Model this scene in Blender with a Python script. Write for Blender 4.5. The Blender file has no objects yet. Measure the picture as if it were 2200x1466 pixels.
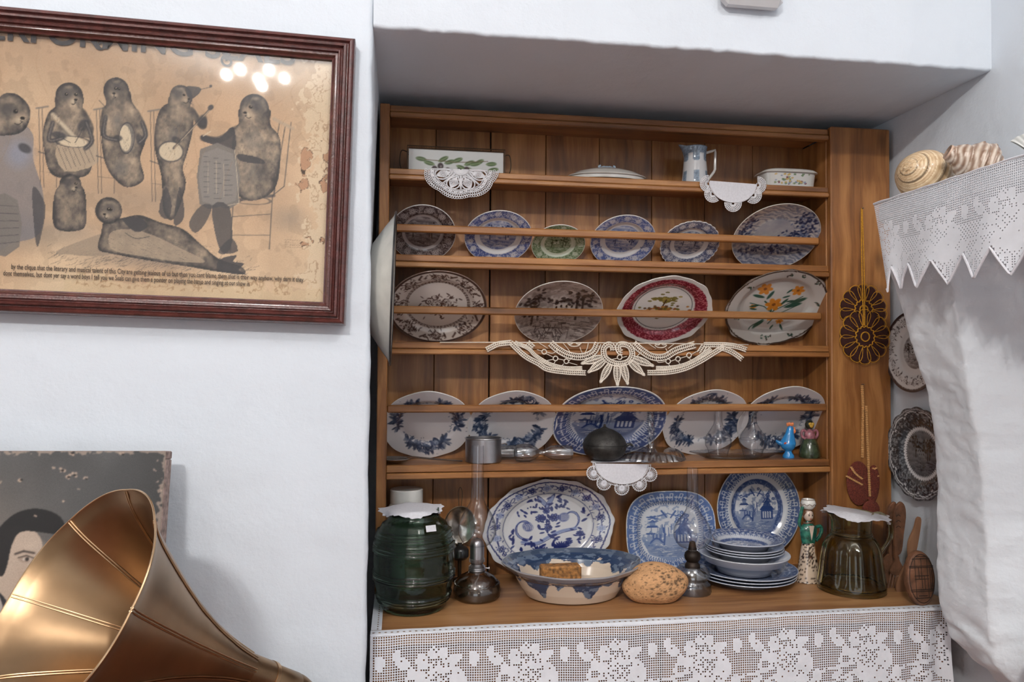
import bpy, math, random
import numpy as np
from mathutils import Vector, Matrix
C = bpy.context.scene.collection
SC = bpy.context.scene
PI = math.pi
random.seed(7)
# ------------------------------------------------------------------ camera
CAMZ = 1.5
FPX = 1606.6
FW = np.array([0.14812867, 0.98866551, 0.02446227]); RT = np.array([0.98891737, -0.14832629, 0.00646199]); UP = np.array([-0.01001714, -0.02323396, 0.99967987])
cam_d = bpy.data.cameras.new('camera'); cam = bpy.data.objects.new('camera', cam_d); C.objects.link(cam)
cam_d.sensor_width = 36.0; cam_d.lens = FPX / 2200 * 36.0; cam_d.clip_start = .02
m = Matrix.Identity(4)
for i in range(3):
    m[i][0] = RT[i]; m[i][1] = UP[i]; m[i][2] = -FW[i]
m[2][3] = CAMZ
cam.matrix_world = m
SC.camera = cam
# ------------------------------------------------------------------ light and exposure
SC.view_settings.view_transform = 'Standard'; SC.view_settings.look = 'None'; SC.view_settings.gamma = 1; SC.view_settings.use_curve_mapping = False
SC.view_settings.exposure = -0.17
w = bpy.data.worlds.new('world'); SC.world = w; w.use_nodes = True
w.node_tree.nodes['Background'].inputs[0].default_value = (.75, .85, 1, 1); w.node_tree.nodes['Background'].inputs[1].default_value = .6
def light(name, kind, loc, power, col, **k):
    d = bpy.data.lights.new(name, kind); d.energy = power; d.color = col
    for a, b in k.items(): setattr(d, a, b)
    o = bpy.data.objects.new(name, d); C.objects.link(o); o.location = loc; return o
WARM = (1.0, .965, .925); COOL = (.78, .89, 1.0)
LAMPS = [(-1.06, -1.76, 3.22), (-.96, -1.66, 3.22), (-.88, -1.80, 3.22), (-.79, -1.64, 3.22), (-.72, -1.76, 3.22), (-.88, -1.92, 3.22)]
for k, p in enumerate(LAMPS): light('ceiling_spot_light', 'POINT', p, 40, WARM, shadow_soft_size=.022)
light('ceiling_spot_light', 'POINT', (-1.35, .10, 3.22), 22, WARM, shadow_soft_size=.03)
light('ceiling_spot_light', 'POINT', (.75, -.45, 3.22), 46, WARM, shadow_soft_size=.03)
lw = light('window_light', 'AREA', (-.9, -3.30, 1.10), 12, COOL, shape='RECTANGLE', size=1.8, size_y=1.3)
lw.rotation_euler = (PI / 2, 0, 0)
lw = light('side_window_light', 'AREA', (-3.10, -.2, 1.7), 12, COOL, shape='RECTANGLE', size=1.6, size_y=1.5)
lw.rotation_euler = (PI / 2, 0, -PI / 2)

# ------------------------------------------------------------------ helpers
def ray(px, py):
    return FW + RT * (px - 1100) / FPX - UP * (py - 733) / FPX
def P(px, py, Y):
    d = ray(px, py); d = d * Y / d[1]; return np.array([d[0], d[1], d[2] + CAMZ])
def Pz(px, py, z):
    d = ray(px, py); d = d * (z - CAMZ) / d[2]; return np.array([d[0], d[1], z])
def Px(px, py, x):
    d = ray(px, py); d = d * x / d[0]; return np.array([d[0], d[1], d[2] + CAMZ])
def s2l(c):
    c = np.asarray(c, float)
    return np.where(c <= .04045, c / 12.92, ((c + .055) / 1.055) ** 2.4)
def rgb(r, g, b): return np.array([r, g, b]) / 255.
def lin4(c): return tuple(float(x) for x in s2l(c)) + (1.,)

def obj(name, V, F, mat, parent=None, world=False, smooth=True, col=None, ang=38, props=None):
    V = np.asarray(V, dtype=np.float32).reshape(-1, 3)
    if world and parent is not None: V = V - np.array(parent.location, dtype=np.float32)
    me = bpy.data.meshes.new(name)
    if isinstance(F, np.ndarray):
        n, k = F.shape
        me.vertices.add(len(V)); me.vertices.foreach_set('co', V.ravel())
        me.loops.add(n * k); me.loops.foreach_set('vertex_index', F.astype(np.int32).ravel())
        me.polygons.add(n); me.polygons.foreach_set('loop_start', np.arange(0, n * k, k, dtype=np.int32))
        me.polygons.foreach_set('loop_total', np.full(n, k, dtype=np.int32))
        me.update(calc_edges=True); me.validate()
    else:
        me.from_pydata(V.tolist(), [], [tuple(int(i) for i in f) for f in F]); me.update()
    if smooth:
        me.polygons.foreach_set('use_smooth', np.ones(len(me.polygons), dtype=bool))
        if ang and len(me.polygons) < 60000: me.set_sharp_from_angle(angle=math.radians(ang))
    if col is not None:
        a = me.color_attributes.new('Col', 'FLOAT_COLOR', 'POINT')
        cc = np.ones((len(V), 4), dtype=np.float32); cc[:, :3] = s2l(np.clip(col, 0, 1)); a.data.foreach_set('color', cc.ravel())
    if mat: me.materials.append(mat)
    o = bpy.data.objects.new(name, me); C.objects.link(o)
    if parent: o.parent = parent
    for k, v in (props or {}).items(): o[k] = v
    return o
def tag(o, label=None, cat=None, group=None, kind=None):
    for k, v in (('label', label), ('category', cat), ('group', group), ('kind', kind)):
        if v: o[k] = v
    return o
def thing(name, label, cat, loc=(0, 0, 0), group=None, rot=(0, 0, 0)):
    o = bpy.data.objects.new(name, None); C.objects.link(o); o.location = [float(x) for x in loc]; o.rotation_euler = rot
    o.empty_display_size = .05
    return tag(o, label, cat, group)

class MB:
    """collects shapes into one mesh"""
    def __init__(s): s.V = []; s.F = []; s.c = []; s.n = 0
    def add(s, V, F, col=None):
        V = np.asarray(V, float).reshape(-1, 3)
        s.F += [tuple(int(i) + s.n for i in f) for f in F]; s.V.append(V); s.n += len(V)
        s.c.append(np.tile(np.asarray(col if col is not None else (1, 1, 1), float), (len(V), 1)) if col is None or np.ndim(col) == 1 else col)
        return s
    def build(s, name, mat, parent=None, usecol=False, **k):
        return obj(name, np.concatenate(s.V), s.F, mat, parent, col=np.concatenate(s.c) if usecol else None, **k)

def box_vf(x0, x1, y0, y1, z0, z1, b=.0015):
    """box with chamfered edges (24 verts)"""
    b = min(b, abs(x1 - x0) / 3, abs(y1 - y0) / 3, abs(z1 - z0) / 3)
    V = []; F = []
    idx = {}
    for ix, x in enumerate((x0, x1)):
        for iy, y in enumerate((y0, y1)):
            for iz, z in enumerate((z0, z1)):
                sx = 1 if ix == 0 else -1; sy = 1 if iy == 0 else -1; sz = 1 if iz == 0 else -1
                idx[ix, iy, iz, 0] = len(V); V.append((x, y + sy * b, z + sz * b))
                idx[ix, iy, iz, 1] = len(V); V.append((x + sx * b, y, z + sz * b))
                idx[ix, iy, iz, 2] = len(V); V.append((x + sx * b, y + sy * b, z))
    g = lambda a, bb, c, d: idx[a, bb, c, d]
    for i in (0, 1):
        q = [g(i, 0, 0, 0), g(i, 1, 0, 0), g(i, 1, 1, 0), g(i, 0, 1, 0)]; F.append(q if i else q[::-1])
        q = [g(0, i, 0, 1), g(1, i, 0, 1), g(1, i, 1, 1), g(0, i, 1, 1)]; F.append(q[::-1] if i else q)
        q = [g(0, 0, i, 2), g(1, 0, i, 2), g(1, 1, i, 2), g(0, 1, i, 2)]; F.append(q if i else q[::-1])
    for i in (0, 1):
        for j in (0, 1):
            p = (i + j) % 2
            q = [g(i, j, 0, 0), g(i, j, 1, 0), g(i, j, 1, 1), g(i, j, 0, 1)]; F.append(q if p else q[::-1])
            q = [g(i, 0, j, 0), g(i, 1, j, 0), g(i, 1, j, 2), g(i, 0, j, 2)]; F.append(q[::-1] if p else q)
            q = [g(0, i, j, 1), g(1, i, j, 1), g(1, i, j, 2), g(0, i, j, 2)]; F.append(q if p else q[::-1])
            for k in (0, 1):
                t = [g(i, j, k, 0), g(i, j, k, 1), g(i, j, k, 2)]; F.append(t if (i + j + k) % 2 == 0 else t[::-1])
    return np.array(V), F
def box(name, dims, mat, parent, b=.0015, world=True, **k):
    V, F = box_vf(*dims, b=b); return obj(name, V, F, mat, parent, world=world, smooth=False, **k)

def grid_faces(nr, nc, wrap=False):
    r = np.arange(nr - 1)[:, None]; c = np.arange(nc if wrap else nc - 1)[None, :]
    a = r * nc + c; b = r * nc + (c + 1) % nc
    return np.stack([a, b, b + nc, a + nc], -1).reshape(-1, 4)
def lathe(prof, n=48, sx=1., sy=1., fn=None):
    pr = np.array(prof, float); th = np.linspace(0, 2 * PI, n, endpoint=False)
    R = np.maximum(pr[:, 0], 1e-5)[:, None] * np.ones(n); Z = pr[:, 1][:, None] * np.ones(n)
    if fn: R, Z = fn(R, Z, th[None, :] * np.ones((len(pr), 1)))
    V = np.stack([R * np.cos(th) * sx, R * np.sin(th) * sy, Z], -1).reshape(-1, 3)
    return V, grid_faces(len(pr), n, True)
def spline(pts, n=12, closed=False):
    p = np.array(pts, float); m_ = len(p); out = []
    rng = range(m_ if closed else m_ - 1)
    for i in rng:
        if closed: a, b, c, d = p[(i - 1) % m_], p[i], p[(i + 1) % m_], p[(i + 2) % m_]
        else: a, b, c, d = p[max(i - 1, 0)], p[i], p[i + 1], p[min(i + 2, m_ - 1)]
        for t in np.linspace(0, 1, n, endpoint=False):
            out.append(.5 * (2 * b + (c - a) * t + (2 * a - 5 * b + 4 * c - d) * t * t + (3 * b - a - 3 * c + d) * t ** 3))
    if not closed: out.append(p[-1])
    return np.array(out)
def tube(path, r, n=6, closed=False, flat=1.):
    p = np.asarray(path, float); k = len(p)
    r = np.full(k, r) if np.isscalar(r) else np.asarray(r, float)
    if closed: t = np.roll(p, -1, 0) - np.roll(p, 1, 0)
    else: t = np.gradient(p, axis=0)
    t /= np.maximum(np.linalg.norm(t, axis=1, keepdims=True), 1e-9)
    a = np.array([0, 0, 1.]) if abs(t[0][2]) < .9 else np.array([1., 0, 0])
    nrm = np.zeros_like(p); v = np.cross(t[0], a); v /= np.linalg.norm(v); nrm[0] = v
    for i in range(1, k):
        v = v - t[i] * np.dot(v, t[i]); v /= max(np.linalg.norm(v), 1e-9); nrm[i] = v
    bn = np.cross(t, nrm); th = np.linspace(0, 2 * PI, n, endpoint=False)
    V = p[:, None, :] + r[:, None, None] * (np.cos(th)[None, :, None] * nrm[:, None, :] + flat * np.sin(th)[None, :, None] * bn[:, None, :])
    V = V.reshape(-1, 3)
    if closed:
        F = [tuple(((i * n + j), (i * n + (j + 1) % n), (((i + 1) % k) * n + (j + 1) % n), (((i + 1) % k) * n + j))) for i in range(k) for j in range(n)]
    else:
        F = [tuple(f) for f in grid_faces(k, n, True)] + [tuple(range(n))[::-1], tuple((k - 1) * n + j for j in range(n))]
    return V, F
def ellipsoid(c, r, n=20, m_=12, fn=None):
    th = np.linspace(0, 2 * PI, n, endpoint=False); ph = np.linspace(-PI / 2 + 1e-3, PI / 2 - 1e-3, m_)
    V = np.stack([np.cos(ph)[:, None] * np.cos(th), np.cos(ph)[:, None] * np.sin(th), np.sin(ph)[:, None] * np.ones(n)], -1)
    if fn is not None: V = fn(V)
    V = V.reshape(-1, 3) * np.array(r) + np.array(c)
    F = [tuple(f) for f in grid_faces(m_, n, True)] + [tuple(range(n))[::-1], tuple((m_ - 1) * n + j for j in range(n))]
    return V, F
def rotm(ax, a):
    return np.array(Matrix.Rotation(a, 3, ax))
def vnoise(shape, cells, seed=0, octs=3):
    """smooth value noise 0..1 on a 2-D array"""
    rg = np.random.default_rng(seed); out = np.zeros(shape); amp = 1; tot = 0
    h, w_ = shape
    for o in range(octs):
        cy = max(2, int(cells * (2 ** o) * h / max(h, w_)) + 2); cx = max(2, int(cells * (2 ** o) * w_ / max(h, w_)) + 2)
        g = rg.random((cy, cx)); yy = np.linspace(0, cy - 1.001, h); xx = np.linspace(0, cx - 1.001, w_)
        y0 = yy.astype(int); x0 = xx.astype(int); fy = (yy - y0)[:, None]; fx = (xx - x0)[None, :]
        fy = fy * fy * (3 - 2 * fy); fx = fx * fx * (3 - 2 * fx)
        a = g[y0][:, x0]; b = g[y0][:, x0 + 1]; c = g[y0 + 1][:, x0]; d = g[y0 + 1][:, x0 + 1]
        out += amp * ((a * (1 - fx) + b * fx) * (1 - fy) + (c * (1 - fx) + d * fx) * fy); tot += amp; amp *= .55
    return out / tot

class CV:
    """small drawing board whose colours are read back at the vertices of a surface"""
    def __init__(s, w_, h, ext, bg):
        s.w = w_; s.h = h; s.e = ext; s.a = np.ones((h, w_, 3)) * np.asarray(bg, float)
        s.X = np.linspace(ext[0], ext[1], w_); s.Y = np.linspace(ext[2], ext[3], h)
    def _bb(s, x0, x1, y0, y1):
        e = s.e; f = lambda v, a, b, n: int((v - a) / (b - a) * (n - 1))
        i = sorted((f(x0, e[0], e[1], s.w), f(x1, e[0], e[1], s.w))); j = sorted((f(y0, e[2], e[3], s.h), f(y1, e[2], e[3], s.h)))
        i0, i1 = max(i[0] - 1, 0), min(i[1] + 3, s.w); j0, j1 = max(j[0] - 1, 0), min(j[1] + 3, s.h)
        if i1 <= i0 or j1 <= j0: return None
        return slice(j0, j1), slice(i0, i1)
    def put(s, b, m_, col, a):
        m_ = (m_ * a)[..., None]; s.a[b] = s.a[b] * (1 - m_) + np.asarray(col) * m_
    def ell(s, x, y, rx, ry, col, ang=0, a=1., soft=.15):
        R = max(rx, ry); b = s._bb(x - R, x + R, y - R, y + R)
        if b is None: return
        X = s.X[b[1]][None, :] - x; Y = s.Y[b[0]][:, None] - y; c, n = math.cos(ang), math.sin(ang)
        d = np.sqrt(((X * c + Y * n) / rx) ** 2 + ((-X * n + Y * c) / ry) ** 2)
        s.put(b, np.clip((1 - d) / max(soft, 1e-3), 0, 1), col, a)
    def ring(s, x, y, rx, ry, wd, col, a=1., ang=0):
        R = max(rx, ry) + wd; b = s._bb(x - R, x + R, y - R, y + R)
        if b is None: return
        X = s.X[b[1]][None, :] - x; Y = s.Y[b[0]][:, None] - y; c, n = math.cos(ang), math.sin(ang)
        d = np.sqrt(((X * c + Y * n) / rx) ** 2 + ((-X * n + Y * c) / ry) ** 2)
        s.put(b, np.clip(1.5 - np.abs(d - 1) * min(rx, ry) / wd * 2, 0, 1), col, a)
    def poly(s, pts, col, a=1.):
        p = np.array(pts, float); b = s._bb(p[:, 0].min(), p[:, 0].max(), p[:, 1].min(), p[:, 1].max())
        if b is None: return
        X = s.X[b[1]][None, :]; Y = s.Y[b[0]][:, None]; ins = np.zeros((Y.shape[0], X.shape[1]), bool)
        for i in range(len(p)):
            x0, y0 = p[i - 1]; x1, y1 = p[i]
            if y0 == y1: continue
            ins ^= ((y0 > Y) != (y1 > Y)) & (X < (x1 - x0) * (Y - y0) / (y1 - y0) + x0)
        s.put(b, ins.astype(float), col, a)
    def line(s, pts, wd, col, a=1.):
        p = np.array(pts, float)
        for i in range(len(p) - 1):
            (x0, y0), (x1, y1) = p[i], p[i + 1]
            b = s._bb(min(x0, x1) - wd, max(x0, x1) + wd, min(y0, y1) - wd, max(y0, y1) + wd)
            if b is None: continue
            X = s.X[b[1]][None, :]; Y = s.Y[b[0]][:, None]; dx, dy = x1 - x0, y1 - y0; L = dx * dx + dy * dy + 1e-12
            t = np.clip(((X - x0) * dx + (Y - y0) * dy) / L, 0, 1); d = np.hypot(X - x0 - t * dx, Y - y0 - t * dy)
            s.put(b, np.clip(1.5 - d / wd * 2, 0, 1), col, a)
    def sample(s, x, y):
        e = s.e; fx = np.clip((x - e[0]) / (e[1] - e[0]) * (s.w - 1), 0, s.w - 1.001); fy = np.clip((y - e[2]) / (e[3] - e[2]) * (s.h - 1), 0, s.h - 1.001)
        i = fx.astype(int); j = fy.astype(int); u = (fx - i)[..., None]; v = (fy - j)[..., None]; A = s.a
        return (A[j, i] * (1 - u) + A[j, i + 1] * u) * (1 - v) + (A[j + 1, i] * (1 - u) + A[j + 1, i + 1] * u) * v

# ------------------------------------------------------------------ materials
def nmat(name):
    m_ = bpy.data.materials.new(name); m_.use_nodes = True; nt = m_.node_tree; b = nt.nodes['Principled BSDF']; return m_, nt, b
def N(nt, t, **k):
    n = nt.nodes.new(t)
    for a, b in k.items():
        if a.startswith('_'): setattr(n, a[1:], b)
        else: n.inputs[a.replace('__', ' ')].default_value = b
    return n
def plain(name, col, rough=.5, metal=0., var=.12, scale=30., bump=0., bscale=120., coat=0., spec=.5, sheen=0.):
    m_, nt, b = nmat(name); L = nt.links.new
    tc = N(nt, 'ShaderNodeTexCoord'); no = N(nt, 'ShaderNodeTexNoise', Scale=scale, Detail=4.); L(tc.outputs['Object'], no.inputs['Vector'])
    r = N(nt, 'ShaderNodeValToRGB'); L(no.outputs[0], r.inputs[0]); c = np.array(col)
    r.color_ramp.elements[0].position = .3; r.color_ramp.elements[1].position = .7
    r.color_ramp.elements[0].color = lin4(c * (1 - var)); r.color_ramp.elements[1].color = lin4(np.clip(c * (1 + var * .5), 0, 1))
    L(r.outputs[0], b.inputs['Base Color']); b.inputs['Roughness'].default_value = rough; b.inputs['Metallic'].default_value = metal
    b.inputs['Coat Weight'].default_value = coat; b.inputs['Coat Roughness'].default_value = .08; b.inputs['Specular IOR Level'].default_value = spec
    if sheen: b.inputs['Sheen Weight'].default_value = sheen
    if bump:
        n2 = N(nt, 'ShaderNodeTexNoise', Scale=bscale, Detail=5.); L(tc.outputs['Object'], n2.inputs['Vector'])
        bp = N(nt, 'ShaderNodeBump', Strength=bump, Distance=.004); L(n2.outputs[0], bp.inputs['Height']); L(bp.outputs[0], b.inputs['Normal'])
    return m_
def colmat(name, rough=.15, coat=.6, bump=0., bscale=200., fine=0., fscale=400., spec=.5):
    m_, nt, b = nmat(name); L = nt.links.new
    a = N(nt, 'ShaderNodeAttribute', _attribute_name='Col'); src = a.outputs['Color']
    tc = N(nt, 'ShaderNodeTexCoord')
    if fine:
        no = N(nt, 'ShaderNodeTexNoise', Scale=fscale, Detail=3.); L(tc.outputs['Object'], no.inputs['Vector'])
        mr = N(nt, 'ShaderNodeMapRange'); L(no.outputs[0], mr.inputs[0]); mr.inputs[1].default_value = .3; mr.inputs[2].default_value = .7
        mr.inputs[3].default_value = 1 - fine; mr.inputs[4].default_value = 1 + fine * .4
        vm = N(nt, 'ShaderNodeVectorMath', _operation='SCALE'); L(src, vm.inputs[0]); L(mr.outputs[0], vm.inputs['Scale']); src = vm.outputs[0]
    L(src, b.inputs['Base Color']); b.inputs['Roughness'].default_value = rough; b.inputs['Coat Weight'].default_value = coat; b.inputs['Coat Roughness'].default_value = .05
    b.inputs['Specular IOR Level'].default_value = spec
    if bump:
        n2 = N(nt, 'ShaderNodeTexNoise', Scale=bscale, Detail=4.); L(tc.outputs['Object'], n2.inputs['Vector'])
        bp = N(nt, 'ShaderNodeBump', Strength=bump, Distance=.003); L(n2.outputs[0], bp.inputs['Height']); L(bp.outputs[0], b.inputs['Normal'])
    return m_
def glass(name, col, rough=.02, ior=1.45, bump=0.):
    m_, nt, b = nmat(name); L = nt.links.new
    b.inputs['Transmission Weight'].default_value = 1.; b.inputs['Roughness'].default_value = rough; b.inputs['IOR'].default_value = ior
    tc = N(nt, 'ShaderNodeTexCoord'); no = N(nt, 'ShaderNodeTexNoise', Scale=40., Detail=3.); L(tc.outputs['Object'], no.inputs['Vector'])
    r = N(nt, 'ShaderNodeValToRGB'); L(no.outputs[0], r.inputs[0]); c = np.array(col)
    r.color_ramp.elements[0].color = lin4(c * .94); r.color_ramp.elements[1].color = lin4(c); L(r.outputs[0], b.inputs['Base Color'])
    if bump:
        bp = N(nt, 'ShaderNodeBump', Strength=bump, Distance=.002); L(no.outputs[0], bp.inputs['Height']); L(bp.outputs[0], b.inputs['Normal'])
    return m_
def wood(name, axis, dark=(84, 50, 22), mid=(138, 90, 46), light_=(174, 124, 72), rough=.42, seed=0., gloss=.25):
    m_, nt, b = nmat(name); L = nt.links.new
    tc = N(nt, 'ShaderNodeTexCoord'); oi = N(nt, 'ShaderNodeObjectInfo')
    add = N(nt, 'ShaderNodeVectorMath', _operation='ADD'); L(tc.outputs['Object'], add.inputs[0])
    sc = N(nt, 'ShaderNodeVectorMath', _operation='SCALE', Scale=7.3); sc.inputs[0].default_value = (1, 1.7, 2.3); L(oi.outputs['Random'], sc.inputs['Scale']); L(sc.outputs[0], add.inputs[1])
    mp = N(nt, 'ShaderNodeMapping'); L(add.outputs[0], mp.inputs[0]); s = [34., 34., 34.]; s[axis] = 1.6; mp.inputs['Scale'].default_value = s
    warp = N(nt, 'ShaderNodeTexNoise', Scale=3.5, Detail=2.); L(add.outputs[0], warp.inputs['Vector'])
    wv = N(nt, 'ShaderNodeVectorMath', _operation='MULTIPLY_ADD'); L(warp.outputs['Color'], wv.inputs[0]); k = [1.6, 1.6, 1.6]; k[axis] = .0; wv.inputs[1].default_value = k; L(mp.outputs[0], wv.inputs[2])
    n1 = N(nt, 'ShaderNodeTexNoise', Scale=1., Detail=6., Roughness=.65); L(wv.outputs[0], n1.inputs['Vector'])
    n2 = N(nt, 'ShaderNodeTexNoise', Scale=2.2, Detail=3.); L(add.outputs[0], n2.inputs['Vector'])
    mx = N(nt, 'ShaderNodeMath', _operation='MULTIPLY_ADD'); L(n2.outputs[0], mx.inputs[0]); mx.inputs[1].default_value = .55; L(n1.outputs[0], mx.inputs[2])
    r = N(nt, 'ShaderNodeValToRGB'); L(mx.outputs[0], r.inputs[0]); e = r.color_ramp.elements
    e[0].position = .52; e[0].color = lin4(rgb(*dark)); e[1].position = 1.05 if False else .98; e[1].color = lin4(rgb(*light_)); q = e.new(.76); q.color = lin4(rgb(*mid))
    # knots
    mk = N(nt, 'ShaderNodeMapping'); L(add.outputs[0], mk.inputs[0]); s = [7., 7., 7.]; s[axis] = 3.2; mk.inputs['Scale'].default_value = s
    vo = N(nt, 'ShaderNodeTexVoronoi', Scale=1.); L(mk.outputs[0], vo.inputs['Vector'])
    kr = N(nt, 'ShaderNodeMapRange'); L(vo.outputs['Distance'], kr.inputs[0]); kr.inputs[1].default_value = .03; kr.inputs[2].default_value = .13; kr.inputs[3].default_value = .42; kr.inputs[4].default_value = 1.
    rv = N(nt, 'ShaderNodeMapRange'); L(oi.outputs['Random'], rv.inputs[0]); rv.inputs[3].default_value = .82; rv.inputs[4].default_value = 1.1
    m2 = N(nt, 'ShaderNodeMath', _operation='MULTIPLY'); L(kr.outputs[0], m2.inputs[0]); L(rv.outputs[0], m2.inputs[1])
    vm = N(nt, 'ShaderNodeVectorMath', _operation='SCALE'); L(r.outputs[0], vm.inputs[0]); L(m2.outputs[0], vm.inputs['Scale'])
    L(vm.outputs[0], b.inputs['Base Color']); b.inputs['Roughness'].default_value = rough; b.inputs['Coat Weight'].default_value = gloss; b.inputs['Coat Roughness'].default_value = .3
    bp = N(nt, 'ShaderNodeBump', Strength=.25, Distance=.002); L(n1.outputs[0], bp.inputs['Height']); L(bp.outputs[0], b.inputs['Normal'])
    return m_
def plaster(name, col, seed=0., big=.35):
    m_, nt, b = nmat(name); L = nt.links.new
    tc = N(nt, 'ShaderNodeTexCoord'); n1 = N(nt, 'ShaderNodeTexNoise', Scale=2.5, Detail=3.); n2 = N(nt, 'ShaderNodeTexNoise', Scale=160., Detail=6., Roughness=.7); n3 = N(nt, 'ShaderNodeTexNoise', Scale=14., Detail=4.)
    for n in (n1, n2, n3): L(tc.outputs['Object'], n.inputs['Vector'])
    r = N(nt, 'ShaderNodeValToRGB'); L(n1.outputs[0], r.inputs[0]); c = np.array(col)
    r.color_ramp.elements[0].position = .3; r.color_ramp.elements[1].position = .7; r.color_ramp.elements[0].color = lin4(c * .975); r.color_ramp.elements[1].color = lin4(c)
    L(r.outputs[0], b.inputs['Base Color']); b.inputs['Roughness'].default_value = .75; b.inputs['Specular IOR Level'].default_value = .25
    b1 = N(nt, 'ShaderNodeBump', Strength=.30, Distance=.0025); L(n2.outputs[0], b1.inputs['Height'])
    b2 = N(nt, 'ShaderNodeBump', Strength=big, Distance=.012); L(n3.outputs[0], b2.inputs['Height']); L(b1.outputs[0], b2.inputs['Normal']); L(b2.outputs[0], b.inputs['Normal'])
    return m_
M = dict(
    plaster=plaster('white_plaster', rgb(211, 218, 226)), hood=plaster('hood_plaster', rgb(222, 228, 234), big=.7),
    far=plaster('far_wall_paint', rgb(142, 136, 130)), ceiling=plaster('ceiling_plaster', rgb(225, 225, 225)), floor=plain('terracotta', rgb(128, 80, 60), .6, scale=6),
    woodz=wood('dresser_wood_upright', 2), woodx=wood('dresser_wood_level', 0), woodd=wood('pale_carved_wood', 2, (92, 60, 40), (136, 96, 68), (160, 118, 88), gloss=.0, rough=.6),
    woodc=wood('counter_wood', 0, (112, 70, 38), (158, 112, 70), (182, 138, 92), rough=.5, gloss=.1),
    framew=plain('red_brown_gloss_paint', rgb(82, 42, 38), .28, var=.22, scale=60, bump=.25, bscale=300, coat=.4),
    glaze=colmat('transfer_glaze'), glazed=colmat('dull_glaze', rough=.3, coat=.3), matt=colmat('matt_paint', rough=.6, coat=0., fine=.1),
    paper=colmat('old_paper', rough=.8, coat=0., bump=.5, bscale=22, fine=.10, fscale=500), canvas=colmat('old_canvas', rough=.75, coat=0., fine=.15, fscale=700),
    white=plain('white_glaze', rgb(214, 213, 208), .15, var=.04, coat=.5), enamel=plain('white_enamel', rgb(206, 203, 194), .25, var=.05, coat=.4),
    black=plain('black_enamel', rgb(38, 36, 36), .3, var=.2, coat=.3), brass=plain('brass', rgb(150, 123, 94), .35, 1., var=.14, scale=9, bump=.06, bscale=25),
    brassd=plain('brass_seam', rgb(196, 164, 128), .3, 1., var=.1), alu=plain('aluminium', rgb(170, 168, 170), .33, 1., var=.06), steel=plain('dull_steel', rgb(150, 142, 134), .35, 1., var=.15),
    pewter=plain('dark_pewter', rgb(58, 56, 54), .5, .6, var=.3, scale=60, bump=.3), wire=plain('dark_wire', rgb(84, 70, 56), .5, .8, var=.2), burner=plain('blackened_burner', rgb(50, 40, 34), .5, .7, var=.3),
    clear=glass('clear_glass', (.97, .97, .98)), green=glass('green_glass', (.62, .74, .66), .03, bump=.25), olive=glass('olive_glass', (.90, .885, .70), .03, bump=.2), pane=glass('window_glass', (1, 1, 1), 0., 1.45),
    linen=plain('white_linen', rgb(214, 214, 220), .85, var=.04, scale=200, bump=.3, bscale=900), lace=plain('white_cotton_thread', rgb(216, 215, 218), .85, var=.05), cream=plain('cream_cotton_thread', rgb(222, 212, 198), .85, var=.07),
    filet=plain('filet_cotton', rgb(224, 227, 233), .85, var=.03), yyarn=plain('yellow_yarn', rgb(206, 148, 40), .9, var=.15, scale=300, bump=.6, bscale=900), byarn=plain('brown_yarn', rgb(66, 30, 26), .95, var=.3, scale=500, bump=.9, bscale=700),
    ryarn=plain('rust_yarn', rgb(122, 56, 42), .95, var=.35, scale=400, bump=1., bscale=500), pyarn=plain('pale_yarn', rgb(226, 174, 112), .9, var=.15, scale=300, bump=.7, bscale=800),
    carved=plain('carved_brown_wood', rgb(112, 76, 54), .6, var=.3, scale=40, bump=.4, bscale=150), cork=plain('tan_block', rgb(156, 108, 58), .7, var=.45, scale=120, bump=.5),
    canvas_edge=plain('worn_canvas_edge', rgb(150, 128, 120), .8, var=.3, scale=90), dark=plain('dark_inside', rgb(28, 22, 18), .8), wall_box=plain('pale_plastic', rgb(205, 206, 208), .5, var=.02),
)
def thin_glass(name, tint, edge, ior=1.5, rough=.02, extra=.02):
    m_ = bpy.data.materials.new(name); m_.use_nodes = True; nt = m_.node_tree; nt.nodes.clear(); L = nt.links.new
    out = N(nt, 'ShaderNodeOutputMaterial'); tr = N(nt, 'ShaderNodeBsdfTransparent'); gl = N(nt, 'ShaderNodeBsdfGlossy', Roughness=rough)
    lw_ = N(nt, 'ShaderNodeLayerWeight', Blend=.5); r = N(nt, 'ShaderNodeValToRGB'); L(lw_.outputs['Facing'], r.inputs[0])
    r.color_ramp.elements[0].position = .45; r.color_ramp.elements[0].color = lin4(tint); r.color_ramp.elements[1].color = lin4(edge); L(r.outputs[0], tr.inputs[0])
    pw_ = N(nt, 'ShaderNodeMath', _operation='POWER'); L(lw_.outputs['Facing'], pw_.inputs[0]); pw_.inputs[1].default_value = 4.
    ad = N(nt, 'ShaderNodeMath', _operation='MULTIPLY_ADD'); L(pw_.outputs[0], ad.inputs[0]); ad.inputs[1].default_value = .5; ad.inputs[2].default_value = .04 + extra
    mx = N(nt, 'ShaderNodeMixShader'); L(ad.outputs[0], mx.inputs[0]); L(tr.outputs[0], mx.inputs[1]); L(gl.outputs[0], mx.inputs[2]); L(mx.outputs[0], out.inputs[0])
    return m_
M['pane'] = thin_glass('picture_glass', (.99, .99, .99), (.95, .96, .96), extra=.0)
M['clear'] = thin_glass('thin_clear_glass', (.98, .98, .985), (.72, .74, .76), extra=.06)
M['pressed'] = thin_glass('pressed_glass', (.95, .955, .96), (.70, .72, .74), extra=.13, rough=.10)

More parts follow.
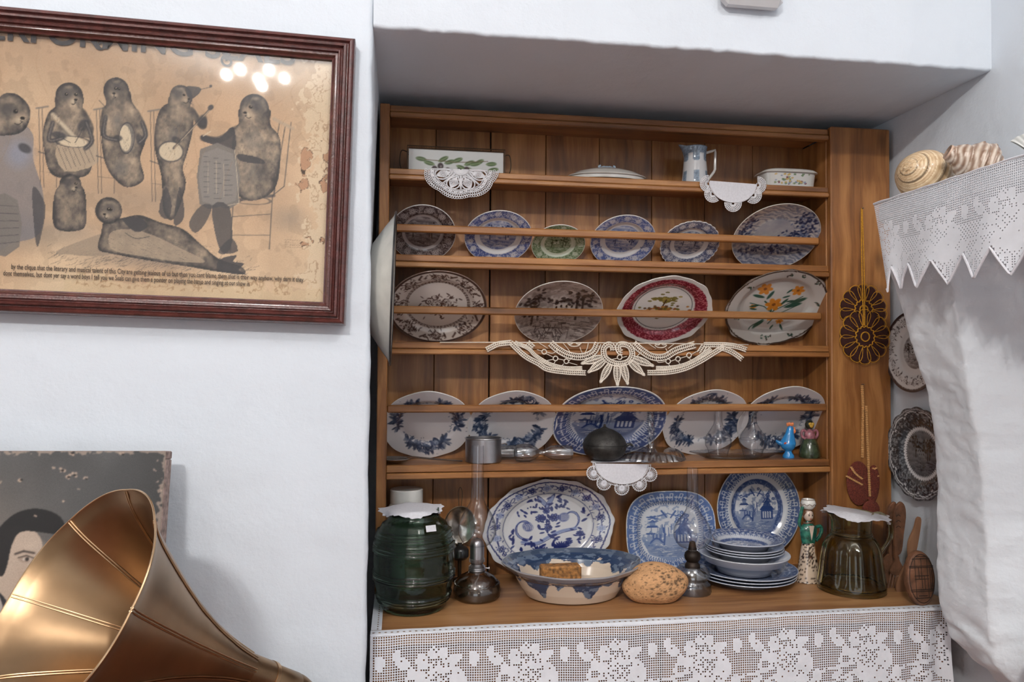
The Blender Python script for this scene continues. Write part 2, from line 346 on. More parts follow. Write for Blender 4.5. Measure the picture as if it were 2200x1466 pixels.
# ------------------------------------------------------------------ the room
NXL, XR, LZ, YW, YD, YB = -.059, 1.319, .661 + CAMZ, 1.5, 1.844, 1.975
def struct(name, V, F, mat, **k): return tag(obj(name, V, F, mat, **k), kind='structure')
def strip_wall(name, prof, ts, axis, wob, jit=()):
    """profile (2-D points) carried along an axis; jit = indices of the points that wobble like hand-laid plaster"""
    rg = np.random.default_rng(3); V = []
    nz = vnoise((len(ts), 3), 60, 5, 4)
    for i, t in enumerate(ts):
        for j, p in enumerate(prof(t)):
            a, b = p
            if j in jit: a += (nz[i, 0] - .5) * wob; b += (nz[i, 1] - .5) * wob
            V.append((a, b, t) if axis == 2 else (t, a, b))
    n = len(prof(ts[0])); F = [tuple(f) for f in grid_faces(len(ts), n, True)] + [tuple(range(n))[::-1], tuple((len(ts) - 1) * n + j for j in range(n))]
    return struct(name, V, F, M['plaster'], ang=50)
def reveal(z):
    k = min(max((2.15 - z) / .9, 0), 1); xb = -.058 - .03 * k
    a = [(NXL - .012 + .012 * math.sin(q), YW + .012 - .012 * math.cos(q)) for q in np.linspace(0, PI / 2, 5)]
    return [(-3.2, YW)] + a + [(xb, 1.80), (-.058 - .034 * k, 2.12), (-.06, 2.2), (-3.2, 2.2)]
strip_wall('wall_back_niche_side', reveal, np.linspace(0, 3.40, 140), 2, .007, (1, 2, 3, 4, 5))
strip_wall('wall_back_lintel', lambda x: [(YW, 3.40)] + [(YW + .008 - .008 * math.cos(q), LZ + .008 - .008 * math.sin(q)) for q in np.linspace(0, PI / 2, 5)] + [(2.12, LZ), (2.2, LZ), (2.2, 3.40)], np.linspace(NXL, XR, 110), 0, .006, (1, 2, 3, 4, 5))
def sbox(name, d, mat=None, b=.002):
    V, F = box_vf(*d, b=b); return struct(name, V, F, mat or M['plaster'], smooth=False)
sbox('wall_right', (XR, XR + .12, -3.5, 2.2, 0, 3.40)); sbox('wall_back_niche', (-.1, XR, 2.12, 2.2, 0, 2.2))
sbox('wall_left', (-3.32, -3.2, -3.5, 2.2, 0, 3.40), M['far']); sbox('wall_front', (-3.3, XR + .1, -3.62, -3.45, 0, 3.40), M['far'])
sbox('floor', (-3.32, XR + .12, -3.62, 2.2, -.1, 0), M['floor']); sbox('ceiling', (-3.32, XR + .12, -3.62, 2.2, 3.40, 3.5), M['ceiling'])

# chimney breast: a lofted plaster column with a mantel ledge on top
hood = thing('chimney_breast', 'whitewashed plaster fireplace hood swelling out of the wall beside the dresser', 'fireplace', (XR, 1.35, 0))
rows = [(590, 1912, 2040), (640, 1930, 2048), (700, 1947, 2060), (760, 1962, 2070), (830, 1988, 2080), (900, 2000, 2092), (960, 2006, 2106), (1040, 2010, 2112), (1150, 2012, 2118), (1290, 2013, 2122), (1340, 2022, 2125), (1370, 2032, 2130), (1400, 2052, 2137), (1420, 2068, 2146), (1440, 2085, 2165), (1466, 2115, 2200), (1500, 2150, 2260)]
zz = np.array([P(2060, r[0], 1.44)[2] for r in rows]); xa = np.array([P(r[1], r[0], 1.5)[0] for r in rows]); xb = np.array([P(r[2], r[0], 1.375)[0] for r in rows])
zs = np.linspace(1.84, zz[-1], 90); V = []
ka = np.interp(zs[::-1], zz[::-1], xa[::-1])[::-1]; kb = np.interp(zs[::-1], zz[::-1], xb[::-1])[::-1]
nz = vnoise((90, 12), 40, 9, 3)
for i, z in enumerate(zs):
    a = (min(ka[i], XR - .01), 1.5); b = (min(kb[i], XR - .004), 1.375); sh = max(0, (zs[i] - 1.02) / .1) if z < 1.1 else 1
    c = (b[0] + .09, b[1] - .030); d = (b[0] + .32, b[1] - .11)
    q = [(XR + .02, 1.512), (a[0] + .012, 1.512)] + [(a[0], 1.500)] + [(a[0] * (1 - t) + b[0] * t, a[1] * (1 - t) + b[1] * t) for t in (.12, .35, .6, .85, .97)] + [(b[0] + .003, b[1] - .006), (c[0], c[1]), (d[0], d[1]), (d[0] + .02, 1.6)]
    for j, (x, y) in enumerate(q): V.append((x + (nz[i, j] - .5) * (.010 if 1 < j < 10 else 0) * (3 if i > 74 and 1 < j < 10 else 1), y, z))
F = [tuple(f) for f in grid_faces(90, 12, True)] + [tuple(89 * 12 + j for j in range(12)), tuple(range(12))[::-1]]
o_ = obj('hood_body', V, F, M['hood'], hood, world=True, ang=32); o_.modifiers.new('s', 'SUBSURF').levels = 1; o_.modifiers['s'].render_levels = 2
dt_ = bpy.data.textures.new('lumps', 'CLOUDS'); dt_.noise_scale = .035
dm = o_.modifiers.new('d', 'DISPLACE'); dm.texture = dt_; dm.strength = .006; dm.mid_level = .5; dm.texture_coords = 'GLOBAL'
MT = .354 + CAMZ - .006; MX = 1.034
box('mantel_shelf', (MX + .004, XR + .02, .80, 1.505, MT - .045, MT), M['hood'], hood, b=.008)
V, F = ellipsoid((1.245, 1.25, 1.5 - .60), (.05, .08, .035), 16, 10); obj('stone_corner', V, F, plain('grey_brown_stone', rgb(132, 122, 106), .8, var=.35, scale=40, bump=.5), hood, world=True)

# pale box fixed on the wall over the niche: only its lower edge shows
a = P(1560, -2, 1.46); b_ = P(1690, 12, 1.46)
tb = thing('wall_box', 'pale plastic box on the wall above the niche, only its lower edge in view', 'box', (a[0], 1.5, b_[2]))
box('housing', (a[0], b_[0], 1.463, 1.5, b_[2] + .001, b_[2] + .15), M['wall_box'], tb, b=.012)

# ------------------------------------------------------------------ the dresser
dr = thing('dresser', 'golden brown wooden plate rack dresser filling the white wall niche', 'dresser', (.62, 1.8, 0))
DXL, DXR, XD = -.0539, 1.304, 1.1305
CT = CAMZ - .5693
seams = [-.052] + [P(x, 500, YB)[0] for x in (935, 1053, 1172, 1287, 1400, 1514, 1617)] + [XD + .003]
for i in range(len(seams) - 1):
    g0 = .0007 if i != 2 else .002; g1 = .0007 if i != 1 else .002
    box('plank', (seams[i] + g0, seams[i + 1] - g1, YB + random.uniform(-.0012, .0012), YB + .016, CT - .01, CAMZ + .622), M['woodz'], dr, b=.001)
box('back_batten', (-.05, DXR, YB + .016, YB + .03, CT, CAMZ + .622), M['dark'], dr)
box('side_panel', (DXL, DXL + .024, YD - .002, YB + .02, CT, CAMZ + .625), M['woodz'], dr, b=.002)
box('side_panel', (XD, XD + .022, YD + .012, YB + .02, CT, CAMZ + .605), M['woodz'], dr, b=.002)
box('front_stile', (XD + .001, DXR, YD - .010, YD + .010, CT, CAMZ + .628), M['woodz'], dr, b=.003)
box('side_panel', (DXR - .022, DXR, YD + .010, YB + .02, CT, CAMZ + .605), M['woodz'], dr, b=.002)
def shelf(zt, zb, x0=DXL + .024, x1=XD + .0005, nm='shelf_board'):
    mid = zb + (zt - zb) * .45
    box(nm, (x0, x1, YD + .001, YB, CAMZ + mid + .0006, CAMZ + zt), M['woodx'], dr, b=.0018)
    box('edge_batten', (x0, x1, YD - .004, YD + .02, CAMZ + zb, CAMZ + mid - .0006), M['woodx'], dr, b=.0025)
    return CAMZ + zt
shelf(.6225, .5925, nm='top_board')
S1 = shelf(.4666, .4388); S2 = shelf(.2553, .2244); S3 = shelf(.0410, .0108); S4 = shelf(-.2600, -.2937)
for py, gy in ((495.5, 1.888), (664.5, 1.878), (869.5, 1.854)):
    gz = P(1300, py, gy)[2]; box('guard_rail', (DXL + .024, XD, gy, gy + .017, gz - .019, gz), M['woodx'], dr, b=.003)
box('counter_board', (DXL + .0015, DXR - .002, 1.58, YB + .02, CT - .028, CT), M['woodc'], dr, b=.003)
box('cabinet_side', (DXL, DXL + .02, 1.600, YB, .06, CT - .029), M['woodz'], dr); box('cabinet_side', (1.246, 1.266, 1.600, YB, .06, CT - .029), M['woodz'], dr)
box('cabinet_back', (DXL + .021, 1.245, YB - .03, YB - .01, .06, CT - .03), M['woodz'], dr)
for a, b_ in ((DXL, DXL + .05), (.58, .63), (1.216, 1.266)): box('cabinet_stile', (a, b_, 1.596, 1.614, .06, CT - .029), M['woodz'], dr)
for a, b_ in ((DXL + .051, .579), (.631, 1.215)):
    d_ = box('door', (a, b_, 1.604, 1.618, .12, CT - .032), M['woodz'], dr, b=.004)
    x = .55 if a < 0 else .66; V, F = lathe([(0, .018), (.011, .016), (.012, .008), (.006, .0), (.006, -.004)], 20); V = V @ rotm('X', PI / 2).T + np.array([x, 1.603, .6])
    obj('knob', V - np.array(dr.location), F, M['brass'], d_)
box('plinth', (DXL, 1.266, 1.61, YB, 0, .06), M['woodx'], dr)

# ------------------------------------------------------------------ framed print
RO = .0245; EX = np.array([math.cos(RO), 0, -math.sin(RO)]); EY = np.array([math.sin(RO), 0, math.cos(RO)])
FWD, FH = .98, .557; FC = np.array([-.0985, 1.455, .3420 + CAMZ]) - EX * FWD / 2
pic = thing('framed_poster', 'old seal band poster in a reeded red-brown frame under glass on the wall', 'framed poster', (FC[0], 1.497, FC[2]), rot=(PI / 2, RO, 0))
def frame_bars(Wd, Hd, prof, mat, parent, name):
    cs = [(-Wd / 2, -Hd / 2), (Wd / 2, -Hd / 2), (Wd / 2, Hd / 2), (-Wd / 2, Hd / 2)]
    for i in range(4):
        a = np.array(cs[i]); b = np.array(cs[(i + 1) % 4]); t = (b - a) / np.linalg.norm(b - a); n = np.array([-t[1], t[0]]); V = []
        L_ = np.linalg.norm(b - a)
        for s in (0, 1):
            for d, h in prof:
                q = (a if s == 0 else b) + n * d + t * d * (1 if s == 0 else -1); V.append((q[0], q[1], h))
        k = len(prof); F = [(j, j + k, (j + 1) % k + k, (j + 1) % k) for j in range(k)] + [tuple(range(k)), tuple(range(2 * k - 1, k - 1, -1))]
        obj(name, V, F, mat, parent, ang=50)
prof = [(0, 0)]
pts = [(0, .030), (.003, .037), (.009, .039), (.0115, .034), (.0135, .0335), (.016, .040), (.020, .041), (.0225, .035), (.0245, .034), (.027, .037), (.030, .036), (.0315, .031), (.0335, .0305), (.0365, .031), (.039, .026), (.043, .024), (.043, .014)]
for i in range(len(pts) - 1):
    for t in (0, .5): prof.append((pts[i][0] * (1 - t) + pts[i + 1][0] * t, pts[i][1] * (1 - t) + pts[i + 1][1] * t))
prof += [pts[-1], (.030, .0)]
frame_bars(FWD, FH, prof, M['framew'], pic, 'frame_bar')
V, F = box_vf(-FWD / 2 + .036, FWD / 2 - .036, -FH / 2 + .036, FH / 2 - .036, .0175, .0190, b=.0003); obj('glass_pane', V, F, M['pane'], pic, smooth=False)
V, F = box_vf(-FWD / 2 + .03, FWD / 2 - .03, -FH / 2 + .03, FH / 2 - .03, .002, .008, b=.0003); obj('backing_board', V, F, M['dark'], pic, smooth=False)
def LP(px, py):
    d = P(px, py, 1.482) - FC - np.array([0, .03, 0]); return (float(d @ EX), float(d @ EY))
PXS = abs(LP(101, 300)[0] - LP(100, 300)[0])
cv = CV(1000, 620, (-.20, .455, -.245, .245), rgb(194, 168, 140))
n1 = vnoise((620, 1000), 6, 1, 4)[..., None]; n2 = vnoise((620, 1000), 26, 2, 3)[..., None]; n3 = vnoise((620, 1000), 3, 8, 2)[..., None]
cv.a = cv.a * (.90 + .18 * n1) + (rgb(222, 204, 176) - rgb(194, 168, 140)) * np.clip((n3 - .35) * 2, 0, 1)
cv.a = np.where((n2 > .60), cv.a * .95, cv.a)
yy = cv.Y[:, None, None]; cv.a = cv.a * np.array([1, .965, .93]) * (1 - .10 * np.clip((yy - .06) / .16, 0, 1))
INK = rgb(60, 60, 64); MID = rgb(118, 112, 106); LT = rgb(176, 156, 132); HI = rgb(206, 188, 160)
def pe(px, py, rx, ry, col, ang=0, a=.9, soft=.35): x, y = LP(px, py); cv.ell(x, y, rx * PXS, ry * PXS, col, -ang, a, soft)
def pp(pts, col, a=.9): cv.poly([LP(*q) for q in pts], col, a)
def blur(m_, k):
    for ax in (0, 1):
        c_ = np.cumsum(np.pad(m_, [(k + 1, k) if a == ax else (0, 0) for a in (0, 1)], 'edge'), axis=ax); n_ = m_.shape[ax]
        m_ = (np.take(c_, range(2 * k + 1, 2 * k + 1 + n_), ax) - np.take(c_, range(0, n_), ax)) / (2 * k + 1)
    return m_
FURN = vnoise((620, 1000), 110, 51, 3); FOLD = vnoise((620, 1000), 24, 52, 3)
def body(pts, n=5, dark=1., a=.93, head=None, arms=()):
    t_ = CV(1000, 620, cv.e, (0, 0, 0)); t_.poly([LP(*q[:2]) for q in spline(pts, n, True)], (1, 1, 1))
    if head:
        x, y, r = head; W_ = (1, 1, 1); u, v = LP(x, y); t_.ell(u, v, r * PXS, r * 1.05 * PXS, W_, 0, 1, .01); bx = sum(q[0] for q in pts) / len(pts)
        t_.poly([LP(*q[:2]) for q in spline([(x - r * .9, y), (x + r * .9, y), (x + r * .98 + (bx - x) * .3, y + r * .9), (x + r * 1.25 + (bx - x) * .6, y + r * 1.7), (bx + r * .9, y + r * 2.4), (bx - r * .9, y + r * 2.4), (x - r * 1.25 + (bx - x) * .6, y + r * 1.7), (x - r * .98 + (bx - x) * .3, y + r * .9)], 4, True)], W_)
    for q in arms: t_.line([LP(*k[:2]) for k in spline([(*k, 0) for k in q], 5)], 13 * PXS, (1, 1, 1))
    m_ = t_.a[:, :, 0]; b1 = blur(blur(m_, 9), 9); b2 = blur(m_, 2)
    v = np.clip((b1 - .62) * 1.9, 0, 1) * .62 + (FOLD - .5) * .95 + (FURN - .5) * .55 + .12; v = np.clip(v, 0, 1) ** 1.1; v = np.where(b2 < .75, v * .35, v)[..., None]
    col_ = INK * .82 * dark * (1 - v) + LT * 1.04 * v; w_ = (m_ * a)[..., None]; cv.a = cv.a * (1 - w_) + col_ * w_
def pl(pts, wd, col, a=.9): cv.line([LP(*q) for q in pts], wd * PXS, col, a)
def ps(pts, col, a=.9, n=5): cv.poly([LP(*q[:2]) for q in spline(pts, n, True)], col, a)
def psl(pts, wd, col, a=.9): cv.line([LP(*q[:2]) for q in spline(pts, 5)], wd * PXS, col, a)
# haze of the drawn background, rug and shadows
for q in ((300, 430, 300, 60, .25), (620, 470, 60, 40, .3), (60, 500, 150, 60, .4), (330, 560, 230, 26, .45), (160, 500, 90, 40, .3)): pe(q[0], q[1], q[2], q[3], MID, 0, q[4], .9)
for i in range(220):
    x = random.uniform(110, 560); y = 548 + (x - 110) * .075 + random.gauss(0, 12); pl([(x, y), (x + random.uniform(-14, -4), y + random.uniform(2, 7))], .9, INK, .5)
def chair(x, y, w_, h, side=1):
    for dx in (0, w_ * .18): pl([(x + dx * side, y), (x + (dx + 4) * side, y + h)], 1.6, INK, .65)
    pl([(x - 5 * side, y), (x + w_ * .5 * side, y - 4)], 4, MID, .8); pl([(x, y + h * .55), (x + w_ * side, y + h * .62)], 3, INK, .6)
    pl([(x + w_ * side, y + h * .62), (x + w_ * .95 * side, y + h)], 1.8, INK, .6); pl([(x + 3 * side, y + h * .8), (x + w_ * side, y + h * .82)], 1.2, INK, .5)
def fur(pts_box, k, a0, a1, col, a=.4):
    x0, y0, x1, y1 = pts_box
    for i in range(k):
        x = random.uniform(x0, x1); y = random.uniform(y0, y1); t = random.uniform(a0, a1); l = random.uniform(4, 10); pl([(x, y), (x + l * math.cos(t), y + l * math.sin(t))], .8, col, a)
def seal_head(x, y, r, look, a=.92):
    pe(x + look * r * .45, y + r * .28, r * .58, r * .46, LT, 0, .55, .8); pe(x + look * r * .62, y + r * .40, r * .34, r * .26, HI, 0, .5, .7); pe(x - look * r * .35, y - r * .15, r * .6, r * .7, INK, 0, .6, .7)
    pe(x + look * r * .90, y + r * .28, r * .15, r * .11, INK * .4, 0, .95, .3); psl([(x + look * r * .9, y + r * .45), (x + look * r * .6, y + r * .62), (x + look * r * .3, y + r * .56)], 1.5, INK * .6, .9)
    for e_ in ((.36, -.08), (.36 - .62, -.10)):
        if abs(look) < .6 or e_[0] > 0: pe(x + look * r * e_[0] + (0 if abs(look) > .6 else (r * .28 if e_[0] > 0 else -r * .1)), y + r * e_[1], r * .15, r * .13, INK * .35, 0, .98, .25); pe(x + look * r * e_[0] + (0 if abs(look) > .6 else (r * .28 if e_[0] > 0 else -r * .1)) + r * .04, y + r * (e_[1] - .04), r * .04, r * .04, HI, 0, .9, .3)
    pe(x - look * r * .1, y - r * .62, r * .42, r * .18, LT, -.2, .45, .8)
    for k in range(6): pl([(x + look * r * .7, y + r * .42), (x + look * r * (1.25 + .05 * k), y + r * (.22 + .14 * k))], .7, INK, .6)
# drummer
chair(82, 232, 40, 170); body([(120, 228), (170, 225), (192, 270), (200, 320), (190, 372), (150, 382), (108, 372), (92, 310), (96, 258)], head=(148, 205, 30), arms=(((176, 240), (192, 275), (180, 300)), ((110, 245), (100, 285), (125, 296)))); pe(135, 300, 22, 50, MID, .2, .6, .8)
seal_head(148, 205, 30, .5); pl([(112, 245), (165, 300)], 9, HI, .8); ps([(120, 312), (190, 296), (210, 348), (138, 368)], LT, .95, 3); pe(155, 304, 37, 13, HI, .15, .95, .1); cv.ring(*LP(155, 304), 37 * PXS, 13 * PXS, 1.6 * PXS, INK, .8)
for k in range(7): pl([(122 + k * 11, 314 + (k % 2) * 3), (142 + k * 10, 364 - k * 3)], 1.1, INK, .7)
pl([(160, 306), (188, 256)], 1.5, INK); pl([(150, 306), (118, 288)], 1.5, INK); pe(178, 268, 13, 20, INK, .6, .8); pe(125, 290, 20, 10, INK, .2, .8)
# tambourine player
chair(206, 235, 40, 180); body([(226, 225), (280, 225), (306, 268), (312, 300), (300, 340), (308, 385), (272, 402), (240, 378), (222, 340), (216, 280)], head=(249, 192, 28), arms=(((290, 240), (308, 280), (300, 306)), ((226, 235), (222, 280), (250, 298)))); pe(258, 360, 22, 30, MID, .4, .7, .8); pe(250, 260, 16, 30, MID, 0, .6, .8)
seal_head(249, 192, 28, -.2); pe(272, 296, 18, 38, MID, -.1, .95, .1); pe(268, 296, 14, 33, HI, -.1, .95, .1); cv.ring(*LP(271, 296), 17 * PXS, 37 * PXS, 1.4 * PXS, INK, .9)
pe(300, 300, 10, 18, INK, -.5, .8); pe(252, 296, 12, 9, INK, 0, .8); pl([(212, 215), (228, 232)], 1.4, INK)
for q in ([(226, 250), (222, 290), (250, 300)], [(304, 262), (312, 290), (298, 306)], [(112, 262), (104, 300), (132, 296)], [(184, 262), (196, 300), (182, 318)]): psl(q, 9, INK, .8); psl(q, 3, MID, .7)
# banjo player
chair(322, 238, 40, 195); body([(352, 225), (400, 220), (415, 262), (404, 320), (392, 360), (398, 400), (372, 470), (350, 452), (346, 380), (332, 320), (334, 262)], head=(388, 205, 25), arms=(((410, 235), (434, 270), (436, 252)), ((352, 240), (346, 285), (376, 302)))); pe(372, 300, 22, 60, MID, .15, .55, .8)
seal_head(388, 205, 25, .75); ps([(396, 186), (426, 186), (430, 196), (408, 212)], INK, .8, 3); pl([(426, 192), (452, 186)], 1.3, INK); pe(452, 184, 4, 4, INK)
pe(366, 325, 31, 27, INK, 0, .8, .1); pe(366, 325, 28, 24, HI, 0, .95, .1); pl([(372, 318), (448, 236)], 4.5, INK); pl([(374, 317), (449, 236)], 2.2, LT); pe(452, 230, 7, 9, INK, .7); pe(378, 300, 13, 9, INK, .4, .85); pe(434, 262, 13, 16, INK, .2, .85)
ps([(355, 400), (368, 440), (360, 470), (340, 455)], INK, .75, 3); ps([(385, 400), (395, 450), (390, 475), (372, 480)], INK, .75, 3)
# newspaper reader
for q in ([(625, 262), (610, 400), (585, 420), (578, 535)], [(600, 262), (590, 330), (588, 415)], [(520, 430), (500, 440), (494, 540)], [(612, 272), (588, 418)]): pl(q, 2.2, INK, .75)
pl([(588, 255), (628, 275)], 8, LT, .9); pl([(500, 430), (588, 420)], 7, INK, .75); pl([(500, 465), (580, 460)], 1.8, INK, .7); pl([(498, 505), (578, 505)], 1.8, INK, .6); cv.ring(*LP(540, 430), 44 * PXS, 10 * PXS, 1.6 * PXS, INK, .6)
body([(512, 265), (560, 262), (598, 290), (602, 345), (590, 405), (550, 430), (512, 420), (500, 370), (498, 310)], head=(546, 232, 34), arms=(((508, 276), (470, 300), (436, 296)), ((580, 300), (560, 345), (512, 336)))); pe(545, 300, 30, 34, MID, 0, .6, .9); pe(545, 370, 36, 40, MID, 0, .5, .9); pe(548, 300, 16, 16, LT, 0, .5, .9)
seal_head(546, 232, 34, -.65); ps([(500, 272), (470, 296), (434, 290), (434, 302), (472, 314), (505, 320)], INK, .85, 4); pl([(436, 292), (452, 282)], 2.4, HI)
ps([(430, 320), (504, 322), (512, 436), (470, 444), (428, 438)], MID, .96, 2); ps([(434, 330), (500, 330), (506, 430), (434, 432)], rgb(134, 128, 122), .9, 2)
for k in range(26): pl([(437 + (k % 3) * 22, 336 + k * 3.6), (437 + (k % 3) * 22 + random.uniform(8, 18), 336 + k * 3.6)], 1.5, INK, .6)
for x, y, w_ in ((446, 345, 6), (464, 345, 10), (480, 352, 8)): pl([(x, y), (x, y + 70)], w_ * .2, HI, .5)
pl([(504, 322), (513, 436), (470, 445)], 1.4, HI, .8); ps([(512, 330), (560, 340), (566, 352), (516, 345)], INK, .9, 3)
ps([(455, 442), (492, 444), (498, 520), (482, 545), (466, 520)], INK, .78, 3); ps([(430, 442), (455, 442), (440, 480), (418, 500), (405, 478)], INK, .7, 3); ps([(476, 528), (498, 512), (510, 540), (470, 545)], INK, .75, 3)
# pup and accordion seal at the edge
body([(125, 400), (175, 400), (184, 450), (176, 492), (120, 492), (112, 450)], head=(150, 396, 24), arms=()); pe(142, 450, 22, 36, LT, 0, .55, .8); seal_head(150, 396, 24, .6, .85); fur((115, 420, 180, 490), 60, 1.2, 1.9, INK)
ps([(-20, 270), (40, 262), (70, 290), (70, 340), (92, 420), (84, 500), (30, 520), (-20, 520)], rgb(104, 108, 120), .6); pe(40, 330, 40, 46, rgb(138, 142, 158), .2, .7, .7); body([(-20, 250), (0, 205), (30, 200), (58, 222), (64, 250), (50, 280), (20, 290), (-20, 285)]); seal_head(22, 242, 40, .7); ps([(-20, 425), (36, 430), (40, 530), (-20, 545)], MID, .9, 2)
for k in range(6): pl([(-18, 440 + k * 17), (38, 444 + k * 15)], 1.4, INK, .6)
pe(52, 318, 18, 12, INK, .5, .8); ps([(70, 400), (96, 440), (88, 500), (78, 530), (70, 470)], INK, .7, 4)
# lying seal on the rug
ps([(206, 505), (240, 498), (300, 520), (230, 548), (160, 548), (120, 540)], rgb(150, 134, 116), .8); body([(224, 474), (262, 468), (300, 462), (345, 478), (392, 492), (430, 524), (470, 556), (516, 572), (524, 588), (470, 584), (400, 572), (320, 560), (240, 545), (210, 535), (216, 500)])
ps([(236, 500), (280, 492), (330, 506), (380, 530), (440, 562), (380, 562), (300, 550), (240, 536)], LT, .72); ps([(262, 470), (300, 468), (316, 486), (290, 498)], INK, .9); body([(232 + 29 * math.cos(q), 452 + 29 * math.sin(q)) for q in np.linspace(0, 2 * PI, 12, endpoint=False)], 3); seal_head(232, 452, 28, -.35)
ps([(470, 558), (508, 548), (500, 562), (524, 566), (512, 580), (528, 590), (470, 582)], INK, .85, 3); fur((230, 495, 460, 560), 130, .2, .5, INK, .35); psl([(268, 500), (290, 512), (320, 508)], 1.5, INK)
for bx in ((104, 240, 196, 370), (225, 235, 305, 390), (340, 240, 405, 400), (505, 270, 596, 420)): fur(bx, 70, 1.0, 2.2, INK * .8, .35)
for bx in ((104, 240, 196, 370), (225, 235, 305, 390), (340, 240, 405, 400), (505, 270, 596, 420)): fur(bx, 40, 1.0, 2.2, LT, .3)
for k in range(4):
    for j in range(7): pl([(612 + j * 5, 515 + k * 5 + j * .4), (615 + j * 5, 513 + k * 5 + j * .4 + random.random() * 3)], .9, rgb(104, 88, 76), .6)
# water stains, worn and torn margin
for i in range(26):
    x = random.uniform(-.19, .42); y = random.uniform(.02, .22); cv.line(spline([(x, y, 0), (x + random.uniform(-.03, .03), y - .03, 0), (x + random.uniform(-.03, .03), y - .08, 0)], 5)[:, :2], .0012, rgb(146, 112, 80), .22)
ux = cv.X[None, :]; uy = cv.Y[:, None]; nn = vnoise((620, 1000), 40, 31, 4); big = vnoise((620, 1000), 12, 33, 3)
torn = (ux > .455 - .038 - (nn - .42) * .10 - (big - .5) * .05 * (np.abs(uy - .0) < .12)); cv.a[torn] = cv.a[torn] * .25 + rgb(214, 194, 164) * .75
edge = torn & (nn > .57) & (nn < .62); cv.a[edge] = rgb(178, 150, 120)
patch = (ux > .385) & (big > .57) & (nn > .50) & (uy < .08); cv.a[patch] = rgb(180, 138, 106)
rim_ = (ux > .385) & (uy < .08) & (((nn > .50) & (nn < .515) & (big > .57)) | ((big > .57) & (big < .578) & (nn > .5))); cv.a[rim_] = rgb(70, 50, 36)
bot = (uy < -.207 + (nn - .5) * .06) & (ux > -.02); cv.a[bot] = cv.a[bot] * .4 + np.array(rgb(206, 182, 146)) * .6
mark = (uy < -.19) & (uy > -.225) & (nn > .55) & (nn < .60) & (ux > .0); cv.a[mark] = rgb(176, 146, 112)
xs = np.concatenate([np.linspace(-.454, -.20, 14)[:-1], np.linspace(-.20, .454, 470)]); ys = np.linspace(-.238, .238, 340)
X, Y = np.meshgrid(xs, ys); col = cv.sample(X, Y); wav = (vnoise(X.shape, 10, 77, 3) - .5) * .0032
obj('poster_sheet', np.stack([X, Y, .0125 + wav], -1), grid_faces(len(ys), len(xs)), M['paper'], pic, col=col.reshape(-1, 3), ang=0)
def text(s, loc, size, mat, parent, name, off=0., rz=0, sx=1., space=1., fit=None):
    c = bpy.data.curves.new(name, 'FONT'); c.body = s; c.size = size; c.offset = off; c.extrude = .00005; c.resolution_u = 4; c.space_character = space; c.materials.append(mat) if mat else None
    t_ = bpy.data.objects.new(name, c); me = bpy.data.meshes.new_from_object(t_); bpy.data.objects.remove(t_); me.name = name
    o = bpy.data.objects.new(name, me); C.objects.link(o); o.parent = parent; o.location = loc; o.rotation_euler = (0, 0, rz); w_ = o.dimensions.x if False else max(v.co.x for v in me.vertices)
    if fit: sx = fit / w_
    o.scale = (sx, 1, 1)
    if fit: o.location.x = loc[0] - fit
    return o
M['ink'] = plain('faded_poster_ink', rgb(62, 60, 62), .8, var=.2, scale=90)
M['ink2'] = plain('thin_poster_ink', rgb(78, 66, 58), .85, var=.2, scale=90)
ZT = .0150
bl = LP(634, 139)
S_T = 'PERFORMING SEALS'; rts = []
for i in range(1, len(S_T) + 1):
    q = text(S_T[:i], (0, 0, 0), .060, None, None, 'probe', off=.0012); rts.append(max(v.co.x for v in q.data.vertices)); bpy.data.objects.remove(q)
kx = PXS * 735 / rts[-1]
for i, ch in enumerate(S_T):
    if ch == ' ': continue
    q = text(ch, (0, 0, 0), .060, M['ink'], pic, 'title_letter', off=.0012); mx_ = max(v.co.x for v in q.data.vertices); q.scale = (kx, 1, 1); q.location = (bl[0] - PXS * 735 + (rts[i] - mx_) * kx, bl[1], ZT)
for px, py, k in ((216, 92, 1), (488, 128, 1)):   # curled tails under the G and the A
    x, y = LP(px, py); t = np.linspace(0, 2.6 * PI, 40); r_ = .0135 * (1 - t / (3.1 * PI)); sp = np.stack([x + .001 + r_ * np.cos(t + 1.2), y - .003 + r_ * np.sin(t + 1.2) * 1.0, np.full(40, ZT)], -1)
    sp = np.concatenate([spline([(x - .012, y + .022, ZT), (x - .008, y + .012, ZT), tuple(sp[0])], 6)[:-1], sp]); V, F = tube(sp, .0021, 4, flat=.1); obj('title_flourish', V, F, M['ink'], pic)
t1 = LP(652, 606); t2 = LP(536, 611)
text('by the clique that the literary and musical talent of this City are getting jealous of us but then you cant blame them that is their way anyhow, why darn it they', (t1[0], t1[1], ZT), .0135, M['ink2'], pic, 'caption_lettering', fit=PXS * 655, off=.0001)
text('dont themselves, but dont yer say a word boys I tell you we Seals can give them a pointer on playing the banjo and singing at our show in', (t2[0], t2[1] - .0035, ZT), .0135, M['ink2'], pic, 'caption_lettering', fit=PXS * 545, off=.0001)

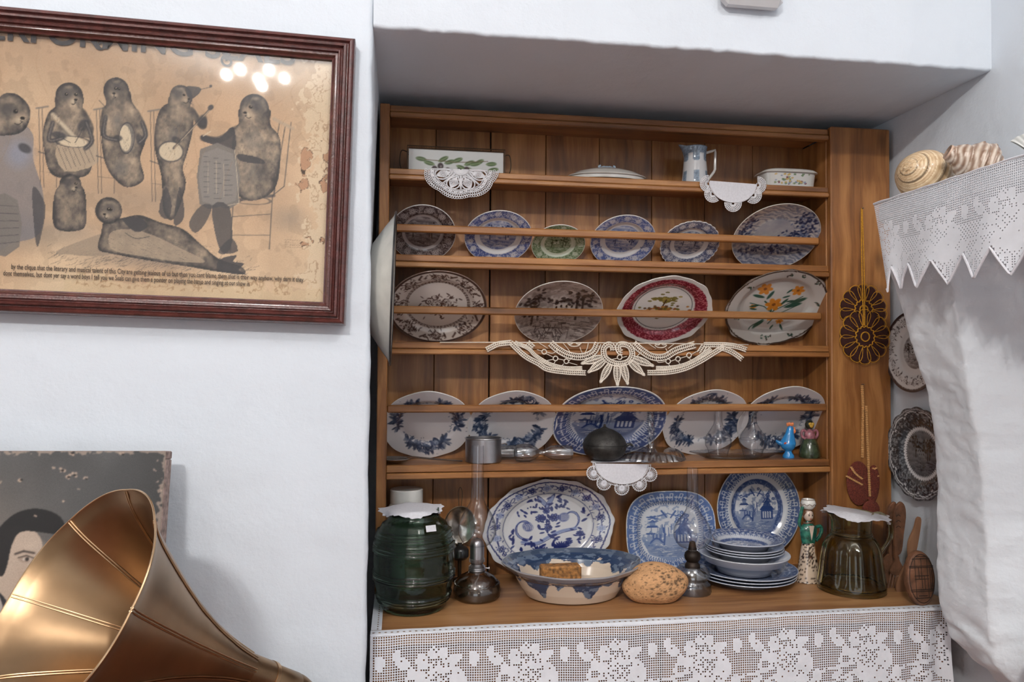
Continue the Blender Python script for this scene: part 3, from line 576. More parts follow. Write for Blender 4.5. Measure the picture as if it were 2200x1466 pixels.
# ------------------------------------------------------------------ old portrait on canvas, leaning
TLT = .10
pb = P(345, 1300, 1.36); pt_ = P(363, 970, 1.42)
PC = np.array([(pb[0] + pt_[0]) / 2, 0, 0])
por = thing('portrait', 'faded portrait of a dark haired person on worn canvas behind the horn', 'portrait', (P(363, 970, 1.43)[0], 1.43, P(363, 970, 1.43)[2]), rot=(PI / 2 - .13, .012, 0))
def blur3(A):
    for ax in (0, 1): A = (np.roll(A, 1, ax) + A * 2 + np.roll(A, -1, ax)) / 4
    return A
def QP(px, py):   # point of the canvas plane under a direction, in its own axes
    Rm = np.array(por.rotation_euler.to_matrix()); o0 = np.array(por.location); n = Rm[:, 2]; d = ray(px, py); c0 = np.array([0, 0, CAMZ]); t = ((o0 - c0) @ n) / (d @ n); q = (c0 + d * t - o0) @ Rm; return (float(q[0]), float(q[1]))
PW, PH = .42, .52
cv = CV(420, 520, (-PW, 0, -PH, 0), rgb(74, 74, 74))
nn = vnoise((520, 420), 5, 3, 3)[..., None]; X = cv.X[None, :, None]; Y = cv.Y[:, None, None]
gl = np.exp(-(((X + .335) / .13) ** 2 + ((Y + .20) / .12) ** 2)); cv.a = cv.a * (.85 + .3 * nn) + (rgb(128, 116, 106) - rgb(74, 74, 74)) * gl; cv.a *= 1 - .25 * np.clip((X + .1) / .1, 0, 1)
q = lambda a, b: QP(a, b); s_ = abs(q(101, 1100)[0] - q(100, 1100)[0])
SK = rgb(176, 158, 142)
def qs(pts, col, a=1., n=6): cv.poly([q(*p)[:2] for p in [tuple(t[:2]) for t in spline(pts, n, True)]], col, a)
def qe(x, y, rx, ry, col, ang=0, a=.9, soft=.5): u, v = q(x, y); cv.ell(u, v, rx * s_, ry * s_, col, -ang, a, soft)
qs([(-25, 1180), (-30, 1290), (20, 1330), (70, 1335), (95, 1250), (100, 1160), (60, 1130), (10, 1140)], SK, .96); qs([(-60, 1300), (0, 1262), (60, 1330), (120, 1330), (200, 1400), (200, 1560), (-90, 1560)], rgb(34, 36, 40), .97)
qs([(0, 1258), (18, 1300), (22, 1345), (5, 1330), (-10, 1290)], rgb(190, 180, 170), .8)
qs([(-8, 1215), (0, 1150), (40, 1105), (90, 1092), (140, 1110), (158, 1160), (150, 1150), (120, 1145), (60, 1140), (38, 1165), (26, 1215), (14, 1235)], rgb(24, 23, 24), .97)
qe(-2, 1215, 12, 26, SK * .9, .1, .95, .3); qe(80, 1170, 34, 18, rgb(184, 166, 150), 0, .6, .9); qe(60, 1230, 24, 40, rgb(170, 150, 134), 0, .5, .9)
cv.line([q(44, 1188)[:2], q(62, 1182)[:2], q(84, 1186)[:2]], 4.5 * s_, rgb(58, 50, 46), .9); qe(66, 1199, 17, 8, rgb(110, 92, 80), 0, .7, .6); qe(68, 1199, 12, 5, rgb(196, 184, 172), 0, .9, .4); qe(69, 1199, 5, 5, rgb(40, 34, 32), 0, .95, .3); cv.line([q(50, 1196)[:2], q(68, 1191)[:2], q(84, 1197)[:2]], 2.2 * s_, rgb(50, 42, 38), .9)
qe(104, 1240, 9, 28, rgb(132, 112, 98), .1, .5, .8); cv.line([q(86, 1290)[:2], q(120, 1292)[:2]], 3 * s_, rgb(120, 84, 76), .8)
for (x, y, r) in ((11, 1036, 5), (55, 1030, 8), (125, 1006, 5), (142, 1010, 9), (155, 1024, 9), (168, 1020, 8), (193, 1028, 6), (178, 1050, 4), (147, 1075, 5), (339, 1010, 4), (86, 1108, 5), (163, 973, 9), (270, 976, 7), (345, 1035, 4), (350, 1055, 5)):
    for k in range(4): qe(x + random.uniform(-r, r) * .7, y + random.uniform(-r, r) * .5, r * random.uniform(.3, .6), r * random.uniform(.3, .5), rgb(172, 150, 134), random.random(), .9, .4)
    if r > 5: qe(x + 2, y + 1, r * .5, r * .32, rgb(20, 18, 18), 0, .9, .4)
e = (cv.X[None, :] > -.006 - (vnoise((520, 420), 60, 4, 3) - .45) * .03) | (cv.Y[:, None] > -.003 - (vnoise((520, 420), 60, 6, 3) - .5) * .02); cv.a[e] = cv.a[e] * .3 + rgb(166, 146, 132) * .7
cv.a = blur3(cv.a)
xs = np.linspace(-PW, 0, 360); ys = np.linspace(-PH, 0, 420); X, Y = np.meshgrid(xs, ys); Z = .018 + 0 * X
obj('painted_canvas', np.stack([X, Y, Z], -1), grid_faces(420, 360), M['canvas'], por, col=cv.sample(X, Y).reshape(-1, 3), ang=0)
for d in ((-PW, .001, -.014, .0005, -.018, .0178), (-PW, .001, -PH, -PH + .014, -.018, .0178), (-.014, .001, -PH + .014, -.0141, -.018, .0178), (-PW, -PW + .014, -PH + .014, -.0141, -.018, .0178)):
    V, F = box_vf(*d, b=.002); obj('stretcher_bar', V, F, M['canvas_edge'], por, smooth=False)
# ------------------------------------------------------------------ painted plates
def plate_prof(kind):
    """(t, z/R) of the front face, 1 = rim"""
    if kind == 'dinner': return [(0, 0), (.56, 0), (.60, .01), (.68, .06), (.74, .075), (.97, .12), (1, .125)]
    if kind == 'platter': return [(0, 0), (.62, .0), (.68, .015), (.76, .07), (.80, .08), (.97, .115), (1, .12)]
    if kind == 'soup': return [(0, 0), (.50, .0), (.60, .03), (.72, .16), (.78, .19), (.97, .23), (1, .235)]
    if kind == 'coupe': return [(0, 0), (.5, .01), (.75, .06), (.95, .13), (1, .15)]
def plate_mesh(Wd, Hd, kind, paint, nexp=2., scal=None, res=(52, 260), rimc=None, back=rgb(206, 205, 202), thick=.0042):
    pf = plate_prof(kind); R = Wd / 2
    tt = np.concatenate([np.linspace(0.004, .97, res[0]), [.985, .995, 1.0]]); zf = np.interp(tt, [p[0] for p in pf], [p[1] for p in pf]) * R
    th = np.linspace(0, 2 * PI, res[1], endpoint=False)
    rho = (np.abs(np.cos(th)) ** nexp + np.abs(np.sin(th)) ** nexp) ** (-1 / nexp)
    sc = scal(th) if scal else np.zeros_like(th)
    def ringf(t, z, inset=0.):
        k = t * rho * (1 + sc * np.clip((t - .62) / .38, 0, 1)); x = (R - inset) * k * np.cos(th); y = (Hd / 2 - inset) * k * np.sin(th); return np.stack([x, y, z + 0 * x + sc * R * .35 * np.clip((t - .8) / .2, 0, 1)], -1)
    rings = [ringf(t, z) for t, z in zip(tt, zf)]
    nf = len(rings); zr = zf[-1]
    back_r = [(1.0, zr - .0022, -.0006), (.985, zr - .0035, 0), (.90, np.interp(.9, tt, zf) - thick, 0), (.75, np.interp(.75, tt, zf) - thick, 0), (.64, np.interp(.64, tt, zf) - thick, 0), (.60, -thick - .003, 0), (.57, -thick - .003, 0), (.56, -thick, 0), (.01, -thick, 0)]
    rings += [ringf(t, z, i) for t, z, i in back_r]
    V = np.concatenate(rings); nr = len(rings); F = grid_faces(nr, res[1], True)
    col = np.ones((len(V), 3)) * back; k = nf * res[1]
    px_ = (V[:k, 0] / R); py_ = V[:k, 1] / (Hd / 2); col[:k] = paint.sample(px_, py_)
    rc = back if rimc is None else rimc
    col[(nf - 2) * res[1]:(nf + 1) * res[1]] = rc
    return V, F, col
def plate(name, label, Wd, Hd, kind, paint, foot, lean, group=None, yaw=0., spin=0., cat='plate', **k):
    """foot = world point where the lowest edge rests; lean > 0 tips the top towards the room"""
    V, F, col = plate_mesh(Wd, Hd, kind, paint, **k)
    c, s = math.cos(spin), math.sin(spin); V = V @ np.array([[c, s, 0], [-s, c, 0], [0, 0, 1.]])
    a = PI / 2 + lean; Mx = np.array(Matrix.Rotation(yaw, 3, 'Z') @ Matrix.Rotation(a, 3, 'X')); Wv = V @ Mx.T
    i = Wv[:, 2].argmin(); lo = Wv[i]; o = obj(name, V, F, M['glaze'], col=col, ang=0)
    R_ = Matrix.Rotation(yaw, 4, 'Z') @ Matrix.Rotation(a, 4, 'X'); R_.translation = Vector((foot[0], foot[1] - lo[1], foot[2] - lo[2] + .0006)); o.matrix_world = R_
    return tag(o, label, cat, group)
def flower(c, x, y, r, ink, pap, n=6, a=.95):
    a0 = random.random() * 6
    for k in range(n):
        t = a0 + k * 2 * PI / n; c.ell(x + .58 * r * math.cos(t), y + .58 * r * math.sin(t), r * .48, r * .36, ink, t, a, .35)
        c.ell(x + .62 * r * math.cos(t), y + .62 * r * math.sin(t), r * .24, r * .15, pap, t, a * .8, .5)
    c.ell(x, y, r * .30, r * .30, ink * .8, 0, a, .3); c.ell(x, y, r * .12, r * .12, pap, 0, a, .3)
def rose(c, x, y, r, ink, pap):
    c.ell(x, y, r, r * .95, ink, 0, .9, .25)
    for k in range(5):
        t = random.random() * 6; q = r * (.82 - .15 * k); p = [(x + q * math.cos(t + u) * (1 - .05 * u), y + q * math.sin(t + u) * .92) for u in np.linspace(0, 3.4, 10)]; c.line(p, r * .13, pap, .85)
def leaf(c, x, y, L_, ang, ink, vein=None, a=.95, w_=.36):
    c.ell(x + L_ * .5 * math.cos(ang), y + L_ * .5 * math.sin(ang), L_ * .55, L_ * w_ * .55, ink, ang, a, .3)
    if vein is not None: c.line([(x, y), (x + L_ * .9 * math.cos(ang), y + L_ * .9 * math.sin(ang))], L_ * .09, vein, a * .8)
def spray(c, x, y, ang, L_, ink, pap, r=.07, light_=None):
    li = ink if light_ is None else light_; p = []; a = ang
    for k in range(9): p.append((x, y)); x += L_ / 8 * math.cos(a); y += L_ / 8 * math.sin(a); a += random.uniform(-.3, .3)
    c.line(p, .012, ink, .9)
    for k, (u, v) in enumerate(p):
        for s in (-1, 1): leaf(c, u, v, r * random.uniform(.8, 1.5), a + s * random.uniform(.6, 1.3), li if random.random() < .5 else ink, None, .85)
    for k in (2, 5): rose(c, p[k][0], p[k][1], r * random.uniform(.8, 1.15), ink, pap)
def newcv(bg, n=360, ar=1.): return CV(n, int(n / ar) if ar else n, (-1.02, 1.02, -1.02, 1.02), bg)
def polarf(c): X = c.X[None, :]; Y = c.Y[:, None]; return np.hypot(X, Y), np.arctan2(Y, X)
def busy_rim(c, r0, r1, ink, pap, dens=1., dark=.75):
    rr, th = polarf(c); m_ = (rr > r0) & (rr < r1); nn = vnoise(c.a.shape[:2], 60, random.randint(0, 999), 3)[..., None]
    c.a = np.where(m_[..., None], c.a * (1 - dark) + (ink * (1 - .5 * (nn > .52)) + pap * .5 * (nn > .52)) * dark, c.a)
    mid = (r0 + r1) / 2; wd = (r1 - r0)
    for k in range(int(34 * dens)):
        t = random.random() * 2 * PI; r = mid + random.uniform(-.32, .32) * wd; x, y = r * math.cos(t), r * math.sin(t)
        leaf(c, x, y, wd * .42, random.random() * 6, ink * .85, pap, .9)
        pts = [(x + wd * .22 * (1 - u / 5) * math.cos(t + u * 1.5), y + wd * .22 * (1 - u / 5) * math.sin(t + u * 1.5)) for u in np.linspace(0, 4, 9)]; c.line(pts, wd * .05, pap, .8)
    k_ = int(11 * dens)
    for k in range(k_):
        t = (k + .5 * random.random()) * 2 * PI / k_; r = mid; flower(c, r * math.cos(t), r * math.sin(t), wd * .34, pap, ink, 7)
def scene(c, r, ink, pap, trees=3, seed=0, house=True, cover=.55):
    """a printed landscape: sky lines, tree clumps, buildings, water"""
    rr, th = polarf(c); m_ = rr < r; rg = random.Random(seed); A = c.a
    X = c.X[None, :]; Y = c.Y[:, None]; n1 = vnoise(A.shape[:2], 18, seed, 4); st = np.sin((Y * 46 / r * .5 + n1 * 9 + X * 3)) * .5 + .5
    tone = np.clip(cover * (.55 + .6 * (n1 - .5) * 2 + .35 * (st - .5)) + .25 * np.clip((-.1 - Y / r), 0, 1), 0, 1)
    A[:] = np.where(m_[..., None], pap * (1 - tone[..., None]) + ink * tone[..., None], A)
    def inr(x, y): return x * x + y * y < (r * .93) ** 2
    if house:
        for k in range(2):
            x = rg.uniform(-.3, .3) * r; y = rg.uniform(-.1, .15) * r; w_ = .20 * r; c.poly([(x - w_, y - w_ * .8), (x + w_, y - w_ * .8), (x + w_, y + w_ * .5), (x - w_, y + w_ * .5)], pap, .8); c.poly([(x - w_ * 1.2, y + w_ * .5), (x + w_ * 1.2, y + w_ * .5), (x, y + w_ * 1.2)], ink * .7, .95)
            for j in range(3): c.ell(x - w_ * .6 + j * w_ * .6, y - .1 * w_, w_ * .13, w_ * .25, ink * .6, 0, .95)
    for k in range(trees):
        s = -1 if k % 2 else 1; x = s * rg.uniform(.35, .62) * r; y = rg.uniform(-.25, .1) * r; c.line([(x, y - .2 * r), (x + rg.uniform(-.05, .05) * r, y + .45 * r)], .05 * r, ink * .6, .9)
        for j in range(34):
            u, v = x + rg.gauss(0, .15) * r, y + .42 * r + rg.gauss(0, .16) * r
            if inr(u, v): c.ell(u, v, .07 * r, .045 * r, (ink * .65 if rg.random() < .65 else (ink + pap) / 2), rg.random() * 3, .85, .4)
    for k in range(50):
        u = rg.uniform(-.9, .9) * r; v = rg.uniform(-.9, -.3) * r
        if inr(u, v): c.line([(u - .09 * r, v), (u + .09 * r, v + rg.uniform(-.02, .02) * r)], .018 * r, ink * .7 if rg.random() < .6 else pap, .8)
BLUE = rgb(44, 62, 122); NAVY = rgb(38, 48, 84); PAP = rgb(205, 206, 210); BRN = rgb(72, 54, 52); DKB = rgb(46, 36, 38)
def p_transfer(ink, pap, r0=.66, rc=.58, seed=1, wash=.8, dens=1., n=360, cover=.7):
    random.seed(seed); c = newcv(pap, n); busy_rim(c, r0, .985, ink, pap, dens, wash); scene(c, rc, ink, pap, 3, seed, True, cover); return c
def p_sprays(ink, pap, seed, n=3, phase=0., r=.125):
    random.seed(seed); c = newcv(pap, 380); lt = ink * .6 + pap * .4
    for k in range(n):
        t = phase + k * 2 * PI / n; R_ = .74
        for s in (-1, 1):
            x, y = R_ * math.cos(t), R_ * math.sin(t); aa = t + s * PI / 2
            for j in range(5):
                u = t + s * j * .16; x, y = (R_ - .02 * j) * math.cos(u), (R_ - .02 * j) * math.sin(u)
                if j < 3: rose(c, x + random.uniform(-.03, .03), y + random.uniform(-.05, .05), r * (1.2 - .22 * j), ink, pap)
                for q in range(9): leaf(c, x, y, r * random.uniform(.9, 1.7), random.random() * 6, random.choice([ink, ink * .85, lt]), None, .8)
        for q in range(16): u = t + random.gauss(0, .35); v = R_ + random.gauss(0, .13); c.ell(v * math.cos(u), v * math.sin(u), .02, .012, lt, u, .9)
        u = t + 1.0; psx = [(.6 * math.cos(u + a) * (1 - a * .2), .6 * math.sin(u + a) * (1 - a * .2)) for a in np.linspace(0, .5, 8)]; c.line(psx, .012, lt, .8)
        for (x, y) in psx[::2]: leaf(c, x, y, .07, random.random() * 6, lt, None, .8)
    rr, th = polarf(c); m_ = np.abs(rr - .60) < .006; c.a[m_] *= .93
    return c
def key_border(c, r0, r1, ink, pap, n=26, nexp=2.):
    X = c.X[None, :]; Y = c.Y[:, None]; rr = (np.abs(X) ** nexp + np.abs(Y) ** nexp) ** (1 / nexp); th = np.arctan2(Y, X); nn = vnoise(c.a.shape[:2], 50, 7, 3)
    m_ = (rr > r0) & (rr < r1); c.a[m_] = (ink * .85 + pap * .15) * (1 + .2 * (nn[m_][:, None] - .5)); u = (th / (2 * PI) * n) % 1; v = (rr - r0) / (r1 - r0)
    kk = m_ & (((np.abs(v - .5) < .05) & (u > .15)) | ((np.abs(u - .2) < .035) & (v > .2) & (v < .8)) | ((np.abs(u - .5) < .035) & (v > .35) & (v < .8)) | ((np.abs(u - .8) < .035) & (v > .2) & (v < .65)) | ((np.abs(v - .8) < .04) & (u > .2) & (u < .5)) | ((np.abs(v - .2) < .04) & (u > .5) & (u < .8)))
    c.a[kk] = pap * .9 + ink * .1; d = m_ & (v < .15) & ((th * 40 % 1) > .5); c.a[d] = pap
    k2 = (rr > r0 - .04) & (rr <= r0) & (((th / (2 * PI) * n * 3) % 1) > .45); c.a[k2] = ink * .7 + pap * .3
def willow(c, r, ink, pap, sc=1.):
    rr, th = polarf(c); D = ink; Lt = ink * .6 + pap * .4; nz_ = vnoise(c.a.shape[:2], 16, 3, 4); mm = (rr < r) & (nz_ + .25 * (c.Y[:, None] / r < -.1) > .60); c.a[mm] = c.a[mm] * .3 + Lt * .7
    f = lambda p: [(x * r, y * r) for x, y in p]
    c.poly(f([(-.95, -.25), (-.5, -.5), (.1, -.62), (.7, -.55), (.98, -.2), (.7, -.9), (0, -1.1), (-.7, -.85)]), Lt, .85)
    for k in range(60):
        x = random.uniform(-.8, .8); y = random.uniform(-.95, -.5)
        if x * x + y * y < .92: c.line(f([(x - .08, y), (x + .08, y + .01)]), .014 * r, pap if k % 3 else D, .8)
    for s, x0, y0 in ((1, .12, .60), (-1, -.16, .62)):   # the two doves
        c.line(f([(x0, y0), (x0 + .10 * s, y0 + .14)]), .06 * r, D); c.line(f([(x0, y0), (x0 - .07 * s, y0 - .10)]), .05 * r, D); c.line(f([(x0 + .02 * s, y0), (x0 + .17 * s, y0 - .04)]), .045 * r, D); c.line(f([(x0, y0), (x0 - .13 * s, y0 + .04)]), .03 * r, D)
    c.poly(f([(.20, -.45), (.75, -.45), (.75, -.08), (.20, -.08)]), D, .92); c.poly(f([(.12, -.08), (.84, -.08), (.70, .08), (.26, .08)]), D); c.poly(f([(.28, .08), (.68, .08), (.60, .24), (.36, .24)]), D * .9 + pap * .1); c.poly(f([(.22, .22), (.74, .22), (.48, .36)]), D)
    for x in (.27, .38, .49, .60): c.poly(f([(x, -.40), (x + .06, -.40), (x + .06, -.14), (x, -.14)]), pap, .9)
    for k in range(20):
        x = .55 + random.gauss(0, .2); y = .46 + random.gauss(0, .13)
        if x * x + y * y < .9: c.ell(x * r, y * r, .075 * r, .07 * r, D, 0, .95, .3); c.ell(x * r, y * r, .03 * r, .03 * r, pap, 0, .7, .3)
    c.line(f([(.50, .05), (.52, .5)]), .05 * r, D)
    c.line(f([(-.20, -.50), (-.16, -.1), (-.22, .12)]), .06 * r, D)   # willow
    for k in range(16):
        x = -.22 + random.gauss(0, .15); y = .16 + random.gauss(0, .08); c.line(f([(x, y), (x + random.uniform(-.05, .05), y - .32)]), .026 * r, D if k % 2 else Lt, .9)
    psx = [(-.66 + .42 * t, -.42 + .16 * math.sin(t * PI)) for t in np.linspace(0, 1, 10)]; c.line(f(psx), .06 * r, D); c.line(f([(x, y - .08) for x, y in psx]), .03 * r, Lt)
    for x in (-.56, -.44, -.33): c.line(f([(x, -.28), (x, -.12)]), .045 * r, D)
    c.poly(f([(-.80, .14), (-.36, .14), (-.44, .22), (-.74, .22)]), D); c.poly(f([(-.66, .22), (-.48, .22), (-.48, .33), (-.66, .33)]), Lt); c.poly(f([(-.72, .33), (-.42, .33), (-.57, .44)]), D)
    for k in range(14): c.ell((-.58 + random.gauss(0, .12)) * r, (.50 + random.gauss(0, .05)) * r, .07 * r, .03 * r, D, 0, .85, .3)
    c.line(f([(-.78, -.08), (-.50, -.08)]), .05 * r, D); c.poly(f([(-.72, -.06), (-.56, -.06), (-.64, .04)]), Lt)
    for k in range(30):
        t = random.uniform(0, 2 * PI); q = random.uniform(.6, .92); c.ell(q * r * math.cos(t), q * r * math.sin(t) * .95, .04 * r, .02 * r, Lt, t, .5, .4)
def p_willow(ink, pap, seed, r0=.74, band=True, nexp=2., rs=.52):
    random.seed(seed); c = newcv(pap, 460); X = c.X[None, :]; Y = c.Y[:, None]; rr = (np.abs(X) ** nexp + np.abs(Y) ** nexp) ** (1 / nexp)
    if band: m_ = (rr > rs) & (rr < rs + .11); nn = vnoise(c.a.shape[:2], 60, seed, 2); c.a[m_] = ink * .9 + pap * .1 * 1; m2 = m_ & (nn > .6); c.a[m2] = ink * .6 + pap * .4
    key_border(c, r0, .985, ink, pap, 26, nexp); willow(c, rs if band else .66, ink, pap); return c

# upper rack: six plates tipped against the guard rail
LEAN = .72
def rack(nm, label, pxl, pxr, shelfz, kind, paint, grp, yf=1.970, ratio=.90, lean=LEAN, pym=500, **k):
    ym = yf - .25 * math.sin(lean) * .22; a = P(pxl, pym, ym)[0]; b = P(pxr, pym, ym)[0]; W_ = b - a
    return plate(nm, label, W_, W_ * ratio, kind, paint, ((a + b) / 2, yf, shelfz), lean, grp, **k)
G2 = 'plates tipped forward on the upper rack'
rack('plate', 'dark brown printed plate with busy flowers, first on the upper rack', 838, 978, S2, 'dinner', p_transfer(DKB, rgb(150, 142, 142), .64, .54, 3, .9), G2, ratio=.97, lean=.66)
rack('plate', 'blue plate with white band between flowery rim and scene, beside the dark brown plate', 997, 1141, S2, 'dinner', p_transfer(BLUE, PAP, .70, .55, 5, .85, 1.1), G2)
rack('plate', 'small green printed plate between two blue plates', 1142, 1256, S2, 'dinner', p_transfer(rgb(58, 84, 50), rgb(190, 200, 184), .66, .50, 8, .75, .9), G2, ratio=.86)
rack('plate', 'bright blue printed plate beside the small green plate', 1266, 1403, S2, 'dinner', p_transfer(rgb(48, 70, 134), PAP, .70, .52, 11, .8, 1.1), G2)
sc12 = lambda n, a: (lambda th: a * np.abs(np.cos(n * th / 2)) - a / 2)
rack('plate', 'small scalloped navy printed plate near the large scenic platter', 1417, 1540, S2, 'dinner', p_transfer(rgb(44, 56, 92), PAP, .66, .50, 14, .8, .9), G2, scal=sc12(30, .03), ratio=.90)
def p_scenic():
    random.seed(21); c = newcv(rgb(186, 184, 184), 420); nn = vnoise((c.h, c.w), 9, 2, 4); X = c.X[None, :]; Y = c.Y[:, None]; st = np.sin(Y * 50 + X * 14 + nn * 16); rr, th = polarf(c)
    t = np.clip(.22 + .25 * st * (rr > .45) + .45 * np.clip(-Y - .05, 0, 1) + .4 * (nn - .5), 0, .85)[..., None]; c.a = c.a * (1 - t) + rgb(62, 74, 104) * t; INKB = rgb(34, 44, 78)
    for (x0, y0, n_, s1, s2) in ((.62, .42, 130, .14, .22), (-.72, .28, 60, .10, .16), (.6, .0, 60, .16, .08), (0, -.45, 60, .4, .06), (.1, -.25, 30, .05, .12)):
        for k in range(n_): c.ell(x0 + random.gauss(0, s1), y0 + random.gauss(0, s2), .05, .03, INKB if random.random() < .7 else rgb(110, 122, 150), random.random() * 3, .8, .4)
    for k in range(70): x, y = random.uniform(-.8, .8), random.uniform(-.95, -.35); c.line([(x, y), (x + random.uniform(-.2, .2), y + .04)], .012, INKB if k % 2 else rgb(190, 190, 194), .8)
    for k in range(5): x = -.1 + k * .1; c.ell(x, -.3 + .03 * (k % 2), .05, .035, rgb(200, 200, 202), 0, .8)
    return c
rack('platter', 'large blue and grey landscape platter at the end of the upper rack', 1564, 1744, S2, 'coupe', p_scenic(), G2, ratio=.86, lean=.74, rimc=rgb(200, 196, 188), res=(60, 300))
# middle rack
G3 = 'platters tipped forward on the middle rack'
def p_brownoval():
    random.seed(31); c = newcv(rgb(196, 188, 182), 440); ink = rgb(70, 52, 48); rr, th = polarf(c); pap = rgb(196, 188, 182)
    m_ = (rr > .60) & (rr < .66); c.a[m_] = ink; m_ = m_ & ((th * 30 % 1) > .6); c.a[m_] = pap; m_ = rr > .95; c.a[m_] = ink * .9
    for k in range(8):
        t = k * PI / 4 + PI / 8 * 0
        for j in range(60):
            u = t + random.gauss(0, .14); v = .81 + random.gauss(0, .06); leaf(c, v * math.cos(u), v * math.sin(u), .075, random.random() * 6, ink, None, .85)
        rose(c, .80 * math.cos(t), .80 * math.sin(t), .075, ink, pap)
        u = t + PI / 8
        for j in range(6): c.ell((.9 - j * .015) * math.cos(u + .02 * j), (.9 - j * .015) * math.sin(u + .02 * j), .03, .022, ink, u, .8)
    for k in range(90):
        x = random.gauss(0, .22); y = random.gauss(.0, .15)
        if x * x + y * y < .22: leaf(c, x, y, .10, random.random() * 6, ink if k % 3 else ink * .6 + pap * .4, None, .85)
    for (x, y, r) in ((0, .02, .13), (-.18, .08, .09), (.17, .1, .09), (-.05, .2, .08), (.12, -.12, .08), (-.15, -.12, .07)): rose(c, x, y, r, ink, pap)
    return c
rack('platter', 'white platter with brown floral border and bouquet, first on the middle rack', 834, 1042, S3, 'platter', p_brownoval(), G3, ratio=.92, lean=.72, pym=660, res=(60, 320), rimc=rgb(120, 100, 92))
def p_brownscene():
    random.seed(33); c = newcv(rgb(176, 168, 162), 420); ink = rgb(70, 56, 54); pap = rgb(186, 178, 172); scene(c, 1.02, ink, pap, 4, 5, True, .55)
    for k in range(260):
        x, y = random.uniform(-1, 1), random.uniform(-1, 1); l = random.uniform(.05, .14); a = random.gauss(.15, .35); c.line([(x, y), (x + l * math.cos(a), y + l * math.sin(a))], .010, ink if k % 3 else pap, .75)
    for k in range(40): x, y = random.uniform(-.5, .3), random.uniform(-.95, -.6); a = random.uniform(.6, 2.4); c.line([(x, y), (x + .16 * math.cos(a), y + .16 * math.sin(a))], .014, ink * .8, .85)
    return c
rack('platter', 'brown and white country scene platter with no plain border', 1102, 1287, S3, 'coupe', p_brownscene(), G3, ratio=.90, lean=.74, pym=660, res=(60, 320), rimc=rgb(205, 200, 194))
def p_red():
    random.seed(35); c = newcv(rgb(206, 203, 200), 440); red = rgb(112, 28, 44); rr, th = polarf(c); nn = vnoise((c.h, c.w), 90, 2, 3)
    m_ = (rr > .66) & (rr < .90); c.a[m_] = red; m2 = m_ & (nn > .58); c.a[m2] = rgb(178, 96, 108); m_ = np.abs(rr - .615) < .008; c.a[m_] = rgb(60, 56, 62)
    G = rgb(104, 96, 44)
    for k in range(60): c.ell(random.gauss(.0, .15), .22 + random.gauss(0, .05) + .05, .05, .025, G if k % 3 else rgb(140, 124, 60), 0, .9)
    c.line([(-.05, -.05), (.02, .24)], .03, rgb(70, 48, 32))
    for k in range(70): c.ell(random.gauss(.0, .2), -.02 + random.gauss(0, .04), .035, .03, random.choice([rgb(140, 74, 44), rgb(176, 120, 60), rgb(96, 66, 40), G]), 0, .85)
    for k in range(50): c.ell(random.gauss(0, .18), -.22 + random.gauss(0, .035), .05, .018, random.choice([rgb(110, 92, 44), rgb(84, 62, 40)]), 0, .85)
    return c
rack('platter', 'crimson rimmed platter with a small tree scene', 1318, 1516, S3, 'platter', p_red(), G3, ratio=.86, lean=.70, pym=660, scal=lambda th: .012 * np.cos(8 * th) + .008 * np.cos(16 * th), res=(60, 320), rimc=rgb(212, 209, 205))
def p_faience():
    random.seed(37); c = newcv(rgb(190, 189, 186), 460); O = rgb(196, 122, 38); G = rgb(36, 74, 62); K = rgb(64, 52, 46)
    def of(x, y, r):
        for k in range(6): t = k * PI / 3; c.ell(x + r * .6 * math.cos(t), y + r * .6 * math.sin(t), r * .5, r * .36, O, t, .95, .25)
        c.ell(x, y, r * .25, r * .25, rgb(120, 64, 20), 0, .9)
    for a, b, w_ in (((0, -.25), (-.22, .1), .03), ((0, -.2), (.05, .1), .025), ((.02, -.15), (.5, .25), .02), ((0, -.2), (-.5, .05), .02), ((0, -.5), (.08, -.2), .02), ((-.05, -.3), (-.38, -.62), .022), ((.05, -.3), (.45, .0), .018)): c.line([a, ((a[0] + b[0]) / 2 + .05, (a[1] + b[1]) / 2 + .04), b], w_, G)
    of(-.30, .42, .15); of(-.02, .02, .17); of(.36, .40, .13); of(-.42, -.05, .07); of(.22, -.42, .08); of(.0, -.36, .06)
    for (x, y, L_, an) in ((-.25, .2, .26, 2.9), (-.2, .15, .25, 1.2), (.1, .2, .16, .4), (.15, .32, .15, .9), (.2, .1, .18, .2), (.12, .02, .2, 1.0), (-.3, .0, .2, 3.4), (-.32, -.12, .16, 3.), (.3, .05, .34, .5), (.2, -.05, .36, .35), (-.1, -.4, .3, 4.0), (.25, -.5, .16, 5.2), (.12, -.52, .14, 4.4)): leaf(c, x, y, L_, an, G, None, .95, .3)
    for (x, y) in ((-.62, .5), (.3, .82), (.05, .84), (.80, .12), (-.72, -.3), (.0, -.82), (.5, -.72), (.62, .66)):
        for k in range(7): c.ell(x + random.gauss(0, .05), y + random.gauss(0, .03), .03, .016, random.choice([G, K, G * .8]), random.random() * 3, .9)
    rr, th = polarf(c); m_ = rr > .955; c.a[m_] = K; m_ = rr > .985; c.a[m_] = rgb(170, 164, 158); return c
rack('platter', 'scalloped cream platter painted with orange flowers and green leaves', 1546, 1756, S3, 'platter', p_faience(), G3, ratio=.86, lean=.68, pym=660, scal=lambda th: .03 * np.abs(np.cos(4 * th)) + .012 * np.cos(16 * th) - .02, res=(60, 320), rimc=rgb(90, 78, 70), yaw=0)
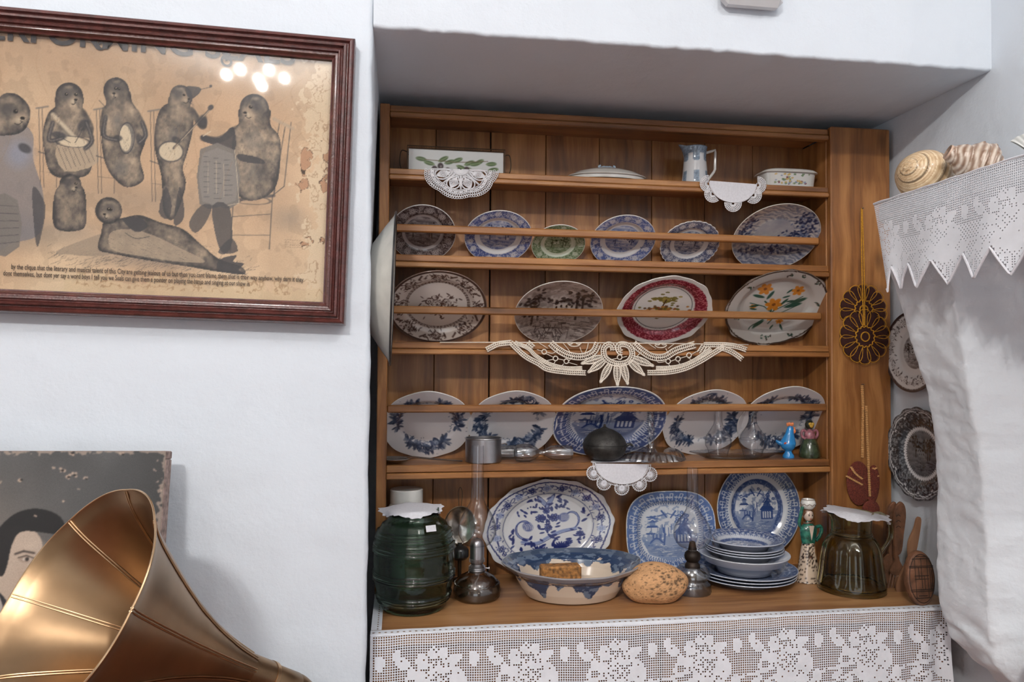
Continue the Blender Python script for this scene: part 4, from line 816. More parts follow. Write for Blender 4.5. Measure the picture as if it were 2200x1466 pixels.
# lower rack
G4 = 'plates tipped forward on the lower rack'
W4 = rgb(198, 197, 200); I4 = rgb(40, 56, 84); sc8 = lambda th: .010 * np.cos(8 * th)
rack('plate', 'white plate with dark blue flower wreath behind the serving spoons', 820, 1012, S4, 'dinner', p_sprays(I4, W4, 51, 3, -PI / 2), G4, ratio=.98, lean=.655, pym=900, scal=sc8)
rack('plate', 'white plate with blue flower sprays behind the aluminium pot', 1003, 1190, S4, 'dinner', p_sprays(I4, W4, 53, 3, PI / 2 - .4), G4, ratio=.98, lean=.655, pym=900, scal=sc8)
rack('platter', 'large deep blue willow pattern platter behind the dark round pot', 1182, 1419, S4, 'platter', p_willow(rgb(44, 60, 108), rgb(196, 198, 206), 55, .72, False, 2.2), G4, ratio=.80, lean=.66, pym=900, nexp=2.25, res=(64, 340))
rack('plate', 'white plate with blue flowers behind the first glass cruet', 1416, 1592, S4, 'dinner', p_sprays(I4, W4, 57, 3, PI / 2 + .1), G4, ratio=.98, lean=.655, pym=900, scal=sc8)
rack('plate', 'white plate with blue flowers behind the blue rooster', 1573, 1752, S4, 'dinner', p_sprays(I4, W4, 59, 3, PI / 2 - .9), G4, ratio=.98, lean=.655, pym=900, scal=sc8)

# standing platters and plate on the counter
def p_delft():
    random.seed(61); c = newcv(rgb(198, 198, 200), 560); D = rgb(30, 40, 96); L1 = rgb(118, 130, 168); pap = rgb(198, 198, 200); rr, th = polarf(c)
    m_ = np.abs(rr - (.93 + .012 * np.cos(8 * th))) < .012; c.a[m_] = D; m_ = np.abs(rr - .70) < .006; c.a[m_] = D * .7 + pap * .3
    for k in range(22):
        t = k * 2 * PI / 22 + .1; flower(c, .815 * math.cos(t), .815 * math.sin(t), .075, L1 if k % 2 else D, pap, 6); cv_ = [(.82 * math.cos(t + .14 + .05 * math.cos(u)) + .0, .82 * math.sin(t + .14 + .05 * math.cos(u)) + .04 * math.sin(u)) for u in np.linspace(0, 5, 12)]; c.line(cv_, .014, D)
        for j in range(6): u = t + random.uniform(-.1, .2); v = random.choice([.75, .88, .86]); leaf(c, v * math.cos(u), v * math.sin(u), .05, random.random() * 6, D, None, .95)
    def sp(x, y, r, a0, s, n=4.4):
        p = [(x + r * (1 - u / (n + 1.5)) * math.cos(a0 + s * u), y + 1.25 * r * (1 - u / (n + 1.5)) * math.sin(a0 + s * u)) for u in np.linspace(0, n, 24)]; c.line(p, .03, L1, .9); c.line([(a * 1.0 + .012, b + .012) for a, b in p], .009, D); c.line([(a - .012, b - .014) for a, b in p], .009, D)
    sp(-.34, .06, .22, -1.3, -1); sp(.34, .14, .22, 4.4, 1, 4.0)
    c.ell(-.31, .06, .09, .12, D * .6 + L1 * .4, .3, .9, .3); c.ell(.26, .16, .10, .11, D * .6 + L1 * .4, -.3, .9, .3)
    for s in (-1, 1):
        for k in range(7): c.line([(-.31 * (1 if s < 0 else -.9) - .06 + k * .02, .0 + (.1 if s > 0 else 0)), (-.31 * (1 if s < 0 else -.9) - .05 + k * .02, .12 + (.1 if s > 0 else 0))], .008, pap, .8)
    c.line(spline([(-.42, -.24, 0), (-.2, -.30, 0), (0, -.2, 0), (.2, -.12, 0), (.42, -.10, 0)], 6)[:, :2], .05, L1); c.line(spline([(-.44, -.28, 0), (-.2, -.34, 0), (.02, -.24, 0), (.2, -.16, 0), (.44, -.13, 0)], 6)[:, :2], .011, D)
    for s in (-1, 1): c.ell(.02 + s * .05, .52, .035, .16, L1, -s * .5, .95, .3); c.ring(.02 + s * .05, .52, .035, .16, .008, D, .9, -s * .5)
    for (x, y, r) in ((-.10, .20, .09), (.11, .18, .09), (0, .33, .06), (0, -.02, .07), (.48, -.22, .07), (.30, -.36, .06)): flower(c, x, y, r, D, L1, 8)
    for k in range(170):
        x = random.uniform(-.64, .64); y = random.uniform(-.62, .62)
        if math.hypot(x, y) > .64 or (abs(x - .34) < .18 and abs(y - .12) < .22) or (abs(x + .34) < .18 and abs(y - .05) < .25): continue
        if abs(x) > .3 and y > .3 and random.random() < .5: continue
        leaf(c, x, y, random.uniform(.07, .12), random.random() * 6, D, None, .95, .45)
    for k in range(9): leaf(c, .16, -.48, .16, .3 + k * .28, D, None, .95, .22); leaf(c, -.18, -.50, .15, .2 + k * .3, D, None, .95, .22)
    for k in range(7): c.ell(-.28 + k * .045, .44 + .02 * math.sin(k), .014, .02, D, 0, .95)
    return c
def standing(nm, label, pxl, pxr, py, Y, kind, paint, ratio, lean, zf=CT, **k):
    a = P(pxl, py, Y)[0]; b = P(pxr, py, Y)[0]; return plate(nm, label, b - a, (b - a) * ratio, kind, paint, ((a + b) / 2, Y, zf), lean, **k)
standing('platter', 'oval blue and white platter with painted birds and scrolls behind the footed basin', 1040, 1322, 1130, 1.925, 'platter', p_delft(), .715, -.10, scal=lambda th: .012 * np.cos(12 * th) + .006 * np.cos(24 * th), res=(84, 420), spin=.10, cat='platter', rimc=rgb(190, 188, 190))
standing('platter', 'rounded oblong blue willow platter behind the speckled loaf-shaped rock', 1348, 1541, 1160, 1.925, 'platter', p_willow(rgb(56, 84, 138), rgb(196, 200, 206), 63, .70, False, 3.), .86, -.10, nexp=3.0, res=(70, 360), cat='platter')
standing('plate', 'round blue willow plate standing on edge behind the stacked bowls', 1543, 1722, 1120, 1.945, 'dinner', p_willow(rgb(44, 66, 116), rgb(200, 203, 208), 65, .76, True), 1.06, -.06, zf=CT + .030, res=(70, 360))
# stack of plates and bowls
SX, SY = .885, 1.835
def flat_plate(nm, label, R_, kind, z, x, y, paint, grp, res=(22, 120), **k):
    V, F, col = plate_mesh(R_ * 2, R_ * 2, kind, paint, res=res, **k); V = V.copy(); lo = V[:, 2].min(); V[:, 2] -= lo; o = obj(nm, V, F, M['glaze'], col=col, ang=0); o.location = (x, y, z); return tag(o, label, 'plate' if kind == 'dinner' else 'bowl', grp)
pw = p_willow(rgb(60, 82, 126), rgb(170, 176, 190), 71, .70, True); gp = rgb(176, 182, 196)
for k, w_ in enumerate(('lowest of the three, touching the counter', 'middle one of three', 'topmost of the three, carrying the wide bowl')):
    flat_plate('dinner_plate', 'broad blue willow dinner plate under the bowls, ' + w_, .128, 'dinner', CT + .0005 + k * .0075, SX + .002 * k, SY, pw, 'dinner plates at the foot of the stack', back=gp, res=(30, 160))
zt = CT + .0155 + .012
flat_plate('serving_bowl', 'wide plain grey-white bowl resting on the dinner plates', .1135, 'soup', zt, SX, SY, newcv(rgb(196, 200, 208), 40), None, back=rgb(196, 200, 208), thick=.018)
zt2 = zt + .0285
for k, w_ in enumerate(('lowest of three', 'middle one of three', 'uppermost of three, under the patterned bowl')):
    flat_plate('soup_bowl', 'shallow bluish bowl nested above the wide bowl, ' + w_, .0985, 'soup', zt2 + k * .0062, SX - .001 * k, SY - .002, newcv(rgb(176, 184, 202), 40), 'nested shallow bowls in the stack', back=gp)
flat_plate('soup_bowl', 'blue willow soup bowl on top of the stack', .0985, 'soup', zt2 + .0062 * 2 + .016, SX - .002, SY - .002, p_willow(rgb(52, 72, 122), rgb(196, 200, 208), 73, .72, True), None, back=rgb(180, 186, 200), res=(44, 220))

# plates hung on the side wall, facing across the niche
def wall_plate(label, cy, cz, R_, paint, scal=None, rimc=None):
    V, F, col = plate_mesh(2 * R_, 2 * R_, 'dinner', paint, scal=scal, res=(50, 240), rimc=rimc); lo = V[:, 2].min()
    o = obj('hanging_plate', V, F, M['glaze'], col=col, ang=0); o.matrix_world = Matrix.Translation((XR - .004 + lo, cy, cz)) @ Matrix.Rotation(-PI / 2, 4, 'Z') @ Matrix.Rotation(PI / 2, 4, 'X')
    V2, F2 = tube([(0, 0, lo), (0, 0, lo - .0045)], .006, 8); obj('hanger', V2, F2, M['wire'], o)
    return tag(o, label, 'plate', 'plates hung on the side wall')
def p_wallbrown():
    random.seed(81); c = newcv(rgb(214, 212, 210), 400); ink = rgb(62, 48, 46); rr, th = polarf(c); m_ = rr > .93; c.a[m_] = ink
    for k in range(240):
        t = random.random() * 2 * PI; v = .78 + random.gauss(0, .06); leaf(c, v * math.cos(t), v * math.sin(t), .07, random.random() * 6, ink, None, .9)
    for k in range(26): t = k * 2 * PI / 26; flower(c, .79 * math.cos(t), .79 * math.sin(t), .07, rgb(214, 212, 210), ink, 6)
    scene(c, .42, ink, rgb(206, 204, 202), 3, 3); return c
def p_wallblack():
    random.seed(83); g = rgb(84, 88, 92); c = newcv(g, 420); K = rgb(38, 40, 44); Wt = rgb(206, 208, 210); rr, th = polarf(c); nn = vnoise((c.h, c.w), 60, 2, 3)
    m_ = (rr > .58); c.a[m_] = np.where(nn[m_][:, None] > .55, rgb(108, 112, 116), K * .7 + g * .3)
    for k in range(12):
        t = k * 2 * PI / 12
        for j in range(9): leaf(c, .76 * math.cos(t + random.gauss(0, .04)), .76 * math.sin(t + random.gauss(0, .04)), .10, random.random() * 6, K, None, .9)
        for s in (-.13, .13): c.ring(.80 * math.cos(t + s + .13), .80 * math.sin(t + s + .13), .04, .03, .012, Wt * .85, .8, t)
    R1 = .88 + .045 * np.abs(np.sin(6 * th)) - .03 * (np.abs(np.sin(6 * th)) < .25); m_ = np.abs(rr - R1) < .010; c.a[m_] = Wt; m_ = np.abs(rr - .96) < .008; c.a[m_] = Wt * .8
    scene(c, .50, K, rgb(120, 124, 128), 3, 9); m_ = (rr > .50 + .02 * np.sin(60 * th)) & (rr < .58 + .012 * np.sin(50 * th)); c.a[m_] = Wt; return c
wall_plate('brown and white printed plate on the side wall, half hidden by the fireplace hood', 1.745, CAMZ + .026, .104, p_wallbrown(), None, rgb(70, 56, 52))
wall_plate('black and white scalloped plate on the side wall above the carved servers', 1.722, CAMZ - .232, .116, p_wallblack(), sc12(16, .04), rgb(70, 72, 76))
# ------------------------------------------------------------------ things on the top shelf
def dims(pxl, pxr, py, Y): a = P(pxl, py, Y); b = P(pxr, py, Y); return (a[0] + b[0]) / 2, b[0] - a[0]
def zat(py, Y, px=1300): return P(px, py, Y)[2]
# olive tile tray with wire gallery
x, w_ = dims(878, 1080, 345, 1.89); t = thing('tile_tray', 'oblong white tile tray painted with dark olives, edged in wire, on the top shelf', 'tray', (x, 1.89, S1))
h = zat(322, 1.87, 980) - S1
random.seed(91); c = CV(300, 90, (-w_ / 2, w_ / 2, 0, h), rgb(196, 199, 198)); G = rgb(70, 92, 56)
for k, (u, v, a) in enumerate(((-.055, .022, 2.9), (-.03, .026, .3), (-.01, .03, .4), (.0, .022, 5.9), (.02, .024, .4), (.045, .026, .5), (.06, .03, 3.3), (.075, .028, .1), (-.075, .033, 3.0), (.03, .018, 5.4), (-.045, .03, .5), (.08, .012, .2))): leaf(c, u, v, .028, a, G, rgb(130, 148, 110), .95, .42)
c.line([(-.08, .034), (0, .03), (.08, .036)], .0016, rgb(92, 76, 52))
for u, v in ((-.055, .011), (-.04, .019), (-.022, .008), (.006, .007), (.026, .012), (.042, .006)): c.ell(u, v, .0085, .0095, rgb(48, 38, 42), 0, .95, .3); c.ell(u + .001, v - .001, .0035, .0045, rgb(160, 150, 150), 0, .7, .6)
X, Y = np.meshgrid(np.linspace(-w_ / 2, w_ / 2, 200), np.linspace(0, h, 46)); obj('front_tile', np.stack([X, -.012 + 0 * X, Y], -1), grid_faces(46, 200), M['glaze'], t, col=c.sample(X, Y).reshape(-1, 3), ang=0)
V, F = box_vf(-w_ / 2, w_ / 2, -.0118, .045, 0, h - .001, b=.001); obj('tray_body', V, F, M['white'], t, smooth=False)
mb = MB()
for z_ in (h + .001, h + .007): V, F = tube([(-w_ / 2 - .004, -.014, z_), (w_ / 2 + .004, -.014, z_), (w_ / 2 + .004, .047, z_), (-w_ / 2 - .004, .047, z_)], .0012, 5, True); mb.add(V, F)
for k in range(60): u = -w_ / 2 - .003 + k * (w_ + .006) / 59; V, F = tube([(u, -.0142, h), (u + .0015, -.0142, h + .008)], .0006, 4); mb.add(V, F)
for u in (-w_ / 2 - .003, w_ / 2 + .003): V, F = tube([(u, -.0145, 0), (u, -.0145, h + .002)], .0014, 5); mb.add(V, F)
mb.build('wire_gallery', M['wire'], t)
for s in (-1, 1):
    V, F = tube(spline([(s * (w_ / 2 + .004), .005, h - .004), (s * (w_ / 2 + .018), .005, h - .002), (s * (w_ / 2 + .022), .005, h * .5), (s * (w_ / 2 + .016), .005, .006), (s * (w_ / 2 + .006), .005, .004)], 6), .0014, 6); obj('handle', V, F, M['wire'], t)
# lidded oval dish
x, w_ = dims(1222, 1391, 375, 1.90); t = thing('lidded_dish', 'long oval white covered dish with a small scrolled knob', 'dish', (x, 1.915, S1)); R_ = w_ / 2; hz = zat(372, 1.86) - S1
V, F = lathe([(0, 0), (.72, 0), (.86, .006 / R_), (.95, .4 * hz / R_), (.97, hz * .9 / R_), (.93, hz * .9 / R_)], 64); V *= [R_, R_ * .55, R_]; obj('dish_body', V, F, M['white'], t)
pr = [(0, .30), (.2, .30), (.5, .26), (.8, .15), (.92, .07), (.995, .03), (1.0, .015), (.985, 0), (.93, -.01)]; V, F = lathe(pr, 64); V = V * [R_, R_ * .58, R_ * .78] + [0, 0, hz]; obj('lid', V, F, M['white'], t)
kz = hz + .30 * R_ * .78; mb = MB(); pale = plain('pale_blue_knob_glaze', rgb(160, 176, 192), .2, var=.1, coat=.5)
for s in (-1, 1):
    V, F = tube(spline([(0, 0, kz + .003), (s * .008, 0, kz + .006), (s * .018, 0, kz + .002), (s * .022, 0, kz + .006), (s * .017, 0, kz + .009)], 6), .0028, 8); mb.add(V, F)
V, F = ellipsoid((0, 0, kz + .004), (.006, .005, .0045)); mb.add(V, F); mb.build('knob', pale, t)
# pale jug
x, w_ = dims(1468, 1518, 350, 1.89); t = thing('jug', 'small white jug with pale blue-grey printed panels and an angular handle', 'jug', (x, 1.89, S1)); hz = zat(318, 1.89, 1490) - S1; R_ = w_ / 2
n = 72; zs = np.linspace(0, 1, 40); pro = np.interp(zs, [0, .06, .3, .7, .9, 1], [1.06, 1.08, 1.0, .90, .92, 1.0]) * R_
th = np.linspace(0, 2 * PI, n, endpoint=False); sp = np.exp(-((np.angle(np.exp(1j * (th - PI)))) / .35) ** 2)
V = []
for z_, r in zip(zs, pro): rr = r * (1 + .42 * sp * max(0, (z_ - .72) / .28) ** 1.5); V.append(np.stack([rr * np.cos(th), rr * np.sin(th), np.full(n, z_ * hz) + .006 * sp * max(0, (z_ - .8) / .2)], -1))
for k, (z_, r) in enumerate(zip(zs[::-1][:20], pro[::-1][:20])): rr = (r - .0025) * (1 + .42 * sp * max(0, (z_ - .72) / .28) ** 1.5); V.append(np.stack([rr * np.cos(th), rr * np.sin(th), np.full(n, z_ * hz) + .006 * sp * max(0, (z_ - .8) / .2)], -1))
V.append(np.stack([.001 * np.cos(th), .001 * np.sin(th), np.full(n, .5 * hz)], -1)); nr = len(V); V = np.concatenate(V)
u = (np.arctan2(V[:, 1], V[:, 0]) / (2 * PI) * 6 + .25) % 1; v = V[:, 2] / hz; nn = np.random.default_rng(2).random(len(V)); col = np.ones((len(V), 3)) * rgb(206, 209, 212)
b_ = (v > .80) | (np.abs(u - .5) < .17) & (v > .05) & (v < .85) & ((v > .6) | (v < .35)) | ((v > .62) & (np.abs(u - .5) < .3)); col[b_] = rgb(120, 138, 156) * (.85 + .3 * nn[b_][:, None]); obj('jug_body', V, grid_faces(nr, n, True), M['glaze'], t, col=col, ang=0)
obj('jug_foot', *lathe([(0, .0002), (R_ * 1.05, .0002), (R_ * 1.05, .002)], 40), M['white'], t)
V, F = tube([(R_ * .90, 0, hz * .88), (R_ * 1.5, 0, hz * .94), (R_ * 1.72, 0, hz * .97), (R_ * 1.75, 0, hz * .90), (R_ * 1.72, 0, hz * .45), (R_ * 1.62, 0, hz * .38), (R_ * 1.06, 0, hz * .14)], .0036, 8); obj('handle', V, F, M['white'], t)
# small covered dish with flowers
x, w_ = dims(1631, 1748, 385, 1.90); t = thing('covered_butter_dish', 'small white covered oblong dish painted with little flowers, at the end of the top shelf', 'dish', (x, 1.905, S1)); R_ = w_ / 2; hz = zat(373, 1.88, 1690) - S1
def supel(prof, n, e, sx, sy):
    V, F = lathe(prof, n); th = np.arctan2(V[:, 1], V[:, 0]); k = (np.abs(np.cos(th)) ** e + np.abs(np.sin(th)) ** e) ** (-1 / e); V[:, 0] *= k * sx; V[:, 1] *= k * sy; return V, F
pr = [(.01, 0), (.82, 0)] + [(.88 + .06 * q, hz * q) for q in np.linspace(.03, 1, 24)] + [(.86, hz)]; V, F = supel(pr, 200, 4, R_, R_ * .55); col = np.ones((len(V), 3)) * rgb(208, 208, 204)
random.seed(5)
for k in range(46):
    cx_, cz_ = random.gauss(0, .35) * R_, hz * random.uniform(.25, .9); d = ((V[:, 0] - cx_) / .0035) ** 2 + ((V[:, 2] - cz_) / .0026) ** 2; m_ = (d < 1) & (V[:, 1] < 0); col[m_] = random.choice([rgb(96, 120, 84), rgb(120, 136, 96), rgb(120, 52, 62), rgb(190, 160, 90), rgb(130, 140, 160)])
obj('dish_body', V, F, M['glaze'], t, col=col)
V, F = supel([(.01, .011), (.7, .0105), (.92, .006), (1.0, .001), (1.01, -.001), (.98, -.0025), (.9, -.0025)], 80, 4, R_, R_ * .6); V[:, 2] += hz + .002; obj('lid', V, F, M['white'], t)

# white enamel basin hung on the niche side
t = thing('enamel_basin', 'shallow white enamel basin with a dark rim, hung sideways on the niche reveal', 'basin', (-.066, 1.665, CAMZ + .155), rot=(0, PI / 2 + .03, 0))
pr = [(0, 0), (.088, 0), (.098, .003), (.135, .028), (.158, .045), (.168, .049), (.168, .0505), (.157, .047), (.134, .030), (.097, .0045), (.088, .0015), (0, .0015)]; V, F = lathe(pr, 96); obj('bowl', V, F, M['enamel'], t)
V, F = tube([(.168 * math.cos(a), .168 * math.sin(a), .0497) for a in np.linspace(0, 2 * PI, 96, endpoint=False)], .0022, 8, True); obj('rim', V, F, M['black'], t)

# ------------------------------------------------------------------ things on the lower rack shelf
def lathed(name, prof, mat, parent, n=48, **k): V, F = lathe(prof, n, **k); return obj(name, V, F, mat, parent)
# serving spoons
def spoon(label, x0, y0, L_, rz, bend):
    t = thing('serving_spoon', label, 'spoon', (x0, y0, S4 + .001), 'spoons lying on the lower rack shelf', rot=(0, 0, rz))
    V = []; n = 16; R1, R2 = .036, .019
    for sgn, dz in ((1, 0), (-1, -.0012)):
        for r in np.linspace(0.02, 1, 7)[:: sgn]:
            for a in np.linspace(0, 2 * PI, n, endpoint=False): V.append((R1 * r * math.cos(a), R2 * r * math.sin(a), .003 + .009 * r * r + dz))
    obj('spoon_bowl', V, grid_faces(14, n, True), M['steel'], t)
    p = spline([(.033, 0, .0115), (.05, 0, .014), (.09, 0, .010), (L_ - .02, 0, .006), (L_, 0, .005)], 8); r = np.interp(np.linspace(0, 1, len(p)), [0, .2, .7, .95, 1], [.0035, .0026, .0040, .0065, .003]); V, F = tube(p, r, 8, flat=.38); V[:, 1] *= 1.0; obj('handle', V, F, M['steel'], t); return t
a = Pz(850, 990, S4); spoon('long dull metal serving spoon, the one nearer the shelf edge', a[0], 1.868, .165, -.02, 0); spoon('dull metal serving spoon lying nearer the plates', a[0] - .005, 1.905, .16, -.20, 0)
# aluminium pot
x, w_ = dims(1000, 1077, 960, 1.885); t = thing('aluminium_pot', 'small straight-sided aluminium pot without a lid', 'pot', (x, 1.886, S4)); R_ = w_ / 2 ; hz = zat(940, 1.86) - S4
lathed('pot_body', [(0, 0), (R_ - .003, 0), (R_, .003), (R_, hz - .003), (R_ + .0018, hz - .0015), (R_ + .001, hz), (R_ - .0015, hz - .001), (R_ - .002, .003), (0, .003)], M['alu'], t, 72)
V, F = tube(spline([(R_, .006, hz * .72), (R_ + .010, .004, hz * .74), (R_ + .014, .0, hz * .70)], 5), .0022, 6); obj('lug', V, F, M['alu'], t)
# glass lamp chimneys lying on their sides
def lying(label, pxl, pxr, Y, prof, mat='pressed'):
    x, w_ = dims(pxl, pxr, 975, Y); R_ = max(p[0] for p in prof); t = thing('lying_glass', label, 'glassware', (x - w_ / 2, Y, S4 + R_ + .0006), rot=(0, PI / 2, 0)); L_ = max(p[1] for p in prof); pr = [(r, z * w_ / L_) for r, z in prof]; pr = pr + [(max(r - .0014, .0005), z) for r, z in pr[::-1]]; lathed('glass_body', pr, M[mat], t, 40)
lying('clear goblet-shaped glass lying on its side in front of the willow platter', 1105, 1229, 1.875, [(.010, 0), (.020, .004), (.0225, .012), (.0225, .032), (.016, .045), (.0075, .052), (.0065, .058), (.010, .066), (.0175, .078), (.019, .090), (.0185, .115), (.0165, .122), (.0, .1225)])
lying('clear glass tumbler lying on its side beside the aluminium pot', 1062, 1122, 1.925, [(.0, 0), (.014, .0), (.0155, .006), (.017, .03), (.018, .058), (.019, .060)])
# dark lidded pot
x, w_ = dims(1254, 1345, 960, 1.875); t = thing('pewter_pot', 'dark round pewter pot with a domed pointed lid on the doily', 'pot', (x, 1.878, S4 + .0025)); R_ = w_ / 2
lathed('pot_body', [(0, 0), (R_ * .5, 0), (R_ * .62, .003), (R_ * .9, .015), (R_ * .98, .028), (R_, .038), (R_ * .97, .041)], M['pewter'], t); lathed('lid', [(R_ * 1.02, .0405), (R_ * 1.0, .0425), (R_ * .92, .053), (R_ * .72, .067), (R_ * .42, .077), (R_ * .2, .081), (R_ * .12, .083), (.003, .086), (.0035, .090), (0, .092)], M['pewter'], t)
V, F = tube(spline([(R_ * .9, -.004, .034), (R_ * 1.15, -.006, .040), (R_ * 1.3, -.006, .036)], 5), [.006, .0055, .005, .0045, .004, .0035, .0035, .003, .003, .003, .003], 8); obj('spout', V, F, M['pewter'], t)
# glass candlestick with fluted foot
x, w_ = dims(1328, 1470, 985, 1.87); t = thing('candlestick', 'clear glass candlestick with a broad fluted foot and twisted stem', 'candlestick', (x + .004, 1.885, S4 + .0025)); R_ = w_ / 2 * .96
fl = lambda R, Z, T: (R * (1 + .035 * np.cos(30 * T) * (Z < .024) * (R > .02)), Z)
pr = [(0, .012), (R_ * .5, .012), (R_, .0), (R_ * 1.02, .002), (R_ * .93, .016), (R_ * .82, .025), (R_ * .4, .027), (.012, .029), (.010, .034), (.006, .040)]; V, F = lathe(pr, 120, fn=fl); obj('fluted_foot', V, F, M['pressed'], t)
hz = zat(862, 1.87, 1410) - S4; tw = lambda R, Z, T: (R * (1 + .18 * np.cos(4 * T + Z * 260)), Z); zz_ = np.linspace(.036, hz - .025, 60); V, F = lathe([(.0080, z) for z in zz_], 32, fn=tw); obj('twisted_stem', V, F, M['pressed'], t)
lathed('socket', [(.006, hz - .026), (.011, hz - .020), (.012, hz), (.0095, hz), (.008, hz - .014), (0, hz - .016)], M['pressed'], t, 32)
# oval glass tray with two cruets
x, w_ = dims(1484, 1687, 975, 1.885); t = thing('glass_tray', 'long oval pressed glass tray carrying two cruets', 'tray', (x, 1.892, S4 + .0006)); R_ = w_ / 2
fl = lambda R, Z, T: (R * (1 + .012 * np.cos(44 * T)), Z + .0016 * np.abs(np.cos(22 * T)) * (Z > .006)); V, F = lathe([(0, 0), (.62 * R_, 0), (.66 * R_, .001), (.84 * R_, .010), (.98 * R_, .015), (R_, .0165), (.97 * R_, .017), (.83 * R_, .0125), (.64 * R_, .003), (0, .003)], 132, sy=.36, fn=fl); obj('tray_body', V, F, M['pressed'], t)
V, F = tube([(R_ * .66 * math.cos(a), R_ * .66 * .36 * math.sin(a), .0035) for a in np.linspace(0, 2 * PI, 60, endpoint=False)], .0012, 5, True); obj('foot_ring', V, F, M['pressed'], t)
for pxl, pxr, lb in ((1517, 1570, 'clear glass cruet bottle on the oval tray, the one nearer the candlestick'), (1591, 1644, 'clear glass cruet bottle on the oval tray, the one nearer the blue rooster')):
    x, w_ = dims(pxl, pxr, 940, 1.89); t = thing('cruet', lb, 'bottle', (x, 1.892, S4 + .0042), 'cruets on the glass tray'); R_ = w_ / 2; hz = zat(868, 1.89, 1560) - S4
    pr = [(.0, 0), (R_ * .66, 0), (R_ * .70, .003), (R_ * .78, .018), (R_ * .97, .030), (R_, .042), (R_ * .9, .056), (R_ * .60, .072), (R_ * .36, .086), (R_ * .30, .096), (R_ * .30, hz - .010)]
    V, F = lathe(pr, 56, fn=lambda R, Z, T: (R * (1 + .03 * np.cos(10 * T) * ((Z > .005) & (Z < .03))), Z)); obj('bottle_body', V, F, M['clear'], t)
    V, F = lathe([(R_ * .27, hz - .018), (R_ * .29, hz - .010), (R_ * .40, hz - .008), (R_ * .42, hz - .004), (R_ * .25, hz), (0, hz + .001)], 24); obj('stopper', V, F, M['pressed'], t)
    V, F = tube([((R_ + .0003) * math.cos(a), (R_ + .0003) * math.sin(a), .046) for a in np.linspace(0, 2 * PI, 48, endpoint=False)], .0008, 5, True); obj('raised_band', V, F, M['clear'], t)
# blue rooster
a = Pz(1690, 983, S4); t = thing('rooster_figurine', 'bright blue ceramic rooster with orange comb on a round foot', 'figurine', (a[0], 1.885, S4), rot=(0, 0, -.15)); k = .092 / .094
bl_ = plain('blue_glaze', rgb(42, 128, 190), .22, var=.1, scale=50, coat=.4); og = plain('orange_glaze', rgb(214, 124, 72), .3, var=.08, coat=.3); rd = plain('red_dab', rgb(176, 62, 36), .4)
lathed('foot', [(0, 0), (.0145, 0), (.0155, .003), (.014, .008), (.0095, .014), (.009, .018), (.012, .022), (0, .024)], bl_, t, 32)
zs = np.linspace(0, 1, 22); V = []
for s in zs:   # body rising into neck and head
    z_ = .018 + s * .068; cx_ = np.interp(s, [0, .3, .6, .85, 1], [.000, -.002, .002, .005, .006]); rx = np.interp(s, [0, .12, .3, .5, .68, .85, .95, 1], [.008, .017, .022, .0165, .0115, .0095, .0075, .001]); ry = rx * np.interp(s, [0, .4, 1], [1, .85, .9])
    V.append(np.stack([cx_ + rx * np.cos(np.linspace(0, 2 * PI, 28, endpoint=False)), ry * np.sin(np.linspace(0, 2 * PI, 28, endpoint=False)), np.full(28, z_)], -1))
obj('bird_body', np.concatenate(V), grid_faces(22, 28, True), bl_, t)
V, F = tube(spline([(-.012, 0, .036), (-.024, 0, .040), (-.033, 0, .046)], 8), np.interp(np.linspace(0, 1, 17), [0, .6, 1], [.012, .008, .003]), 14, flat=.7); obj('tail', V, F, bl_, t)
mb = MB()
for q in range(4): V, F = ellipsoid((-.002 + q * .0045, 0, .0895 + .001 * (q % 2)), (.0034, .0028, .0052)); mb.add(V, F)
mb.build('comb', og, t); V, F = ellipsoid((.015, -.002, .072), (.0045, .003, .0065)); obj('wattle', V, F, og, t); V, F = lathe([(.003, 0), (.0022, .004), (0, .0075)], 14); V = V @ rotm('Y', PI / 2).T + [.0125, 0, .080]; obj('beak', V, F, og, t); V, F = ellipsoid((-.012, -.0145, .040), (.0055, .002, .0035)); obj('wing_dab', V, F, rd, t)
# little woman with heart
a = Pz(1742, 984, S4); t = thing('lady_figurine', 'small glazed figurine in a green bell skirt with arms on her hips', 'figurine', (a[0] + .002, 1.888, S4)); gr = plain('mottled_green_glaze', rgb(52, 64, 44), .25, var=.4, scale=70, coat=.5); pk = plain('dusky_pink_glaze', rgb(150, 96, 106), .25, var=.25, scale=90, coat=.4); dk_ = plain('dark_green_hair', rgb(44, 46, 32), .4, var=.4, scale=120); yl = plain('yellow_glaze', rgb(196, 156, 62), .3)
lathed('skirt', [(0, 0), (.026, 0), (.0275, .003), (.026, .018), (.0215, .036), (.0155, .049), (.012, .052)], gr, t, 40); lathed('torso', [(.013, .050), (.0145, .056), (.0135, .066), (.010, .071), (.0045, .075), (.0045, .08)], pk, t, 28)
for s in (-1, 1): V, F = tube(spline([(s * .010, 0, .0695), (s * .0185, 0, .073), (s * .0235, 0, .066), (s * .021, 0, .056), (s * .0135, -.003, .051)], 6), .0036, 8); obj('arm', V, F, pk, t)
V, F = ellipsoid((0, 0, .088), (.012, .011, .0125)); obj('head', V, F, dk_, t); mb = MB()
for s in (-1, 1): V, F = ellipsoid((s * .0036, -.0098, .0905), (.0048, .0028, .0045)); mb.add(V, F)
V, F = ellipsoid((0, -.0098, .0865), (.0055, .0028, .006)); mb.add(V, F); mb.build('heart_face', yl, t)

# ------------------------------------------------------------------ things on the counter
def ridge(z, zs_, a=.0042, w_=.0022): return sum(a * math.exp(-((z - q) / w_) ** 2) for q in zs_)
